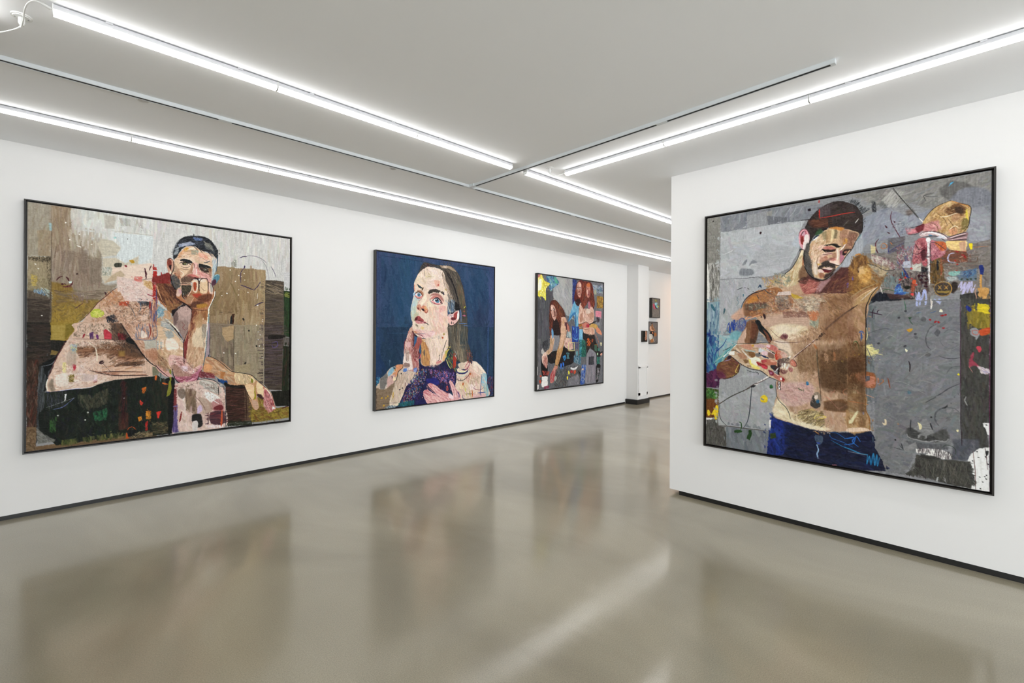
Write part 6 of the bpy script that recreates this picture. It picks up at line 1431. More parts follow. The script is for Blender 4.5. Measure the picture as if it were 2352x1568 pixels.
P4='''p 8E8F92 -98 -502 1800 -17 1800 2039 -75 2518
h 1170,57.3,8.79,20,80,.03 -16 -12 1763 1 1763 1995 -1 2000
p 8C8A84 -5 -4 115 2 110 746 0 740
H 374,22,5.49,88,15,0.45,7A7872/9A988E/6C6A66/A8A69E -3 0 112 9 110 738 3 733
H 210,38.4,2.92,86,5,0.81,E8E6E2/55534E/DCDAD4/3E3C3A 9 397 110 407 109 745 27 742
p DAD8D2,3 -2 396 13 412 26 643 27 742 0 740
p 94A8AE -1 740 110 738 109 1074 -1 1075
H 210,82.4,10.9,88,12,0.54,B8C8CC/7A94A4/5A7A94/A8B8B8/8FB0B8/34507A 0 748 109 745 108 1074 0 1075
P 3E7080 38 765 53 762 72 804 65 823 46 796
p 26347A -1 1016 29 1023 59 1075 -1 1075
p 85888E 117 6 513 2 884 46 795 142 720 142 637 138 119 138
H 210,63.8,13,100,30,0.45,8E9197/7A7C84/9A9DA2/72757C 122 10 513 9 778 39 778 125 631 134 123 131
p 96989B,2 330 32 487 18 520 143 330 148
p 93928E,2 481 28 526 25 520 108 483 102
p 74767C,3 482 59 631 100 631 134 494 139
s AAAEB4,5.68,.6 569 26 538 69 532 103
s AAAEB4,5.53,.6 661 16 637 53 613 96
s AAAEB4,5.47,.6 696 16 679 60 649 96
s A4A8AC,5.41,.6 737 31 714 74 685 96
p B2B5B8 116 141 637 138 755 141 721 216 715 364 651 498 541 550 412 553 116 547
H 374,83.2,17.9,20,60,0.45,BABDC0/AAADB0/C0C3C5/AEB1B4/B4B7B9 119 145 637 145 720 156 710 363 639 497 509 540 122 536
p B4B7BA,4,.7 206 158 601 149 631 168 589 217 241 215
p AAACAF,6,.7 476 284 680 346 651 478 412 489 378 378
P 868A90,4 291 470 379 486 379 529 278 527
P 868A90,3 298 442 325 401 338 403 318 444
P 868A90,3 352 455 379 407 412 432 372 442
P AEB6BE,5,.8 668 303 715 242 721 344 674 331
s D8DAD8,3.75 142 336 207 314 221 301
s D0D2D0,3.58 338 294 398 284
s 6A6C70,3.64 118 549 346 555 426 547
p ABADB0 116 551 426 561 541 606 541 661 347 706 293 790 196 949 111 1074 109 648
H 257,62.2,12,80,30,0.45,B2B4B6/A2A5A8/B8BABC/9EA1A4 118 558 426 569 452 627 347 692 293 790 196 919 114 1023
P 3A1E26 429 184 440 183 445 195 437 204 429 198
d 2A2228 5.5 53 33
P 2E1E2A 778 59 792 58 792 75 778 75
s 2A2226,4.87 256 650 285 637 299 634
s 2A2226,4.82 316 633 323 635
s 2A2226,4.79 340 641 352 649
s 2A2226,4.74 380 669 388 674
s 708894,4.9 272 702 255 730 272 753 252 781
p 3A7084 303 686 313 690 310 711 303 704
P 4A6A74 145 807 156 803 156 837 149 852
p 8A8884,4 1033 5 1283 6 1760 3 1760 186 1667 202 1569 147 1472 189 1389 129 1192 110
H 304,36.2,8.42,150,40,0.5,9A9894/7C7A78/A8A6A0/8A8C92/6E6E70 1044 7 1756 8 1756 173 1671 197 1574 142 1472 182 1341 113 1140 100
H 117,46.2,3.84,130,15,0.63,B8B6B0/C4C2BA/A4A29C 1223 77 1283 12 1341 44 1312 146 1263 136
p 6E6C6A,4 1517 64 1578 23 1638 49 1736 129 1646 110 1578 161 1526 96
P 80828A,5 1569 147 1625 88 1695 91 1760 140 1752 264 1696 277 1667 202 1612 168
p 4FA8D0 1565 59 1574 37 1591 31 1578 47
p 9296A0,5 1104 198 1243 132 1351 216 1472 195 1436 280 1361 293 1361 343 1322 356 1254 353 1141 376 1067 432 1034 523 1034 402
H 374,58.5,11.7,130,50,0.45,9A9EA6/888C96/A6AAB0/7E828C/9296A2 1098 198 1243 139 1370 226 1468 200 1431 279 1361 318 1254 353 1136 375 1045 497 1040 402
p 9C9EA6,4 1667 249 1736 307 1736 434 1671 430 1654 363
H 163,56.4,9.93,30,60,0.45,A8AAB0/888A90/9EA0A6 1667 214 1752 218 1752 436 1663 423
P 6C5E58,5,.8 1351 178 1389 173 1389 198 1361 211
s 5A5A58,6.63 1283 6 1322 78 1361 136 1412 227 1422 241
s A8A8A4,3.11 1290 8 1341 101 1384 172
s 2E2C2C,2.66 1280 12 1351 128 1408 226
s E0DCD8,5.38 1419 237 1436 262 1449 289
s 3A3A3E,2.56 1494 84 1445 91 1447 110 1454 130
s 3A3A3E,2.55 1445 91 1472 106 1512 110
H 60,27.9,2.38,60,30,0.81,22242A/34363C 1167 78 1187 83 1192 155 1169 154
H 46,27.4,2.08,150,30,0.72,50524E/6A6C6C 1223 83 1253 121 1253 154 1192 110
s 5A1E2C,4.5 1278 168 1271 202 1278 248 1303 309 1322 356 1337 415 1337 465
s 5A1E2C,6.04 1206 349 1190 376 1191 415 1203 449 1219 480
s 5A1E2C,4.59 1219 483 1254 513
P 4A1E2A 1242 258 1253 269 1251 278 1244 269
P 4A1E2A 1250 304 1264 311 1269 322 1256 314
P 4A1E2A 1287 236 1297 244 1293 251
p 6C6A6C,3,.9 1259 360 1342 350 1347 454 1313 500 1284 497 1259 456
H 93,38.2,7.61,20,60,0.54,5E5C62/7A7A80/6A5E5C 1259 353 1347 353 1342 491 1264 495
s C07840,4.6 1219 393 1234 383 1251 400 1249 416 1229 420 1219 409 1224 397
s C07840,4.54 1269 380 1281 398
s 3A3A7A,4.54 1264 402 1260 450 1256 462 1303 436
s 3A3A7A,3.6 1264 447 1303 417 1342 397
p 857E78 1131 440 1269 457 1389 447 1463 481 1756 431 1756 840 1716 838 1613 735 1482 763 1473 828 1209 817 1204 611 1131 513
H 608,36.9,8.57,10,70,0.54,8A847E/6A625C/9A948E/7A6E6A/5E5654/A09C98/847A80 1141 455 1389 447 1756 442 1756 687 1613 676 1482 750 1390 782 1214 709 1204 604 1136 513
p B8B0A4 1162 451 1234 485 1308 557 1303 572 1234 543 1162 503
H 140,23.4,5.17,60,70,0.68,D4CCBC/8A5A60/E0DCD0/6A3A48/B8B0A8 1167 458 1259 494 1308 557 1294 574 1193 526
H 163,22.6,3.75,80,50,0.72,8A3A5A/C0B8C0/3A4A90/9A6A80/D8D0CC/B04A5A 1308 411 1408 424 1408 554 1313 570 1303 499
p C8BC90,3 1162 385 1193 402 1188 447 1162 451
p C6C6BC 1385 546 1429 547 1429 600 1385 586
p B8BCC8,2 1342 522 1380 520 1380 570 1337 566
p 24242A,2 1431 569 1463 578 1464 621 1431 606
H 210,25.9,6.16,85,20,0.63,3A2A28/5A4A44/4A2228/8A8078/26242A 1323 602 1463 603 1473 750 1362 768 1323 653
d 3A1420 6.8 1422 630 1432 655 1441 674 1457 676 1441 631 1452 632 1427 624 1457 700 1459 651
P D0603A 1390 652 1408 653 1406 684 1390 683
P A05840 1385 683 1404 684 1399 733 1387 732
P D84A48 1380 744 1397 742 1395 758 1385 758
d C83838 5.58 1325 645 1352 633 1383 574 1385 645 1408 687
P 2A3A80 1335 563 1352 592 1366 619 1373 638 1352 617
P 3A7A90 1229 581 1244 576 1259 593 1244 611 1232 600
s 4A8A9A,6.87 1234 614 1242 640 1244 653
s 4A9ABA,6.66 1335 591 1337 623
s 5A1E24,5.83 1289 606 1294 644 1313 668 1328 653
H 93,30.8,5.11,85,20,0.63,7A9094/8AA0A0/5A6A6A 1234 607 1323 628 1313 703 1239 691
P 22241E,3 1342 692 1376 691 1380 707 1357 712
H 107,34,5.02,150,60,0.77,2A4AA0/4A9AD0/3A6AC0/8AC0E0/1E2E80 1299 689 1323 672 1342 730 1371 738 1342 748 1294 746
p 202430,3 1147 770 1209 721 1244 736 1362 768 1390 782 1204 792 1142 814
s 3A6A40,3.64 1229 723 1244 707 1274 713 1304 727
s 1E2028,5.34 1204 753 1274 776 1342 780 1390 776 1427 772
H 93,37.9,5.04,5,20,0.63,5A3A38/3A2A2C/7A5A50 1254 737 1362 756 1390 776 1274 776
P C87840 1178 583 1191 574 1201 591 1196 623 1183 622
s A8B0A8,6.92 1214 625 1219 651 1227 684
s D0CCC4,5.77 1209 657 1219 696 1229 735
H 280,41.1,5.69,5,15,0.54,7E7268/5E564E/A08A78/8A7A70/6E6A66 1526 512 1704 510 1704 614 1535 610
p 7E4A34,4,.9 1526 464 1646 479 1654 556 1535 549
H 140,41.5,5.75,5,20,0.54,8A5038/6A4438/A06848/5E4C44 1526 464 1646 485 1650 556 1535 555
s B8BCD8,7.15 1595 494 1574 497 1563 523 1570 547 1596 556
P A82828 1591 469 1613 484 1608 491 1595 479
P A82828 1623 503 1642 514 1644 532 1632 516
d B03028 4.7 1640 487 1608 569 1598 544 1634 616 1604 610
p F0D820 1661 443 1677 443 1678 478 1669 479 1659 446
s C87848,3.11,.8 1683 470 1716 468 1748 469
s 6A5038,3.14 1667 558 1696 561 1700 532
p 6A7A8A,3 1604 610 1696 613 1696 682 1613 676
P 84B4AC,2 1565 624 1578 611 1621 612 1619 632 1591 642 1570 634
H 70,23.6,3.36,120,20,0.77,3A6AA0/2A4A80/5A8AB0 1621 618 1696 601 1692 642 1638 660
p A8B0B0,3 1552 647 1604 646 1608 670 1566 678
d 3A4A3A 4.62 1629 665 1655 670 1671 668 1692 668
P 25357E 1706 585 1724 584 1726 639 1712 643 1708 614
p CC9A50 1710 646 1720 644 1722 725 1712 735
P 7C6230 1481 532 1526 512 1522 669 1482 671
H 140,53.3,5.91,88,15,0.63,5A4A28/8A6A38/3A3020/A07A48/6E4A28 1479 531 1530 519 1552 671 1479 683
s A05A38,8.31 1530 525 1533 597 1531 639
P 50453C 1497 709 1509 686 1535 677 1566 684 1583 703 1587 727 1574 756 1553 770 1526 768 1502 746
P 3A302C,3 1583 685 1608 687 1611 723 1591 751 1579 744
s B89048,4.97 1497 721 1504 694 1531 678 1561 682 1578 703 1581 733 1566 761 1535 769 1509 752 1499 727
l B89048,5.41 1517 698 1533 724
l B89048,5.41 1533 699 1518 724
l B89048,5.35 1548 701 1563 726
l B89048,5.35 1565 702 1547 726
p A08848 1509 731 1574 738 1570 753 1511 743
s B8B4D4,9.95 1613 717 1629 683 1625 736 1646 690 1634 760 1663 691 1655 749 1675 687 1673 756 1692 705
s A8B0D8,10.7 1406 740 1413 808 1422 741 1432 803 1450 724 1459 780 1455 822
s A8B0D8,10.4 1500 788 1526 819 1522 789 1544 820
p 42423F 1621 765 1756 744 1756 858 1621 853
s C89A80,3.92 1696 729 1690 751 1696 786 1692 821
H 163,36.2,6.55,80,50,0.72,CC9A58/D8A860/B88848/E0B878 1704 729 1748 732 1752 801 1708 816
p B0A030 1704 827 1754 818 1754 858 1704 856
p 7F8083 1141 820 1192 790 1625 794 1626 1446 1139 1497
H 982,92.7,13.5,150,70,0.41,86878A/787A7E/8E8F90/72747A/828486/7A7C82 1149 825 1622 814 1623 1444 1143 1494
p 6A7074,3 1141 810 1196 822 1185 877 1186 1288 1190 1492 1137 1497
H 140,79.6,10.6,88,10,0.45,5E666A/7A8084/6E7274/868A8A 1143 820 1185 826 1187 1489 1139 1494
p 4C4B46 1625 790 1755 796 1755 1433 1627 1446
H 374,83.1,8.84,88,15,0.45,3E3D3A/5A5954/484744/605E58 1627 810 1754 817 1754 1431 1629 1444
s 4A1E3C,3.21 1624 806 1623 889 1625 1014 1624 1121 1626 1221 1625 1345 1627 1446
s 6A2048,3.06 1756 813 1757 1014 1756 1214 1757 1433
P A08A2C,4 1655 890 1678 850 1701 883 1747 893 1755 981 1713 981 1690 973 1667 923 1661 981 1658 931
H 257,66.3,8.81,80,25,0.54,8A7A28/B09838/A89030/6E6628/8E8440 1658 857 1752 885 1752 981 1690 973 1658 948
H 93,39.4,6.55,15,15,0.81,E0CC28/F0DC30/C8B420 1704 826 1750 836 1750 893 1704 875
P 2C3C8C 1646 836 1661 841 1672 866 1664 876 1649 853
P C8562A 1710 993 1755 977 1755 1010 1727 1026 1710 1018
P 96979A 1670 989 1681 981 1701 985 1710 1014 1710 1030 1696 1054 1690 1034 1670 1022
s C8503A,3.13 1677 993 1681 1014 1699 1022 1707 1005 1696 993 1677 997
P C84A5A 1697 1099 1713 1093 1716 1119 1710 1135 1701 1119
P A04456,2 1664 1231 1670 1157 1684 1132 1686 1157 1681 1185 1716 1228 1681 1218
H 117,26.2,3.26,40,30,0.77,D8D0CC/E8E4E8/A8A0C0/C8A8A0 1704 1221 1755 1234 1754 1266 1719 1265
s C88A80,2.36 1664 1223 1681 1259
s 5A5A5E,6.33,.8 1509 954 1478 979 1459 1040 1465 1096 1484 1121
s 5A5A5E,4.89,.7 1547 1010 1565 991 1596 993 1620 1010
s 66686C,3.28,.7 1528 1039 1531 1073 1553 1102 1584 1112 1614 1088
s 55565A,4.9,.8 1522 1160 1553 1174 1590 1177 1621 1169
s 4E4F54,6.16,.9 1469 1463 1535 1407 1572 1370 1620 1337
s 5E6064,4.86,.8 1561 1274 1578 1240 1599 1228 1623 1223
s 55585C,3.7 1138 1023 1186 998 1236 982 1278 985
s 2E2226,6.55 1372 1203 1379 1233 1377 1273
s 3A2034,6.97 1156 862 1193 874 1228 885
s 3A2034,5.61 1173 904 1174 867 1180 842
s 3A2034,5.55 1200 872 1203 857 1212 850
s 4A6E58,5.29 1346 793 1353 828 1355 859
d 4A4A50 7.06 1319 906 1354 862 1405 1018 1209 1085 1352 1102
P 686A6C 1429 923 1442 901 1460 913 1459 932 1442 936
P 606266 1498 1005 1513 984 1530 997 1525 1014 1516 1033 1503 1022
P 6A6A6A 1454 1156 1468 1134 1483 1147 1478 1164 1462 1164
P 707276 1403 1031 1417 1031 1418 1053 1407 1049
P 777A7C,2,.8 1552 1321 1575 1318 1576 1340 1553 1342
P A8282C 1525 897 1537 889 1545 893 1537 903
d A8282C 5.73 1554 892 1479 923 1505 937 1520 939 1544 978
P EDE6C8 1522 865 1528 855 1539 870 1531 874
P EDE6C8 1351 1118 1365 1130 1359 1142
P C89A30 1360 987 1390 981 1389 994 1374 1005
P E8D820 1611 1280 1617 1269 1624 1275 1621 1285
P 34563A 1370 904 1387 904 1382 915 1373 913
s 3A5A40,3.93 1375 922 1382 939 1392 953
s 4A6A9A,3.78 1479 879 1494 873 1508 865
s 4A6A9A,3.45 1410 878 1433 871
p A8B0D4 1406 796 1420 796 1420 831 1410 831
p A8B0D4 1426 797 1434 797 1431 823 1426 823
p A8B0D4 1452 798 1463 798 1460 824 1452 824
p E8E4DC 1482 799 1492 800 1489 838 1484 855 1481 851
p A8B0D0 1506 800 1534 802 1528 823 1522 818
s A8A8A4,2.72,.8 1243 905 1264 879 1285 861
s A0A09C,2.71,.8 1236 1059 1275 1027 1313 1058
s A0A09C,2.63,.8 1282 1363 1313 1343 1354 1353 1414 1392 1459 1418
s A0A09C,2.53,.8 1420 1331 1472 1336 1541 1373
s 9A9A98,2.67,.8 1292 1139 1347 1085
s 9A9A98,2.96,.8 1506 1095 1503 1116 1452 1156 1414 1192
s 8A5038,6.79 1261 1324 1267 1355 1274 1395
s A06840,6.88 1226 1336 1238 1349 1212 1378
P 5A7A88,3 1367 1405 1381 1408 1384 1425 1371 1427
p 7C7D7F,3 1191 1461 1628 1418 1628 1698 1585 1722 1567 1760 1414 1796 1357 1977 1192 1985
H 608,91,14.5,160,60,0.41,808184/74767A/8A8A8A/6E7074/7E8082 1191 1461 1625 1419 1625 1690 1567 1726 1417 1786 1357 1964 1199 1969
p 464541,3 1628 1418 1755 1406 1757 1570 1732 1574 1750 1645 1755 1719 1715 1734 1688 1697 1634 1731
H 304,65.8,8.75,88,20,0.45,3A3936/55544E/4A4944/5E5C56/68666A 1631 1418 1755 1406 1755 1566 1718 1576 1747 1654 1750 1711 1688 1705 1641 1713
p 5A5C64,5 1598 1695 1712 1676 1712 1734 1674 1770 1674 1817 1585 1834
H 117,50.3,10,80,50,0.45,646670/52545A/70727A 1598 1703 1712 1685 1706 1735 1671 1813 1598 1823
p E2E2E0 1729 1576 1757 1570 1757 1644 1747 1642
p E4E4E2 1712 1734 1755 1719 1760 1996 1680 1999 1610 1997 1659 1996 1688 1955 1683 1873 1659 1828 1674 1775
p 4C4B46 1414 1831 1451 1829 1503 1841 1674 1825 1671 1876 1688 1951 1677 1996 1567 1996 1441 1968 1370 1979 1360 1968 1404 1922
H 608,27.9,4.64,88,40,0.5,5A5852/3E3D3A/68655C/4A4844/2E2D2A/5E5A52 1418 1835 1503 1845 1671 1830 1686 1952 1674 1992 1471 1983 1370 1979
H 93,36.6,4.42,20,40,0.63,3E3D3A/4A4946 1656 1837 1677 1833 1697 1953 1683 1982
p 585856,4 1359 1661 1390 1652 1464 1699 1535 1644 1560 1636 1579 1681 1567 1717 1464 1738 1380 1730 1356 1698
p 4A4A4A,3 1363 1665 1394 1656 1431 1686 1421 1723 1387 1724
p 3E3E3E,4 1457 1709 1503 1693 1513 1713 1461 1726
p 8A8A8A,2 1404 1655 1447 1586 1470 1583 1500 1667 1464 1699
s 8E8E8E,8.44 1363 1701 1377 1722 1417 1731 1471 1735 1513 1719 1557 1719 1570 1699
s 8A8A8A,12.8 1424 1714 1437 1690 1461 1699 1457 1713
p 66676A,3 1356 1747 1411 1743 1477 1749 1560 1727 1567 1764 1417 1791
p 8C8C8C,2 1349 1798 1411 1743 1421 1781 1380 1815 1356 1820
p E2E0DC 1414 1791 1538 1771 1548 1772 1592 1798 1585 1829 1503 1832 1451 1829 1471 1808 1418 1817
H 140,24.8,2.82,88,10,0.81,4A4446/6A5A60/3A3638 1417 1786 1538 1769 1592 1790 1589 1829 1506 1832 1484 1814 1418 1813
s 3A4A3E,3.24 1541 1764 1557 1742 1585 1742 1604 1762 1604 1792 1585 1812
s 5E6064,8.27,.8 1566 1495 1535 1505 1509 1539 1506 1583 1522 1616
s 64666A,6.06,.8 1566 1495 1598 1498 1619 1517
s 3A3C3E,10.2 1541 1503 1554 1497 1566 1482
s 2E3034,5.21 1385 1599 1383 1635 1383 1671
s 2A2C30,6.29 1483 1608 1488 1629 1495 1650
s 3A3C40,5.28 1335 1767 1346 1808
s 4A4C50,3.53 1323 1776 1346 1808
s 4A4C50,3.54 1295 1801 1321 1808 1349 1812
s 3A3C40,3.36 1460 1474 1483 1454 1509 1434
P D8D0A8 1419 1612 1431 1615 1441 1627 1441 1649 1431 1660 1427 1634
P D8C8A8 1232 1638 1244 1641 1244 1615 1253 1617 1254 1649 1239 1653
P E8D8A8 1605 1638 1615 1630 1616 1639 1610 1646
d B06A30 4.7 1318 1636
d 1E1E20 4.58 1487 1569 1304 1749
s 55302A,3.11 1685 1756 1691 1830 1696 1891 1697 1995
s 4A2A30,3.06 1738 1726 1744 1778 1750 1859
d 2A2A2C 3.26 1744 1584 1703 1757 1710 1793 1683 1819 1752 1826 1741 1783 1744 1920 1715 1914 1729 1942 1719 1986 1738 1907 1745 1897
P 3A3A3A 1738 1750 1750 1744 1751 1769 1744 1774
s A8AAA8,10.3 1518 1990 1519 1968 1523 1959
s 8A8A8C,8.18 1548 1953 1556 1964 1559 1989
s A0A29E,5.94 1652 1416 1646 1438 1651 1454 1657 1470
s 6A1E4A,3.8 1755 1406 1758 1570 1760 1775 1761 1996
s 2E1E28,3.99 1628 1418 1629 1588 1633 1689 1634 1731
p 3A5A80 0 1037 109 1036 109 1306 69 1398 1 1357
H 210,82.2,12.7,85,30,0.54,24408A/3A8AA0/5AB0B0/2A5AA0/7AC0B8/1E3070/A8C0C8 0 1037 108 1036 105 1231 76 1398 3 1357
p 9A9DA1 109 1036 349 1035 254 1108 198 1139 110 1216
H 140,79.5,14.1,60,60,0.54,A8AAAC/8ECACA/7AA8B4/9AA0A4/B8BCBC 109 1036 281 1035 254 1101 183 1154 110 1216
H 117,69.6,8.9,130,20,0.63,4A9AA8/8AC0BC/6AB0B4/C8CCA8/3A7A98 68 1263 212 1124 212 1153 141 1259 90 1307
s 2A4A90,7.64 172 1065 140 1125 89 1172 71 1225 68 1263
p 4A2048,2 1 1388 54 1354 120 1305 124 1409 117 1492 2 1494
H 117,65.7,10.9,80,40,0.54,6A2A58/3A1A3A/55284E/7A3A60 3 1372 112 1321 117 1485 3 1494
p 5A4A28 -1 1502 106 1508 107 1755 1 1768
H 93,43.8,9.1,80,60,0.72,3A7A3A/5AA050/2A5A2A/7AB05A/4A6A2A -1 1502 106 1515 100 1591 55 1626 0 1586
p 7A4A24,3 0 1601 103 1591 107 1747 1 1761
P E8CC28 63 1700 89 1648 107 1672 101 1755 94 1805 79 1788 71 1737 45 1732
P E8CC28 10 1706 26 1693 38 1726 19 1747
p E0DCD8 -4 1765 71 1759 19 1796 5 1882 -3 1883
p 605E58 1 1784 105 1770 106 1822 170 1820 178 1996 -2 2001
H 280,37.9,5.39,86,25,0.5,504E4A/72706A/3E3C3A/807E76 3 1791 105 1777 109 1829 170 1828 175 1989 3 1996
p A6A7A8 124 1409 213 1396 269 1341 282 1282 417 1318 513 1368 563 1392 564 1502 546 1656 521 1707 512 1809 326 1812 108 1821 108 1515
H 514,101,18.4,40,70,0.41,ADAFB0/9C9E9F/B4B6B7/A4A6A7/989A9D 113 1425 269 1356 296 1289 513 1375 560 1400 546 1656 516 1798 326 1805 113 1813
p A0A2A3,3,.8 135 1424 364 1378 443 1401 378 1456 200 1566 143 1512
s 4A4A40,7.98 115 1634 214 1557 378 1463
s 5A4030,6.32 111 1635 143 1609
s E8E0DC,11.6 394 1447 456 1400 513 1361
s 2A2828,4.62 391 1455 469 1392 520 1371
s 3A444E,7.13 378 1456 372 1535 362 1664 346 1752 316 1810
P 2E3034 371 1463 388 1441 404 1443 391 1462
s 4E5254,5.67 118 1641 111 1694 130 1766 177 1812
s 55504A,6.6 108 1820 216 1814 326 1814 419 1811 512 1808
s 4A6070,3.38 564 1516 546 1642 540 1677
p 7A7F84 174 1823 326 1816 506 1814 494 2000 175 2004
H 280,91.2,16.8,80,30,0.45,868B90/6A6F76/94989A/74797E 177 1826 503 1814 492 1993 178 1999
P E8CC2C 444 1542 470 1522 495 1537 494 1572 470 1580 447 1573
p 8A8A88 447 1543 470 1550 470 1560 450 1559
P 2E6A3A 514 1438 527 1430 539 1443 536 1457 520 1462 512 1452
s 6AA070,2.83 519 1444 529 1440 533 1450
P 2E5228 244 1839 296 1831 299 1848 248 1860
s 2E5A2A,7.85 278 1767 295 1773 298 1809 292 1831
p 2E4E26 353 1822 380 1818 377 1869 360 1907 340 1896 353 1851
s 3A3E44,4.14 337 1323 364 1335 427 1346
s 3A3E44,4.09 404 1333 427 1344 425 1360
p 22253E 528 1686 668 1722 784 1745 896 1755 1064 1736 1065 2007 842 2003 494 2003 516 1805
p 22253E 1026 1749 1165 1706 1191 1751 1192 1821 1207 1851 1236 1911 1251 1977 1039 2012 1027 2010
p 1E3480 521 1694 608 1717 632 1754 621 1918 609 1982 494 2003 509 1820
H 468,80.6,12.6,80,50,0.54,20388A/1A2450/24469A/16204A/2A3EA0 521 1701 668 1729 645 1914 609 1982 498 1999 512 1813
H 561,65.6,10.2,5,50,0.45,1A1E34/222C54/161A2C/1E2A60/2A3050/12182A 632 1727 896 1755 1064 1748 1065 1996 842 1997 621 1986
H 304,71.6,10.6,5,40,0.45,1A2248/202440/161A2C/1E2A66/303448 1038 1752 1165 1718 1188 1761 1188 1827 1221 1904 1243 1969 1039 2003
s 2A6AB8,7.24 1014 1789 1046 1777 1074 1770 1062 1801 1097 1833
s 2A6AB8,7.23 1014 1833 1046 1823 1070 1809 1085 1759 1108 1793
s 2A84B4,7.18 1014 1848 1062 1863 1109 1879 1151 1880
s 2A84B4,6.96 1151 1880 1147 1947 1162 1888 1170 1947 1184 1865 1192 1947 1203 1871 1207 1949 1218 1887
s 8A9498,3.82 1038 1877 1097 1881 1147 1883
s 5A7080,4.64 1180 1744 1182 1785
P 4A5A70 827 1794 852 1787 879 1793 877 1835 852 1865 833 1836
s 8AA8C8,10.3 841 1861 852 1898 844 1931 850 1963
s 2A4AC0,6.17 841 1848 863 1847
s 2A6AB0,3.96 923 1757 933 1794 1002 1814 1064 1841
s 2A84B4,3.93 933 1813 1002 1846 1064 1866
s 2A6AB0,3.94 928 1753 970 1756 1023 1786 1064 1773
p 3A4A28,2 516 1826 559 1812 560 1861 522 1867
s A8783A,7.75 824 1759 841 1770 855 1780
p E8E4E0 512 1719 528 1714 522 1763 516 1805 510 1771
s 2A3A80,5.42 528 1689 608 1717 727 1734 841 1750
p D8889A 939 1991 969 1988 969 1992 939 1997
P C2A287 478 657 572 581 651 519 698 449 721 378 745 367 751 488 774 564 870 618 924 609 998 527 1060 483 1062 1063 1063 1333 518 1092 414 909 427 881
P C0A084 408 850 603 691 892 709 1131 773 1141 909 1134 1068 1136 1216 1135 1400 1136 1584 1158 1697 1103 1720 1002 1736 896 1752 784 1745 668 1722 540 1677 564 1516 557 1420 582 1309 642 1183 512 1055 441 922
P 5E3A34,4 722 573 774 557 836 602 892 620 945 573 998 527 1050 519 1061 646 1061 721 892 710 837 720 752 675
H 210,42.5,9.89,140,30,0.54,6E3C38/4A2C2C/7A4A44/8A5A4C/54302C 859 617 967 562 1050 532 1061 714 881 710
P A8625A,4 722 579 780 598 836 628 853 669 814 706 757 709 722 640
H 140,35.9,7.45,160,30,0.54,C07A70/8A4A40/B86A5C/D0948A 722 586 848 629 848 682 780 710 728 647
P B08A8A,4,.9 848 629 892 620 924 609 881 671 859 702 831 707
P D8CCB0,4 669 500 721 391 745 374 745 488 745 588 716 619 675 630 639 654 603 611 609 556
H 140,55.6,9.23,110,30,0.54,E4DAC0/C8B890/D8C8A0/B8A884/A87848 669 507 739 393 742 581 693 638 627 647 615 570
s A85A30,8.04 742 421 742 487 734 554
s B8703A,8.02 751 515 745 555 737 587
P 8A6A50,4 745 488 774 570 722 593 716 539
s 20242A,5.53 730 365 716 404 698 449 663 506 627 537 590 568 528 619 478 661
H 163,28.5,6.31,40,70,0.63,B8B8A8/8A8A74/C8A878/7A8070/D8C8A0/5A6A6A 541 536 651 546 663 629 572 663 528 619
H 117,29.1,4.84,60,60,0.68,C8A080/B07858/D8CCC8/8A8A80/C8B048 445 563 566 552 560 607 484 658
P A8744C 303 776 347 706 413 667 478 657 566 649 603 679 664 717 664 819 517 855 414 880 321 871 300 827
H 351,44,9.74,30,60,0.59,B8844E/946040/C8945C/7A5A40/A06A48/D8A060/8A7060 307 776 413 674 541 654 658 717 658 812 517 855 334 871
p C8873A,5,.8 327 756 380 708 426 711 414 752 347 771
p 6E6456,3 320 770 478 763 510 799 388 830 321 820
p 84807A 548 717 640 716 646 784 548 780
p 6A5A52 554 766 664 778 658 818 579 843
p D0C0B8 572 684 658 686 664 714 560 711
p C2BCB0 503 673 522 667 522 681
s 7A3A34,5.86 334 770 427 767 498 770
s 7A3A34,5.95 344 771 346 828 388 819 391 773
s 7A3A34,4.66 443 768 443 803
s 8A3A34,5.66 545 731 545 800
s 3A4450,5.74 465 656 497 686 529 702
s 3A4450,5.86 413 703 427 732
s 202A3A,7.11 296 780 327 727 380 687 426 675 478 657
s 2E6A8A,7.31 296 780 280 841 256 913
P CFA58C,8,.9 210 875 252 833 307 798 321 871 294 907 238 906
s E8A880,7.12 321 893 348 872 328 900 414 873 447 860
s 2A4AA0,9.28 175 978 193 927 200 1008 217 920 225 986 235 905 232 993 252 928 239 986
s 2E4A8A,6.05 277 957 280 906 300 889 321 914 328 965
s 2E7AA0,6.23 172 978 197 1015 211 1008
H 140,30.9,3.42,70,60,0.72,3A6AA8/5A4A8A/6A8AB0/4A3A7A 259 899 335 900 328 1001 253 1001
P 7AB0B8,5,.9 204 1023 253 994 308 1023 281 1072 211 1073
p 2E4A64,1 416 646 439 612 449 627 452 648 436 633
P 8A6448 341 922 401 901 428 952 428 1008 402 1071 376 1122 281 1124 288 1037 321 979
P C8A894,4 267 1072 321 986 335 979 322 1072 322 1124 268 1125
p 5E4232,3 375 908 408 930 428 973 415 1051 396 1122 356 1123 375 1022
P 22262A 401 912 428 909 454 952 512 1022 531 1069 493 1070 454 1015 434 994 415 951
p 7A4A38 460 980 493 1015 524 1069 512 1106 480 1043
H 468,44.8,7.44,30,70,0.59,C8A48A/A07A60/D8B8A0/8A6A58/B88A70/7A6A64/E0CCC0/B07058 510 729 752 709 999 730 1061 758 1061 833 893 989 781 909 604 851 440 888
H 304,49.1,8.9,30,40,0.63,DCD0B4/C4B498/E8DCC4/B09A80/9A8A80/A87058/888074 664 724 892 736 919 815 860 891 781 863 694 786
p C8A838,3 664 703 711 720 746 742 694 746 664 731
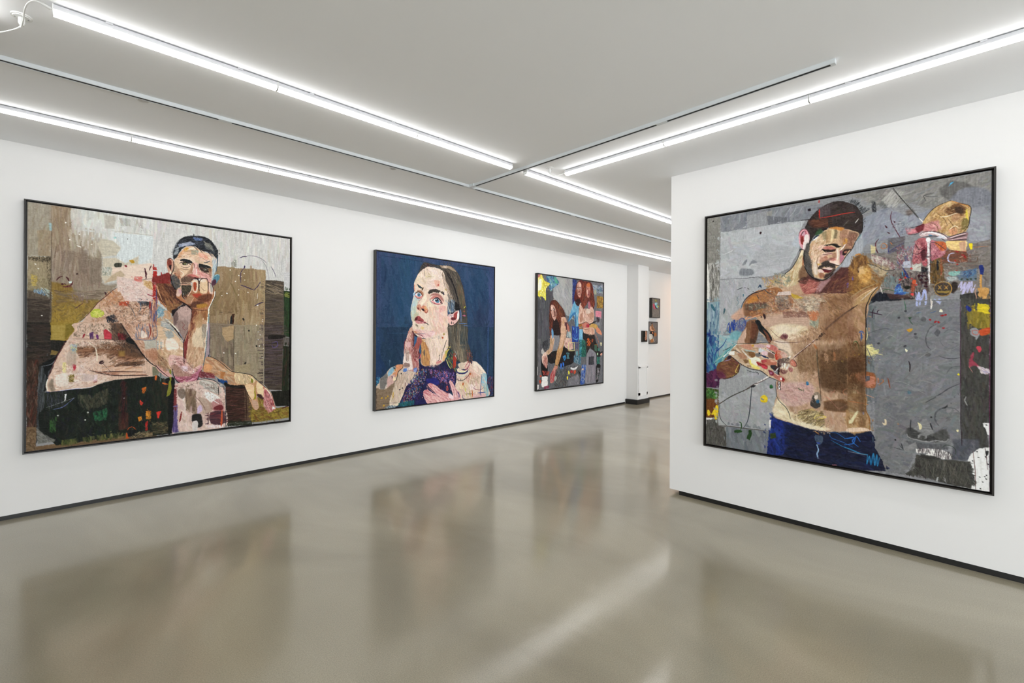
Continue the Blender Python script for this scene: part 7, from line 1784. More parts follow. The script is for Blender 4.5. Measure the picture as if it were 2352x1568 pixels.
H 93,44.1,8.79,40,30,0.72,B8BCA8/8A9484/D8D8B8/A8A890/6E7A70 775 909 893 892 914 938 838 976 781 955
H 93,26.7,7.39,80,40,0.72,C88058/D89468/B86A44 775 843 854 852 838 923 781 909
P C4A692,6 479 882 634 865 770 882 787 955 724 1008 543 981 454 938
P DACBAE,6 543 953 635 940 770 969 724 1022 635 1015 605 1068 531 1036 511 980
H 257,37.4,10.9,150,40,0.54,E4D8BC/D0BC98/DCCCAC/C8A888/E8E0C8 492 966 574 953 770 962 793 1022 665 1068 543 1069
P 8E5E5C 590 1043 611 1015 635 1022 641 1042 629 1063 593 1063
P 6A3A40,2 605 1029 623 1022 635 1042 623 1056
H 140,36.9,4.6,25,60,0.54,8A5E52/6A4A44/A87A68 604 844 752 842 792 889 610 892
P 3A2226 460 860 473 854 479 889 473 903 463 882
d 3A2226 5.54 448 883
s E8B890,5.12 848 874 887 874 922 873
s 3A3A3C,4.06 892 821 930 796
H 374,42.7,11.4,40,60,0.5,A07850/C09A74/8A6444/B48860/7A5A40 859 722 1061 721 1061 833 893 1021 849 989
P A07A50,8,.8 925 931 999 863 1061 827 1062 1063 893 1065
H 280,46.7,11.3,60,60,0.5,9A7A58/B89070/86664A/C8A078/A88464 893 1008 1061 840 1062 1063 838 1066
p 8A6436,4 1034 536 1062 472 1099 443 1134 460 1157 515 1214 534 1264 571 1234 639 1209 695 1173 758 1142 814 1035 809
H 280,36.5,8.07,60,50,0.59,A07840/C89A54/7A5430/B88A48/8A5E38/D8AC68 1034 536 1067 472 1136 461 1209 547 1209 689 1142 809 1035 804
p C8A060,8,.7 1086 534 1131 526 1165 562 1168 660 1131 664 1089 621
H 117,28.3,6.71,50,50,0.63,E0BC74/C89448/D8A858/B07838 1089 535 1162 549 1168 647 1100 648
s CC8A40,9.64 1067 452 1088 442 1104 447
P 4A2E24 1083 541 1094 532 1099 562 1089 581
p B8A888,3 1142 520 1209 534 1264 565 1244 608 1214 618
P A88058,4 1035 744 1209 682 1173 752 1137 814 1035 809
P BA9A6C,3 1052 791 1142 717 1204 689 1168 758 1142 814 1057 810
s D8B890,4.74 1057 785 1132 723 1204 689
s 2A2224,4.67 1142 514 1193 539 1219 557
s 201C20,5.63 1204 689 1168 738 1147 796 1140 814
s C8C0B8,4.71 1105 781 1158 725 1204 685
s 6A5CAA,7.29 1056 605 1059 632
P 705CA8 1024 643 1035 644 1034 675 1027 675
H 982,54,12,80,40,0.45,C4A288/B08C6E/D4B8A0/9A785C/BFA088/C8B0A0/A88468 543 1055 838 1072 1062 1032 1064 1717 896 1748 727 1734 546 1677 570 1378 642 1190
P D9CABB,6 543 1076 635 1081 666 1162 630 1170 581 1123
P C9AAA0,7 588 1418 696 1396 806 1401 817 1505 755 1564 644 1590 583 1514
H 210,55.2,12.2,20,40,0.45,D0B0A8/BE9890/D8BEB4/C49C90/B48A84 588 1432 811 1401 812 1532 656 1589 583 1501
P A08060,6 713 1187 833 1164 839 1294 719 1301
H 163,58.3,8.94,85,15,0.54,98785A/B08E6C/84684C/C0A080 719 1194 833 1177 836 1294 722 1301
P 7C5C3E,8 855 1183 1062 1144 1063 1418 969 1439 883 1395 856 1293
H 397,55.2,11.3,80,30,0.54,6A4C34/8E6A48/5A402C/9A7A54/7A5A40/A88864 838 1144 1062 1125 1063 1431 867 1422
p 5E4832,5,.8 926 1225 1062 1207 1063 1381 980 1388
p 8A6440,4 884 1524 1001 1499 1063 1530 1063 1593 949 1594 884 1589
P DDD0B4,6 546 1608 583 1542 644 1610 668 1681 750 1697 840 1718 922 1732 784 1745 656 1717 540 1674
H 210,50.3,9.12,30,40,0.54,E8DEC8/D0BE98/E0D4B0/C8B48A/F0E8D0 546 1608 583 1556 656 1629 784 1679 895 1716 896 1748 727 1727 546 1677
H 280,53.3,5.91,150,25,0.63,6A5A40/D8C490/8A7850/E4D8A8/54483A/C8B070 715 1622 806 1591 884 1627 895 1729 784 1719 715 1675
P 9A8A78 806 1493 834 1464 867 1487 867 1539 840 1574 806 1545
P 4A4440 806 1519 817 1485 829 1530 862 1552 840 1587 795 1566
P D8C8BC 823 1498 842 1486 845 1509 831 1520
P 3A6A8A 834 1529 854 1521 851 1541 837 1545
P 2E74A4 766 1391 777 1383 789 1393 786 1406 772 1410
s 3A5A34,6.94 714 1442 732 1455 754 1455
s E8D060,6.17 824 1668 840 1639 879 1638 898 1648 840 1669
s E8A078,4.88 1062 1431 1037 1418 1006 1436 1011 1461 1042 1470
s D8907A,3.98 881 1495 911 1499 954 1549 980 1571 1022 1541 1047 1507
s D8907A,4.02 927 1414 948 1422 948 1451 916 1450
s 5A6A5A,5.17 836 1137 839 1203 844 1255 861 1397
P C07848,2 816 1105 827 1098 844 1124 833 1138
P C88A60,2 942 1160 953 1157 953 1211 942 1218
H 46,30.3,7.18,80,20,0.72,D8B090/E0B898 888 1168 910 1174 910 1232 888 1227
d D8C040 7.77 1029 1186 1052 1176 1000 1222
s 2A2E30,4.41 561 1510 583 1556 632 1605 656 1656 662 1689
s 26282E,4.49 557 1407 561 1510
p E0D0C8,4,.7 1032 1646 1064 1630 1064 1692 1027 1697
P B08C66 1035 853 1085 808 1126 791 1149 797 1138 843 1138 977 1135 1107 1138 1199 1137 1301 1132 1430 1137 1497 1033 1508 1032 853
P C09A88,6 1035 872 1081 864 1104 902 1093 958 1036 995
P C49090,3 1070 916 1085 902 1097 925 1082 942
H 374,53,10.8,60,50,0.5,B89470/A07E58/C8A888/8E6E4C/AA8468 1035 853 1126 796 1136 843 1136 1060 1036 1080
H 468,52.9,10.8,70,50,0.54,7A5230/5A3A24/8E6238/6A4628/A07048/4A3020 1036 1080 1135 1107 1137 1296 1113 1386 1037 1392
P 9A6038,4 1075 1305 1168 1290 1194 1325 1190 1393 1128 1398 1105 1368
H 163,48.1,9.31,20,50,0.59,C08068/B0704A/9A5A34/D09480 1079 1304 1190 1325 1187 1394 1113 1395
p 62626A 1136 1319 1161 1318 1157 1350 1137 1356
H 210,48.9,10.8,80,40,0.5,A88A60/8A6A48/B89A70/9A7A54 1037 1401 1128 1403 1136 1497 1037 1508
s 201A20,7.09 1149 788 1139 820 1136 875 1140 968
s 2A2224,4.85 1035 856 1058 835 1089 808
H 140,59.9,2.92,20,60,0.81,E8DC98/D8CC88/C8C078/F0E8B0 1101 1107 1171 1088 1182 1124 1215 1132 1186 1179 1135 1171 1105 1149
s E8DC98,3.78 1140 977 1145 1042 1123 1098 1135 1116
s E0D890,7.06 1123 1111 1179 1117
s E0D890,4.63 1175 1152 1229 1164
s D8DC90,4.64 1175 1147 1211 1128
s 4A4A60,4.69 1142 1116 1168 1189 1161 1198
s 34602E,7.23 1063 1099 1071 1075 1086 1080 1097 1126 1086 1150 1071 1127 1061 1103
s 3A5A9A,9.54 1108 1070 1112 1042 1110 1005
s 3A5A9A,7.15 1097 1012 1110 998 1125 1014
P E8CC28 1065 1169 1075 1169 1075 1185 1067 1183
P E8CC28 1095 1166 1103 1165 1102 1179 1095 1177
s 8A4038,5.77 1040 1245 1060 1254 1097 1219 1127 1209
s E0CCA0,4.81 1075 1379 1064 1465 1087 1397 1072 1483 1094 1434
s E0A080,4.83 1037 1425 1083 1425 1094 1452 1068 1474 1037 1472
s E0A080,3.77 1094 1443 1139 1453 1187 1471
P B08C60,3 1037 1476 1138 1466 1140 1561 1161 1615 1163 1671 1163 1706 1038 1732
H 304,52.5,10.7,60,60,0.54,C8A880/A88458/8E6A44/DCC8A0/B89068/7A5A38 1037 1481 1136 1466 1138 1570 1161 1629 1161 1699 1038 1727
p D8D0A8,2 1042 1654 1089 1571 1100 1575 1061 1666 1042 1674
P E0C8B0,3 1038 1708 1116 1692 1161 1699 1161 1709 1038 1737
s E0905A,5.74 1037 1510 1092 1514 1153 1522
s 9A6A38,5.63 1138 1485 1139 1561 1157 1610 1163 1662 1162 1704
P A8B0D8 1121 1577 1129 1576 1131 1597 1125 1596
s D8A878,3.79 1114 1621 1120 1668
s 3A2A24,10.1 1061 827 973 907 893 989 838 1057
s 1E1A1C,4.98 1063 824 973 900 887 986
P 1E1C1C 832 1054 877 1015 882 1021 838 1066
s 4A1E24,9.53 860 1033 799 1092 742 1147 678 1212
s F0E4DC,4.78 835 1052 782 1106 725 1160 675 1210
P 7C5438 144 1260 164 1234 195 1207 212 1210 246 1241 280 1275 284 1296 274 1342 247 1372 214 1395 179 1408 145 1412 102 1396 88 1324 109 1272
H 163,42.3,10.5,10,40,0.54,8A6040/6A4430/A07850/5A3828/98704A/7A3A4A 144 1256 206 1211 280 1278 271 1342 214 1395 145 1407 109 1323
p 6A2C50,8,.8 88 1342 144 1350 172 1391 165 1409 117 1409 88 1389
s D8C068,7.35 274 1279 247 1343 264 1353 213 1392
s A08AA8,6.24 151 1259 178 1251 206 1243
P 3A2A3A,2 188 1211 212 1214 209 1228 178 1244
s 24282C,4.92 284 1278 280 1313 267 1346 230 1383 179 1408 145 1412
P CDB496 188 1190 212 1161 239 1117 259 1103 345 1101 441 1098 518 1095 552 1118 599 1144 641 1169 652 1191 641 1208 609 1229 570 1231 573 1284 559 1298 541 1326 574 1350 606 1358 624 1383 610 1401 577 1393 504 1365 461 1331 429 1319 378 1311 333 1297 287 1271 240 1231 212 1210
H 468,45.1,11.7,25,50,0.54,D8C4A8/BC9A78/E4D8C4/A87E5C/C8AC90/B08A68/D0C0B0/8E6A48 199 1189 259 1106 441 1100 518 1099 549 1131 549 1225 429 1315 333 1293 246 1230
s F0ECE4,12.4 150 1220 185 1176 219 1139 256 1110
s 5A9AA0,9.3 150 1209 192 1165 229 1128 256 1103
p E8E4DC 188 1190 205 1168 239 1167 239 1199 205 1200
P C49078,2 289 1116 377 1111 374 1149 332 1150 303 1134
p C89A3C 374 1111 392 1109 390 1126 374 1127
P C8A8A8,2 393 1114 447 1107 475 1116 478 1130 447 1137 409 1131
P 8A6238,2 345 1164 384 1170 403 1190 400 1217 378 1215 352 1195
P 9A8468,3 316 1165 345 1167 352 1195 332 1185
p A8B8B4,2 313 1154 403 1162 400 1173 332 1168
P 8A6A48,2 310 1242 333 1237 352 1244 346 1265 326 1269
P B4886C,3 260 1191 293 1186 333 1213 326 1231 280 1222
p C8CCD0,2 425 1141 441 1137 491 1167 497 1187 460 1181 425 1169
P D8BCC0,2 454 1164 491 1163 497 1187 473 1198 451 1185
P 7E7A76,2 403 1183 429 1182 448 1199 429 1209 407 1200
s 24345E,11.5 448 1192 473 1208 503 1217
P 1E2840 425 1174 438 1178 435 1187 427 1184
P 8A6A5C,2 497 1173 528 1172 543 1192 540 1219 503 1207
p F0E8D0,2 359 1226 403 1204 441 1223 448 1246 429 1247 404 1238
p E8D878,2 352 1233 372 1239 404 1279 442 1304 429 1315 391 1307 362 1274
P EADFCC,3 375 1225 416 1248 423 1282 404 1283 378 1263
P A83A3C,2 416 1254 473 1269 498 1285 492 1309 461 1297 429 1278
P D84858,2 448 1277 488 1288 492 1305 461 1300
P C07860,2 451 1236 519 1230 555 1238 564 1258 552 1278 504 1278 460 1263
P B84E50,2 451 1239 488 1238 488 1255 457 1259
P D8A890 519 1233 555 1238 552 1248 522 1250
P C87870,2 485 1119 518 1105 552 1121 573 1141 561 1171 528 1152 491 1136
P E0C4CC,2 481 1113 515 1109 512 1129 488 1126
p E0D0D0 485 1133 497 1139 549 1178 546 1188 491 1153
p 2A2024 491 1143 546 1172 552 1182 534 1175
P B84A34,2 555 1165 576 1151 600 1163 603 1203 588 1230 561 1231 552 1212
P C8301E,2 555 1181 567 1178 573 1211 561 1228 554 1212
P B87870,2 594 1164 623 1163 638 1182 632 1209 609 1209 597 1190
P D0A8A8 603 1193 623 1183 632 1195 617 1209
s 2A1A20,13.8 576 1144 605 1150 635 1169 652 1191
P 2A1C20 600 1216 641 1208 650 1201 653 1227 618 1245 594 1240
P 3A2024,2 573 1231 594 1217 606 1243 670 1240 681 1259 641 1254 600 1283 570 1284
p F0F0F0 645 1206 658 1194 664 1201 650 1218
P C04A38,2 658 1237 676 1220 693 1235 701 1264 693 1278 670 1269
s 5A2A24,6.51 658 1237 676 1223 693 1235 704 1264 693 1278 670 1269
P 8A2A38,2 647 1293 667 1286 679 1305 667 1322 650 1313
P 5A2024,2 591 1303 624 1308 641 1310 633 1334 612 1341 594 1329
P E8ECE8 599 1259 606 1253 606 1289 599 1289
P E8ECE8 615 1255 629 1255 627 1271 618 1292 612 1282
P D8DCE4 638 1271 653 1260 656 1270 630 1301 627 1294
P 3A3A40,2 519 1277 555 1278 550 1315 525 1300
P 4A2A2C 549 1282 573 1284 576 1294 553 1325
p 3A2226 570 1291 585 1290 583 1357 571 1351
P 8A3A4A,2 501 1315 528 1320 547 1336 541 1356 513 1354
P B87A98 510 1331 522 1330 529 1340 516 1347
P C07A6C,2 541 1349 571 1347 606 1362 624 1383 610 1401 577 1393 541 1369
P A82A30 603 1368 618 1374 624 1387 612 1397 604 1392
P F0E8E4 590 1376 599 1372 602 1388 595 1391
s E8DCD0,4.48 559 1348 577 1354
p E0DCD8 547 1329 576 1290 576 1300 553 1328
s 2A2224,5.29 212 1214 246 1244 287 1274 333 1300 378 1315 429 1321 461 1334 504 1367 553 1389 595 1404
s 2A2224,4.12 256 1103 345 1102 409 1100 460 1094 518 1099
s 2A2224,4.38 143 1170 178 1151 205 1136
s 4A4A4C,5.52 212 1161 246 1163 286 1187
s D8D8D4,5.99 299 1162 332 1196 365 1229
s A8282A,8.76 416 1254 423 1271 429 1281
s D8D4D0,11.6 408 1444 442 1414 474 1391 507 1368
s 5A4440,5.87 308 1507 360 1465 398 1437 443 1417 513 1371
p E8ECEC 577 1403 586 1403 585 1463 577 1463
s 5A2A2A,8.39 574 1400 573 1464
s 2A2022,8.36 589 1403 588 1469
P 3A302E 784 139 804 105 844 75 883 50 929 33 982 37 1027 55 1070 86 1099 127 1115 170 1117 214 1112 275 1100 308 1071 295 1020 252 960 229 907 225 860 236 813 275 789 319 765 382 748 380 756 286 764 221 752 200 764 173
H 608,38.7,7.14,20,70,0.45,46382F/2A2422/54443A/3A2E2C/5E5048/4A3E44 788 144 844 79 929 40 1027 59 1106 150 1110 275 1035 249 922 222 825 249 764 221
p 54342A,4 776 147 899 149 903 215 813 209 780 185
H 117,48.5,7.32,10,30,0.54,6A4430/4A2E26/7A5038 796 150 903 155 903 215 813 205
p 5A4E52,4,.8 836 64 918 42 922 126 852 137
s C83028,6.24 846 3 846 26
s C83028,8.31 850 76 849 113 848 138
s B83830,6.53 848 141 922 140 997 135 1067 135
s 2A1E1E,5.32 723 138 764 140 812 141
P 3A1E22 772 144 796 146 792 154
H 60,32.8,2.72,120,20,0.77,22262A/303438 1027 46 1074 47 1117 113 1152 128 1106 159 1088 94
s 20262A,4.83 1070 95 1099 67
s 20262A,4.8 1092 119 1113 110
s 2A3438,4.77 1099 162 1154 128
s 20262A,4.86 1063 71 1074 51
s 3A4448,3.82 1113 209 1131 188
s C8C4BC,5.8 1071 215 1090 187
s 5E5650,7.4 1001 222 1031 190
P A8ACB2,4 1092 307 1114 302 1114 425 1071 446 1035 527 980 522 987 504 1020 449 1053 395 1071 349
P D8A0A8 713 251 723 219 748 208 768 221 783 261 779 317 761 372 740 364 724 343 715 299
P B85A64,2 723 252 744 227 760 230 764 259 748 294 732 311 723 281
P 8A2E28,2 723 281 740 264 744 294 740 331 728 315
P E0D4D0,2 752 257 777 260 779 317 757 362 740 360 744 313
P C89AA8,2 731 239 752 228 756 257 736 259
s 3A2428,5.36 729 253 740 231 752 223
s 6A2A34,4.28 713 260 719 228 744 208 768 219 781 252
s 20242A,6.45 720 376 724 362 748 370
P CDB08C 789 328 821 286 868 255 899 233 945 226 998 248 1053 266 1092 290 1085 324 1064 365 1050 408 1020 440 1009 466 984 508 954 537 939 563 908 597 869 608 830 595 798 564 777 501 765 429 773 364
H 351,39.5,8.75,130,40,0.54,DCC6A4/BC9670/E8D8C0/A87E5A/D4B890/C8A47C 793 338 868 260 945 231 961 342 900 352 869 395 838 484 806 551 781 431
H 210,41.8,9.71,60,30,0.54,B08A68/8E6854/A87C68/7A5A48/C49A7C 983 255 1089 289 1071 349 1050 399 998 384 976 335
P 8A6A58,4 1027 271 1089 294 1064 339 1035 344 1005 321
P C8A084,3 994 257 1031 258 1020 315 990 328 979 300
P 9A8A68,3 868 260 899 251 903 307 880 313
P 8A7A5C,3 938 248 960 251 960 306 938 307
P DCCBA0,4 899 242 938 243 938 312 915 327
P CC9A48,3 998 316 1027 325 1020 355 998 361
P C88A44,3 907 225 960 222 1005 240 983 255 930 233
s 24344A,13.1 809 303 825 282 845 270
p F0ECE8 805 302 833 283 845 270 837 293 817 304
P 3A5A3A,4 837 232 868 228 868 255 821 267
P 2E2628 864 227 884 221 899 233 876 243
s B07850,4.17 825 338 845 326
P 22201E 880 350 903 348 930 345 961 351 972 367 987 378 961 379 930 356 900 359
P C07A70,3 861 375 884 360 923 365 953 382 923 388 884 378
P E0C0B0,3 837 363 861 347 892 356 869 376 845 392
P 6A4438 869 381 892 381 923 388 953 387 953 405 923 406 900 401 884 392
s 1E1A1C,10.2 869 381 892 393 923 401 953 396
s 1E1A1C,6.14 880 391 892 404 915 410
P D8B0A4,3 892 407 930 411 938 426 904 422
s 8A4A40,3.62 853 397 869 385
P 2A1A1C 995 424 1006 407 1028 401 1046 405 1028 419 1020 436 998 447
P A87058 1006 412 1024 409 1020 427 1006 425
s 1A1618,9.85 994 419 1013 404 1050 404
P 8A4A60,3 980 408 998 402 991 437 1006 457 998 469 987 455
s E8C8C8,4.96 972 407 998 388 1013 363
P DCC0AC,3 957 387 976 394 980 436 980 472 976 503 957 506 946 477 953 432
P E8CCBC,3 904 459 931 448 953 469 976 494 972 512 946 504 923 488 908 478
P C8887C,3 923 452 946 450 957 474 931 475
s 3A1E20,7.57 904 473 915 488 938 499 961 511 976 512
P B87888,3 983 436 1006 448 998 478 980 499
s F0E4DC,5.01 954 496 972 505
s F0E4DC,5.09 906 477 912 464
P BA7E66,4 845 438 884 424 904 436 900 463 869 478 845 475
P E4CCB0,4 805 443 829 427 845 466 818 519 806 504
H 93,39.9,7.36,120,30,0.54,E8DCC8/D0A888/F0E8DC/C08868 797 376 869 395 869 469 818 538 798 489
P D8C8B8,3 810 481 834 483 838 568 814 556
P D8B040,2,.8 830 483 853 490 845 499
P 55504C,4 765 325 785 337 777 411 797 451 798 494 806 551 814 589 790 568 765 524 751 475 747 408
H 257,22.5,2.99,70,60,0.54,6E6A66/3E3A38/807C78/4A4644/5E5A5C 765 330 783 341 777 411 795 456 806 574 765 519 749 418
P 403834,3 846 517 869 492 900 481 923 498 946 500 954 528 923 520 900 509 869 520 846 531
H 93,21.7,2.89,30,40,0.54,2A2624/5A4E48/3A3230 846 513 900 486 946 504 950 532 885 517 850 532
P 8A7468,3 869 478 900 467 904 486 869 496
P A04838,1 869 529 892 531 931 539 923 548 900 560 881 553
P 6A1E28 873 534 900 543 931 544 908 558 885 551
P E0C8C0,2 842 536 861 533 885 553 869 561 850 555
P E0C4BC,2 869 529 900 523 931 530 923 541 892 536
s 2A1A1C,5.1 861 528 885 535 923 543 942 536
P B87858,4 846 568 877 567 885 590 854 597
P 4A3834,4 885 577 923 552 946 532 954 542 931 576 900 601 881 599
s 1E1C1E,7.79 753 499 774 548 806 588 846 610 877 613 908 597 939 568
s 1E1C1E,6.41 750 380 748 427 753 484
s 2A2628,4.89 1103 300 1078 341 1053 400 1020 445 1006 470 984 508
s 1E1C1E,5.75 1117 214 1112 275 1103 296
s 5A9A98,3.37 1107 301 1082 346
P C8A870 1443 257 1472 213 1508 177 1574 151 1612 174 1667 208 1663 271 1659 317 1650 351 1634 378 1604 379 1561 379 1543 352 1481 337 1436 323
H 468,31.5,6.98,120,40,0.54,D8BC88/B08850/E0CCA0/9A7044/C89C6C/8A5E3C/DCC0A0 1449 258 1508 183 1574 157 1663 213 1654 328 1629 371 1552 372 1463 322
P 7A5838,4 1548 209 1604 178 1638 202 1646 245 1612 251 1570 249
H 140,27.6,5.73,30,50,0.54,5A4028/8A6240/6E4C30/A07848 1548 203 1612 179 1646 221 1633 260 1570 249
P C88A8A,4 1445 288 1508 268 1521 307 1508 341 1463 340 1436 323
H 117,25.1,5.96,30,50,0.59,D8A0A0/B87070/E0B8B0/C08080 1440 293 1517 282 1526 331 1472 341
p B8906A,3 1578 244 1617 239 1617 287 1582 293
p E0D048,2,.9 1646 221 1652 223 1659 294 1646 309
P 8A7A48,3 1633 278 1659 294 1650 339 1625 347
P D8A078,3 1565 338 1595 331 1608 362 1578 376
P B86A74,2 1351 304 1361 296 1389 304 1436 280 1449 295 1436 330 1389 341 1366 341
P D08A90,2 1361 305 1389 307 1408 325 1375 336
P 7A3038,2 1403 300 1445 282 1440 324 1413 332
s 2A1E22,3.79 1443 257 1472 213 1508 177 1574 151
s C07838,4.04 1574 154 1612 174 1663 207
s 2A2422,3.6 1612 174 1667 208 1663 283 1659 323 1642 356 1625 377
s 2A1E22,3.49 1351 307 1370 298 1408 294 1445 282
s 2A1E22,3.49 1366 341 1399 346 1422 334
P B86A70 1413 382 1436 373 1463 389 1459 443 1445 466 1427 538 1408 542 1390 534 1389 472 1399 423
P D8A8A0,2 1399 429 1427 421 1436 447 1417 475 1394 478
P 8A3A48,3 1427 452 1459 443 1454 504 1436 533 1431 489
P C0606A,3 1436 527 1459 517 1463 560 1441 564
H 140,22,4.87,100,30,0.54,C88088/A04A54/D8A09A/6A2A34 1399 386 1459 394 1454 541 1394 534
P B4707A 1477 403 1508 407 1552 432 1552 479 1535 507 1508 522 1481 525
H 140,24.9,5.91,20,50,0.54,C88890/9A5060/D8A8A8/A86070 1477 409 1552 432 1544 502 1481 525
P C86A38,3 1499 412 1535 411 1557 432 1552 462 1526 464
P E0C888 1557 414 1646 415 1648 480 1629 483 1570 464
H 93,27.6,6.86,20,50,0.63,F0DC90/D8B878/E8D098/C89868 1557 414 1646 418 1646 479 1570 467
p CCA484,2 1617 428 1648 421 1648 491 1621 482
P CFB8B8 1422 346 1445 334 1490 344 1535 357 1561 385 1552 402 1508 371 1472 366 1436 367
s F0F0F0,8.41 1436 348 1481 343 1526 368 1557 390
s 3A2A34,4.21 1422 352 1449 335 1495 340 1539 364 1565 397
s 3A2A34,4.22 1436 370 1472 369 1508 374 1548 407
p C8C8D0 1526 368 1552 384 1548 395 1508 383
s 2E7AA0,6.36 1468 359 1486 365
P 9A7A7C 1570 386 1646 368 1650 416 1612 416 1565 409
s E0CCCC,6.07 1574 393 1612 381 1646 374
s D0B0B0,6.06 1574 405 1612 404 1648 401
s 2A1E22,5.26 1570 386 1612 375 1646 368
s 2A1E22,5.26 1574 402 1612 392 1648 386
s 2A1E22,4.45 1570 411 1650 414
P F0ECEC 1456 388 1472 378 1477 397 1472 433 1475 488 1477 568 1468 561 1466 469 1461 419
s D8D4D4,10.6 1468 402 1472 482 1472 555 1472 622 1475 689
s F0ECEC,6.38 1466 420 1467 481 1468 548
s 2A1C22,4.23 1477 403 1478 482 1479 574 1482 635
s D8D0C8,8.44 1482 787 1484 828
s 3A3A40,3.76 1484 410 1508 420 1552 468
s 1E1E24,10.4 1513 535 1515 596
P 9A7458,4,.7 990 256 1020 261 1013 322 983 336
P B08860,4,.6 899 242 922 245 919 327 892 333
P 8A6450,4,.7 1035 290 1082 297 1057 356 1028 369
P C8A484,3,.7 945 340 983 318 998 347 968 362
s F4E8DC,5.95 1013 359 998 384 983 400
s F0E4D4,5.01 961 388 968 425 965 470
P A87A64,3,.7 931 421 953 419 957 456 938 458
P E8D0C0,3,.8 869 408 900 417 892 434 861 440
P 8A5A50,3,.7 900 463 923 447 938 458 915 474
P D8B8A0,3,.8 797 348 825 333 837 363 805 387
H 140,17.7,2.94,120,40,0.63,8A6448/E8D8C0/A87C5C/F4ECDC/C89870 789 338 868 265 907 335 853 393 837 475 806 527 785 431
H 117,14.6,2.77,60,40,0.54,8A5A4C/D8A890/6A4438/C89080 990 274 1085 297 1049 390 998 375
H 93,13.1,2.33,40,60,0.63,E8D0B8/A87860/C8987C 845 420 915 428 892 480 837 475
s 6A3A34,5.11 869 422 900 421 931 416
s 8A6050,4.16 841 438 834 474 842 522
P 3A3432,3,.8 861 486 885 470 915 474 908 487 877 497
P A87860,3,.8 846 564 869 557 885 581 862 593
s E8D8C8,5.22 818 491 822 529 830 567
P 6A4438,4,.6 998 393 1035 393 1042 407 1006 407
H 280,21.8,3.86,40,80,0.54,8A6A50/E4D4BC/B88A60/6A4A38/D8B890/5A6468 320 762 541 675 664 710 676 819 414 873
P 7A5A44,5,.6 307 791 347 785 361 865 321 871
H 210,17.9,3.57,30,80,0.59,F0E4D0/8A6A54/C8A080/6A5448/A8A090 664 724 892 730 925 828 781 909 694 847
P A88468,8,.6 859 826 1061 746 1061 821 882 1002
H 163,29.6,5.61,50,30,0.54,8A6844/C8A070/6A5030/B08858 881 729 1061 708 1061 821 925 925
P E8DCC8,6,.6 543 967 629 954 724 988 665 1022 568 1015
s 8A6A5A,4.47,.7 511 980 580 1050 665 1068
s 6A4A44,5.46,.8 518 1069 605 1090 724 1082 799 1041
P 4A2E28,3,.8 711 612 745 581 780 604 757 636
H 140,17.9,3.57,160,40,0.63,6A3A34/C87A6C/8A4A44/E0A090 716 592 859 630 848 708 746 702
P 7A4A34,3,.7 375 937 415 951 408 1022 382 1065 362 1022
s D8B8A0,6.01 321 986 328 1023 322 1066
H 374,20.5,3.94,80,70,0.54,8A6A50/E0CCB4/B08A6C/6A5440/D0B090/C8A48A 556 1172 838 1131 867 1370 607 1417
H 468,18.9,3.62,80,70,0.54,5A4430/B08A60/7A5A40/3E2E20/C8A078/8A6A48 855 1143 1132 1130 1132 1425 883 1421
P 5A4430,6,.5 856 1306 969 1287 975 1426 878 1447
P 4E3A28,6,.6 979 1223 1102 1230 1102 1291 990 1311
P A07850,5,.6 1000 1108 1102 1118 1092 1181 1010 1183
H 234,20.5,3.94,30,60,0.54,A88474/E4CCC0/8A6A60/D8B4A8 594 1418 817 1394 818 1544 644 1597
s 8A6A50,4.27,.7 719 1181 719 1301 783 1304
P 6A5240,5,.6 884 1537 970 1515 1032 1546 1001 1588 906 1586
H 210,26.6,3.53,150,40,0.63,3A3228/F0E4C0/8A7040/D8C890/5A4A30 715 1609 884 1602 895 1716 762 1716
P E8DCC0,4,.8 715 1709 784 1712 863 1727 928 1731 841 1750 750 1737
H 280,18.4,3.52,70,70,0.54,5A3C24/B0845C/8A5E3C/3A2418/C89C70 1036 1080 1134 1070 1136 1296 1037 1335
P 5A3A26,5,.6 1036 1194 1082 1201 1127 1246 1120 1288 1037 1279
s 6A4A38,4.78,.7 1082 1005 1105 1070 1120 1153
P 8A6048,5,.5 1036 976 1070 967 1089 1005 1074 1061 1036 1080
s 2A2224,6.14 1135 894 1137 1005 1135 1107 1138 1245 1136 1338
H 280,10.5,2.33,130,60,0.59,6A4A30/F0E0B8/A87848/3A2A20/E0B8A0 1454 259 1526 187 1578 161 1658 212 1650 351 1570 374 1481 337
s 6A4A30,3.32,.8 1508 220 1543 262 1561 313
s 6A4A30,3.27,.8 1561 265 1587 317 1595 354
s 8A5A4A,3.37 1472 274 1508 304 1517 342
s F4E8CC,4.12 1526 247 1552 252 1604 237
s F4E8CC,4.07 1570 338 1595 319 1612 333
P 3A2A22,3,.7 1595 200 1629 206 1633 243 1604 237
H 234,12.7,2.41,100,50,0.63,6A2A38/E8B0B0/8A4050/C87880/4A1E2A 1389 385 1552 426 1526 512 1445 552 1390 534
P 4A2028,3,.8 1431 471 1450 454 1454 516 1436 527
s 3A1E26,3.88 1403 411 1422 451 1450 436
s 3A1E26,3.89 1389 472 1417 481 1445 454
H 374,14.4,3.1,20,80,0.63,5A544E/B8B0A4/8A5A50/3A3A4A/D8D0C4/7A3A30/4A6A8A 1264 456 1463 481 1696 474 1704 648 1482 750 1294 650
H 163,17,3.77,140,70,0.54,A8AAB0/7A7A80/BEC0C4/60606A 1268 265 1342 227 1389 322 1351 342
P 3E3D3A,3 1438 1827 1448 1821 1535 1830 1516 1847 1444 1843
l 4A1E3C,4.56 1761 1076 1762 1996
H 210,52,2.3,88,20,0.54,2A2A28/6A685E/8A877A 1418 1866 1659 1836 1677 1983 1503 1976
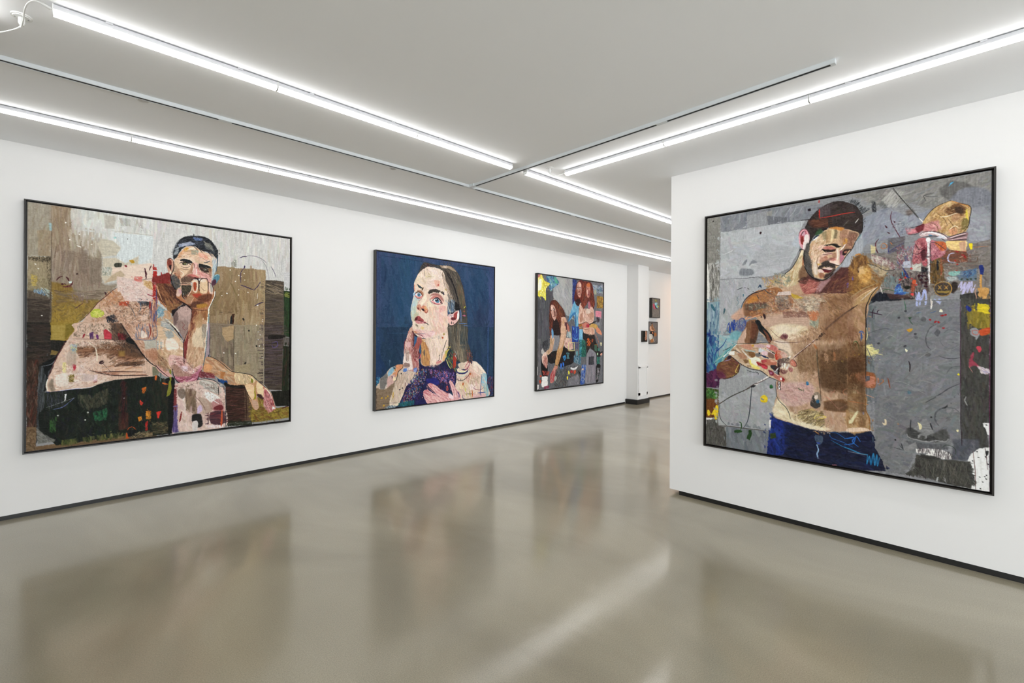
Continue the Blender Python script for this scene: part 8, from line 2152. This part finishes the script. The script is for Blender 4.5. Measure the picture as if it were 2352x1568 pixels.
H 117,36.8,5.43,85,15,0.63,6A4A2C/A88048/5A3A28/C89C58 1045 457 1136 461 1136 546 1051 564
H 140,23.6,5.23,60,60,0.59,8A8680/B8A080/6A7278/A89078/7A5A40 1157 496 1274 553 1244 647 1204 669 1168 627
s A89068,7.16 1035 764 1110 702 1194 662
p D8B888,3,.7 1089 541 1121 531 1131 585 1099 595
s 2A2628,3.65 1209 553 1254 577 1294 574
H 140,29.6,5.61,140,30,0.54,5A3630/8A5A40/7A4A38/9A6E48 924 635 1060 558 1061 708 892 717
H 280,20,4.42,60,40,0.54,8A6A50/C8A07A/A8805C/6A4E38/B89068 712 1008 865 956 925 1021 849 1066 724 1089
H 468,21.5,3.72,85,20,0.5,8A6A50/C0A080/A8845E/7A5E44/D0B498 724 1047 1131 1031 1132 1155 855 1176 748 1206
p 6A4E36,8,.45 1102 1094 1134 1093 1136 1682 1103 1686
P DDC8B0,6,.6 562 1096 641 1108 678 1175 636 1190 593 1144
p 5E4228,14,.38 855 1111 1131 1068 1135 1425 969 1452 862 1423
p 6E5034,12,.3 713 1114 855 1111 856 1306 714 1315
p 4A3220,10,.3 980 1388 1135 1363 1135 1584 1001 1575
P E8D8C0,8,.35 562 1117 654 1142 696 1235 714 1382 667 1398 594 1308
s 4A3828,5.15,.7 841 1137 847 1294 862 1449 867 1526
p 6A4630,12,.35 893 911 1061 821 1062 1063 860 1066
p 6A4630,10,.3 892 736 1061 733 1061 802 925 841'''
S1='''p 827B74 -21 -25 376 -17 386 463 -17 458
H 468,24.6,8.69,85,30,0.54,968E86/6A625E/A09A94/5E5854/8A7A78 -4 -1 358 0 358 435 0 435
P C8506A 48 120 117 136 169 193 144 251 83 227 45 178
s D88A98,11.5 99 136 135 210
P 2A3A3A 117 144 186 177 257 243 204 226 143 202
P 9AD0DC 125 119 185 86 255 109 238 143 274 192 222 214 160 160
H 108,24.6,6.95,60,60,0.72,C8E8F0/6AA0B0/3A5A60/A8C8D0 133 78 272 84 283 209 187 226 134 136
P A8A83A,1 150 25 219 44 219 60 159 61
P B8C040 256 151 326 175 309 192 256 176
H 108,49.5,5.25,90,5,0.63,A8A4A0/5A5450/B8B4B0 16 277 346 276 349 420 17 417'''
S2='''p 7C7674 -27 -13 409 -12 414 499 -32 496
H 468,28.9,8.51,80,40,0.54,8E8A88/645E5E/A09C9A/565054/7A7064 -2 1 380 -1 379 480 -1 480
P 9A6E4E 89 81 156 24 206 96 240 152 308 176 257 200 105 210 38 178 55 113
P D8A888 47 97 105 97 122 161 223 193 214 209 105 201 46 153
s C8A080,12.7 172 96 240 136 274 176
P 232226 71 210 206 201 240 250 206 373 172 381 155 283 62 275
P D8D4CC 12 283 155 283 164 389 37 397
H 108,24.1,6.81,60,60,0.63,E8E4DC/8A9090/B0ACA8 12 283 155 283 164 398 37 397
P C8805A 138 226 189 225 206 258 164 266
P B0703E,1 240 250 308 233 360 274 343 315 257 323
P B07A4A 87 398 206 389 206 456 87 464
s D8D0C4,14.4 223 323 215 398 258 456
s C8C4C0,14.1 21 210 12 291 36 439
H 108,24.1,8.51,60,60,0.54,8A8078/6A7484/A89888 256 7 375 5 377 208 274 209
P 2A1C1A 105 17 147 8 156 32 114 37'''
S3='''p 1B1917 -16 -11 202 -9 204 239 -21 239
H 108,23.2,6.82,80,40,0.54,24211E/141210 -5 -4 88 -3 86 223 -9 223
P C8967C 108 -1 156 0 178 86 178 162 145 215 112 184 113 123 105 56
H 108,23,6.76,85,20,0.54,D8AC90/A8705A/E0BCA0/8A5A48 111 1 175 1 176 177 134 208 110 146
P B07058 93 131 128 124 134 192 98 184
d E0C0A8 5.72 98 139 96 161 105 181
p 5A3A30 122 192 178 177 178 223 134 223'''
painting('framed_painting','large painting of a bare-backed man leaning his chin on his hand',(.900,Y1,.512),0,2.056,2.043,.058,.010,.010,P1,.37,7,EDGE1,(2016,1998))
painting('framed_painting','square painting of a long-haired woman touching her cheek, on deep blue',(3.970,Y1,.510),0,2.058,2.045,.060,.010,.007,P2,.26,7,EDGE2,(2030,1998))
painting('framed_painting','painting of red-haired figures and star balloons, third on the left wall',(7.010,Y1,.508),0,2.022,2.047,.060,.011,.008,P3,.20,7,EDGE1,(1762,1998))
painting('framed_painting','large painting of a shirtless man looking down, on the free-standing right wall',(X1,.830,.514),-PI/2,1.806,2.043,.055,.010,.010,P4,.37,7,EDGE2,(1760,1998))
painting('small_framed_painting','small painting of turquoise and pink shapes, upper of two beyond the pillar',(10.165,Y1,1.896),0,.385,.466,.072,.008,.006,S1,.45,3,EDGE1,(360,436))
painting('small_framed_painting','small painting of a seated figure, lower of two beyond the pillar',(10.078,Y1,1.290),0,.415,.516,.050,.010,.006,S2,.45,3,EDGE1,(380,480))
painting('small_framed_painting','tiny black-framed painting with a strip of flesh colour, hung on the front of the pillar',(9.229,5.175,1.345),0,.196,.242,.045,.006,.004,S3,.6,3,EDGE1,(176,222))
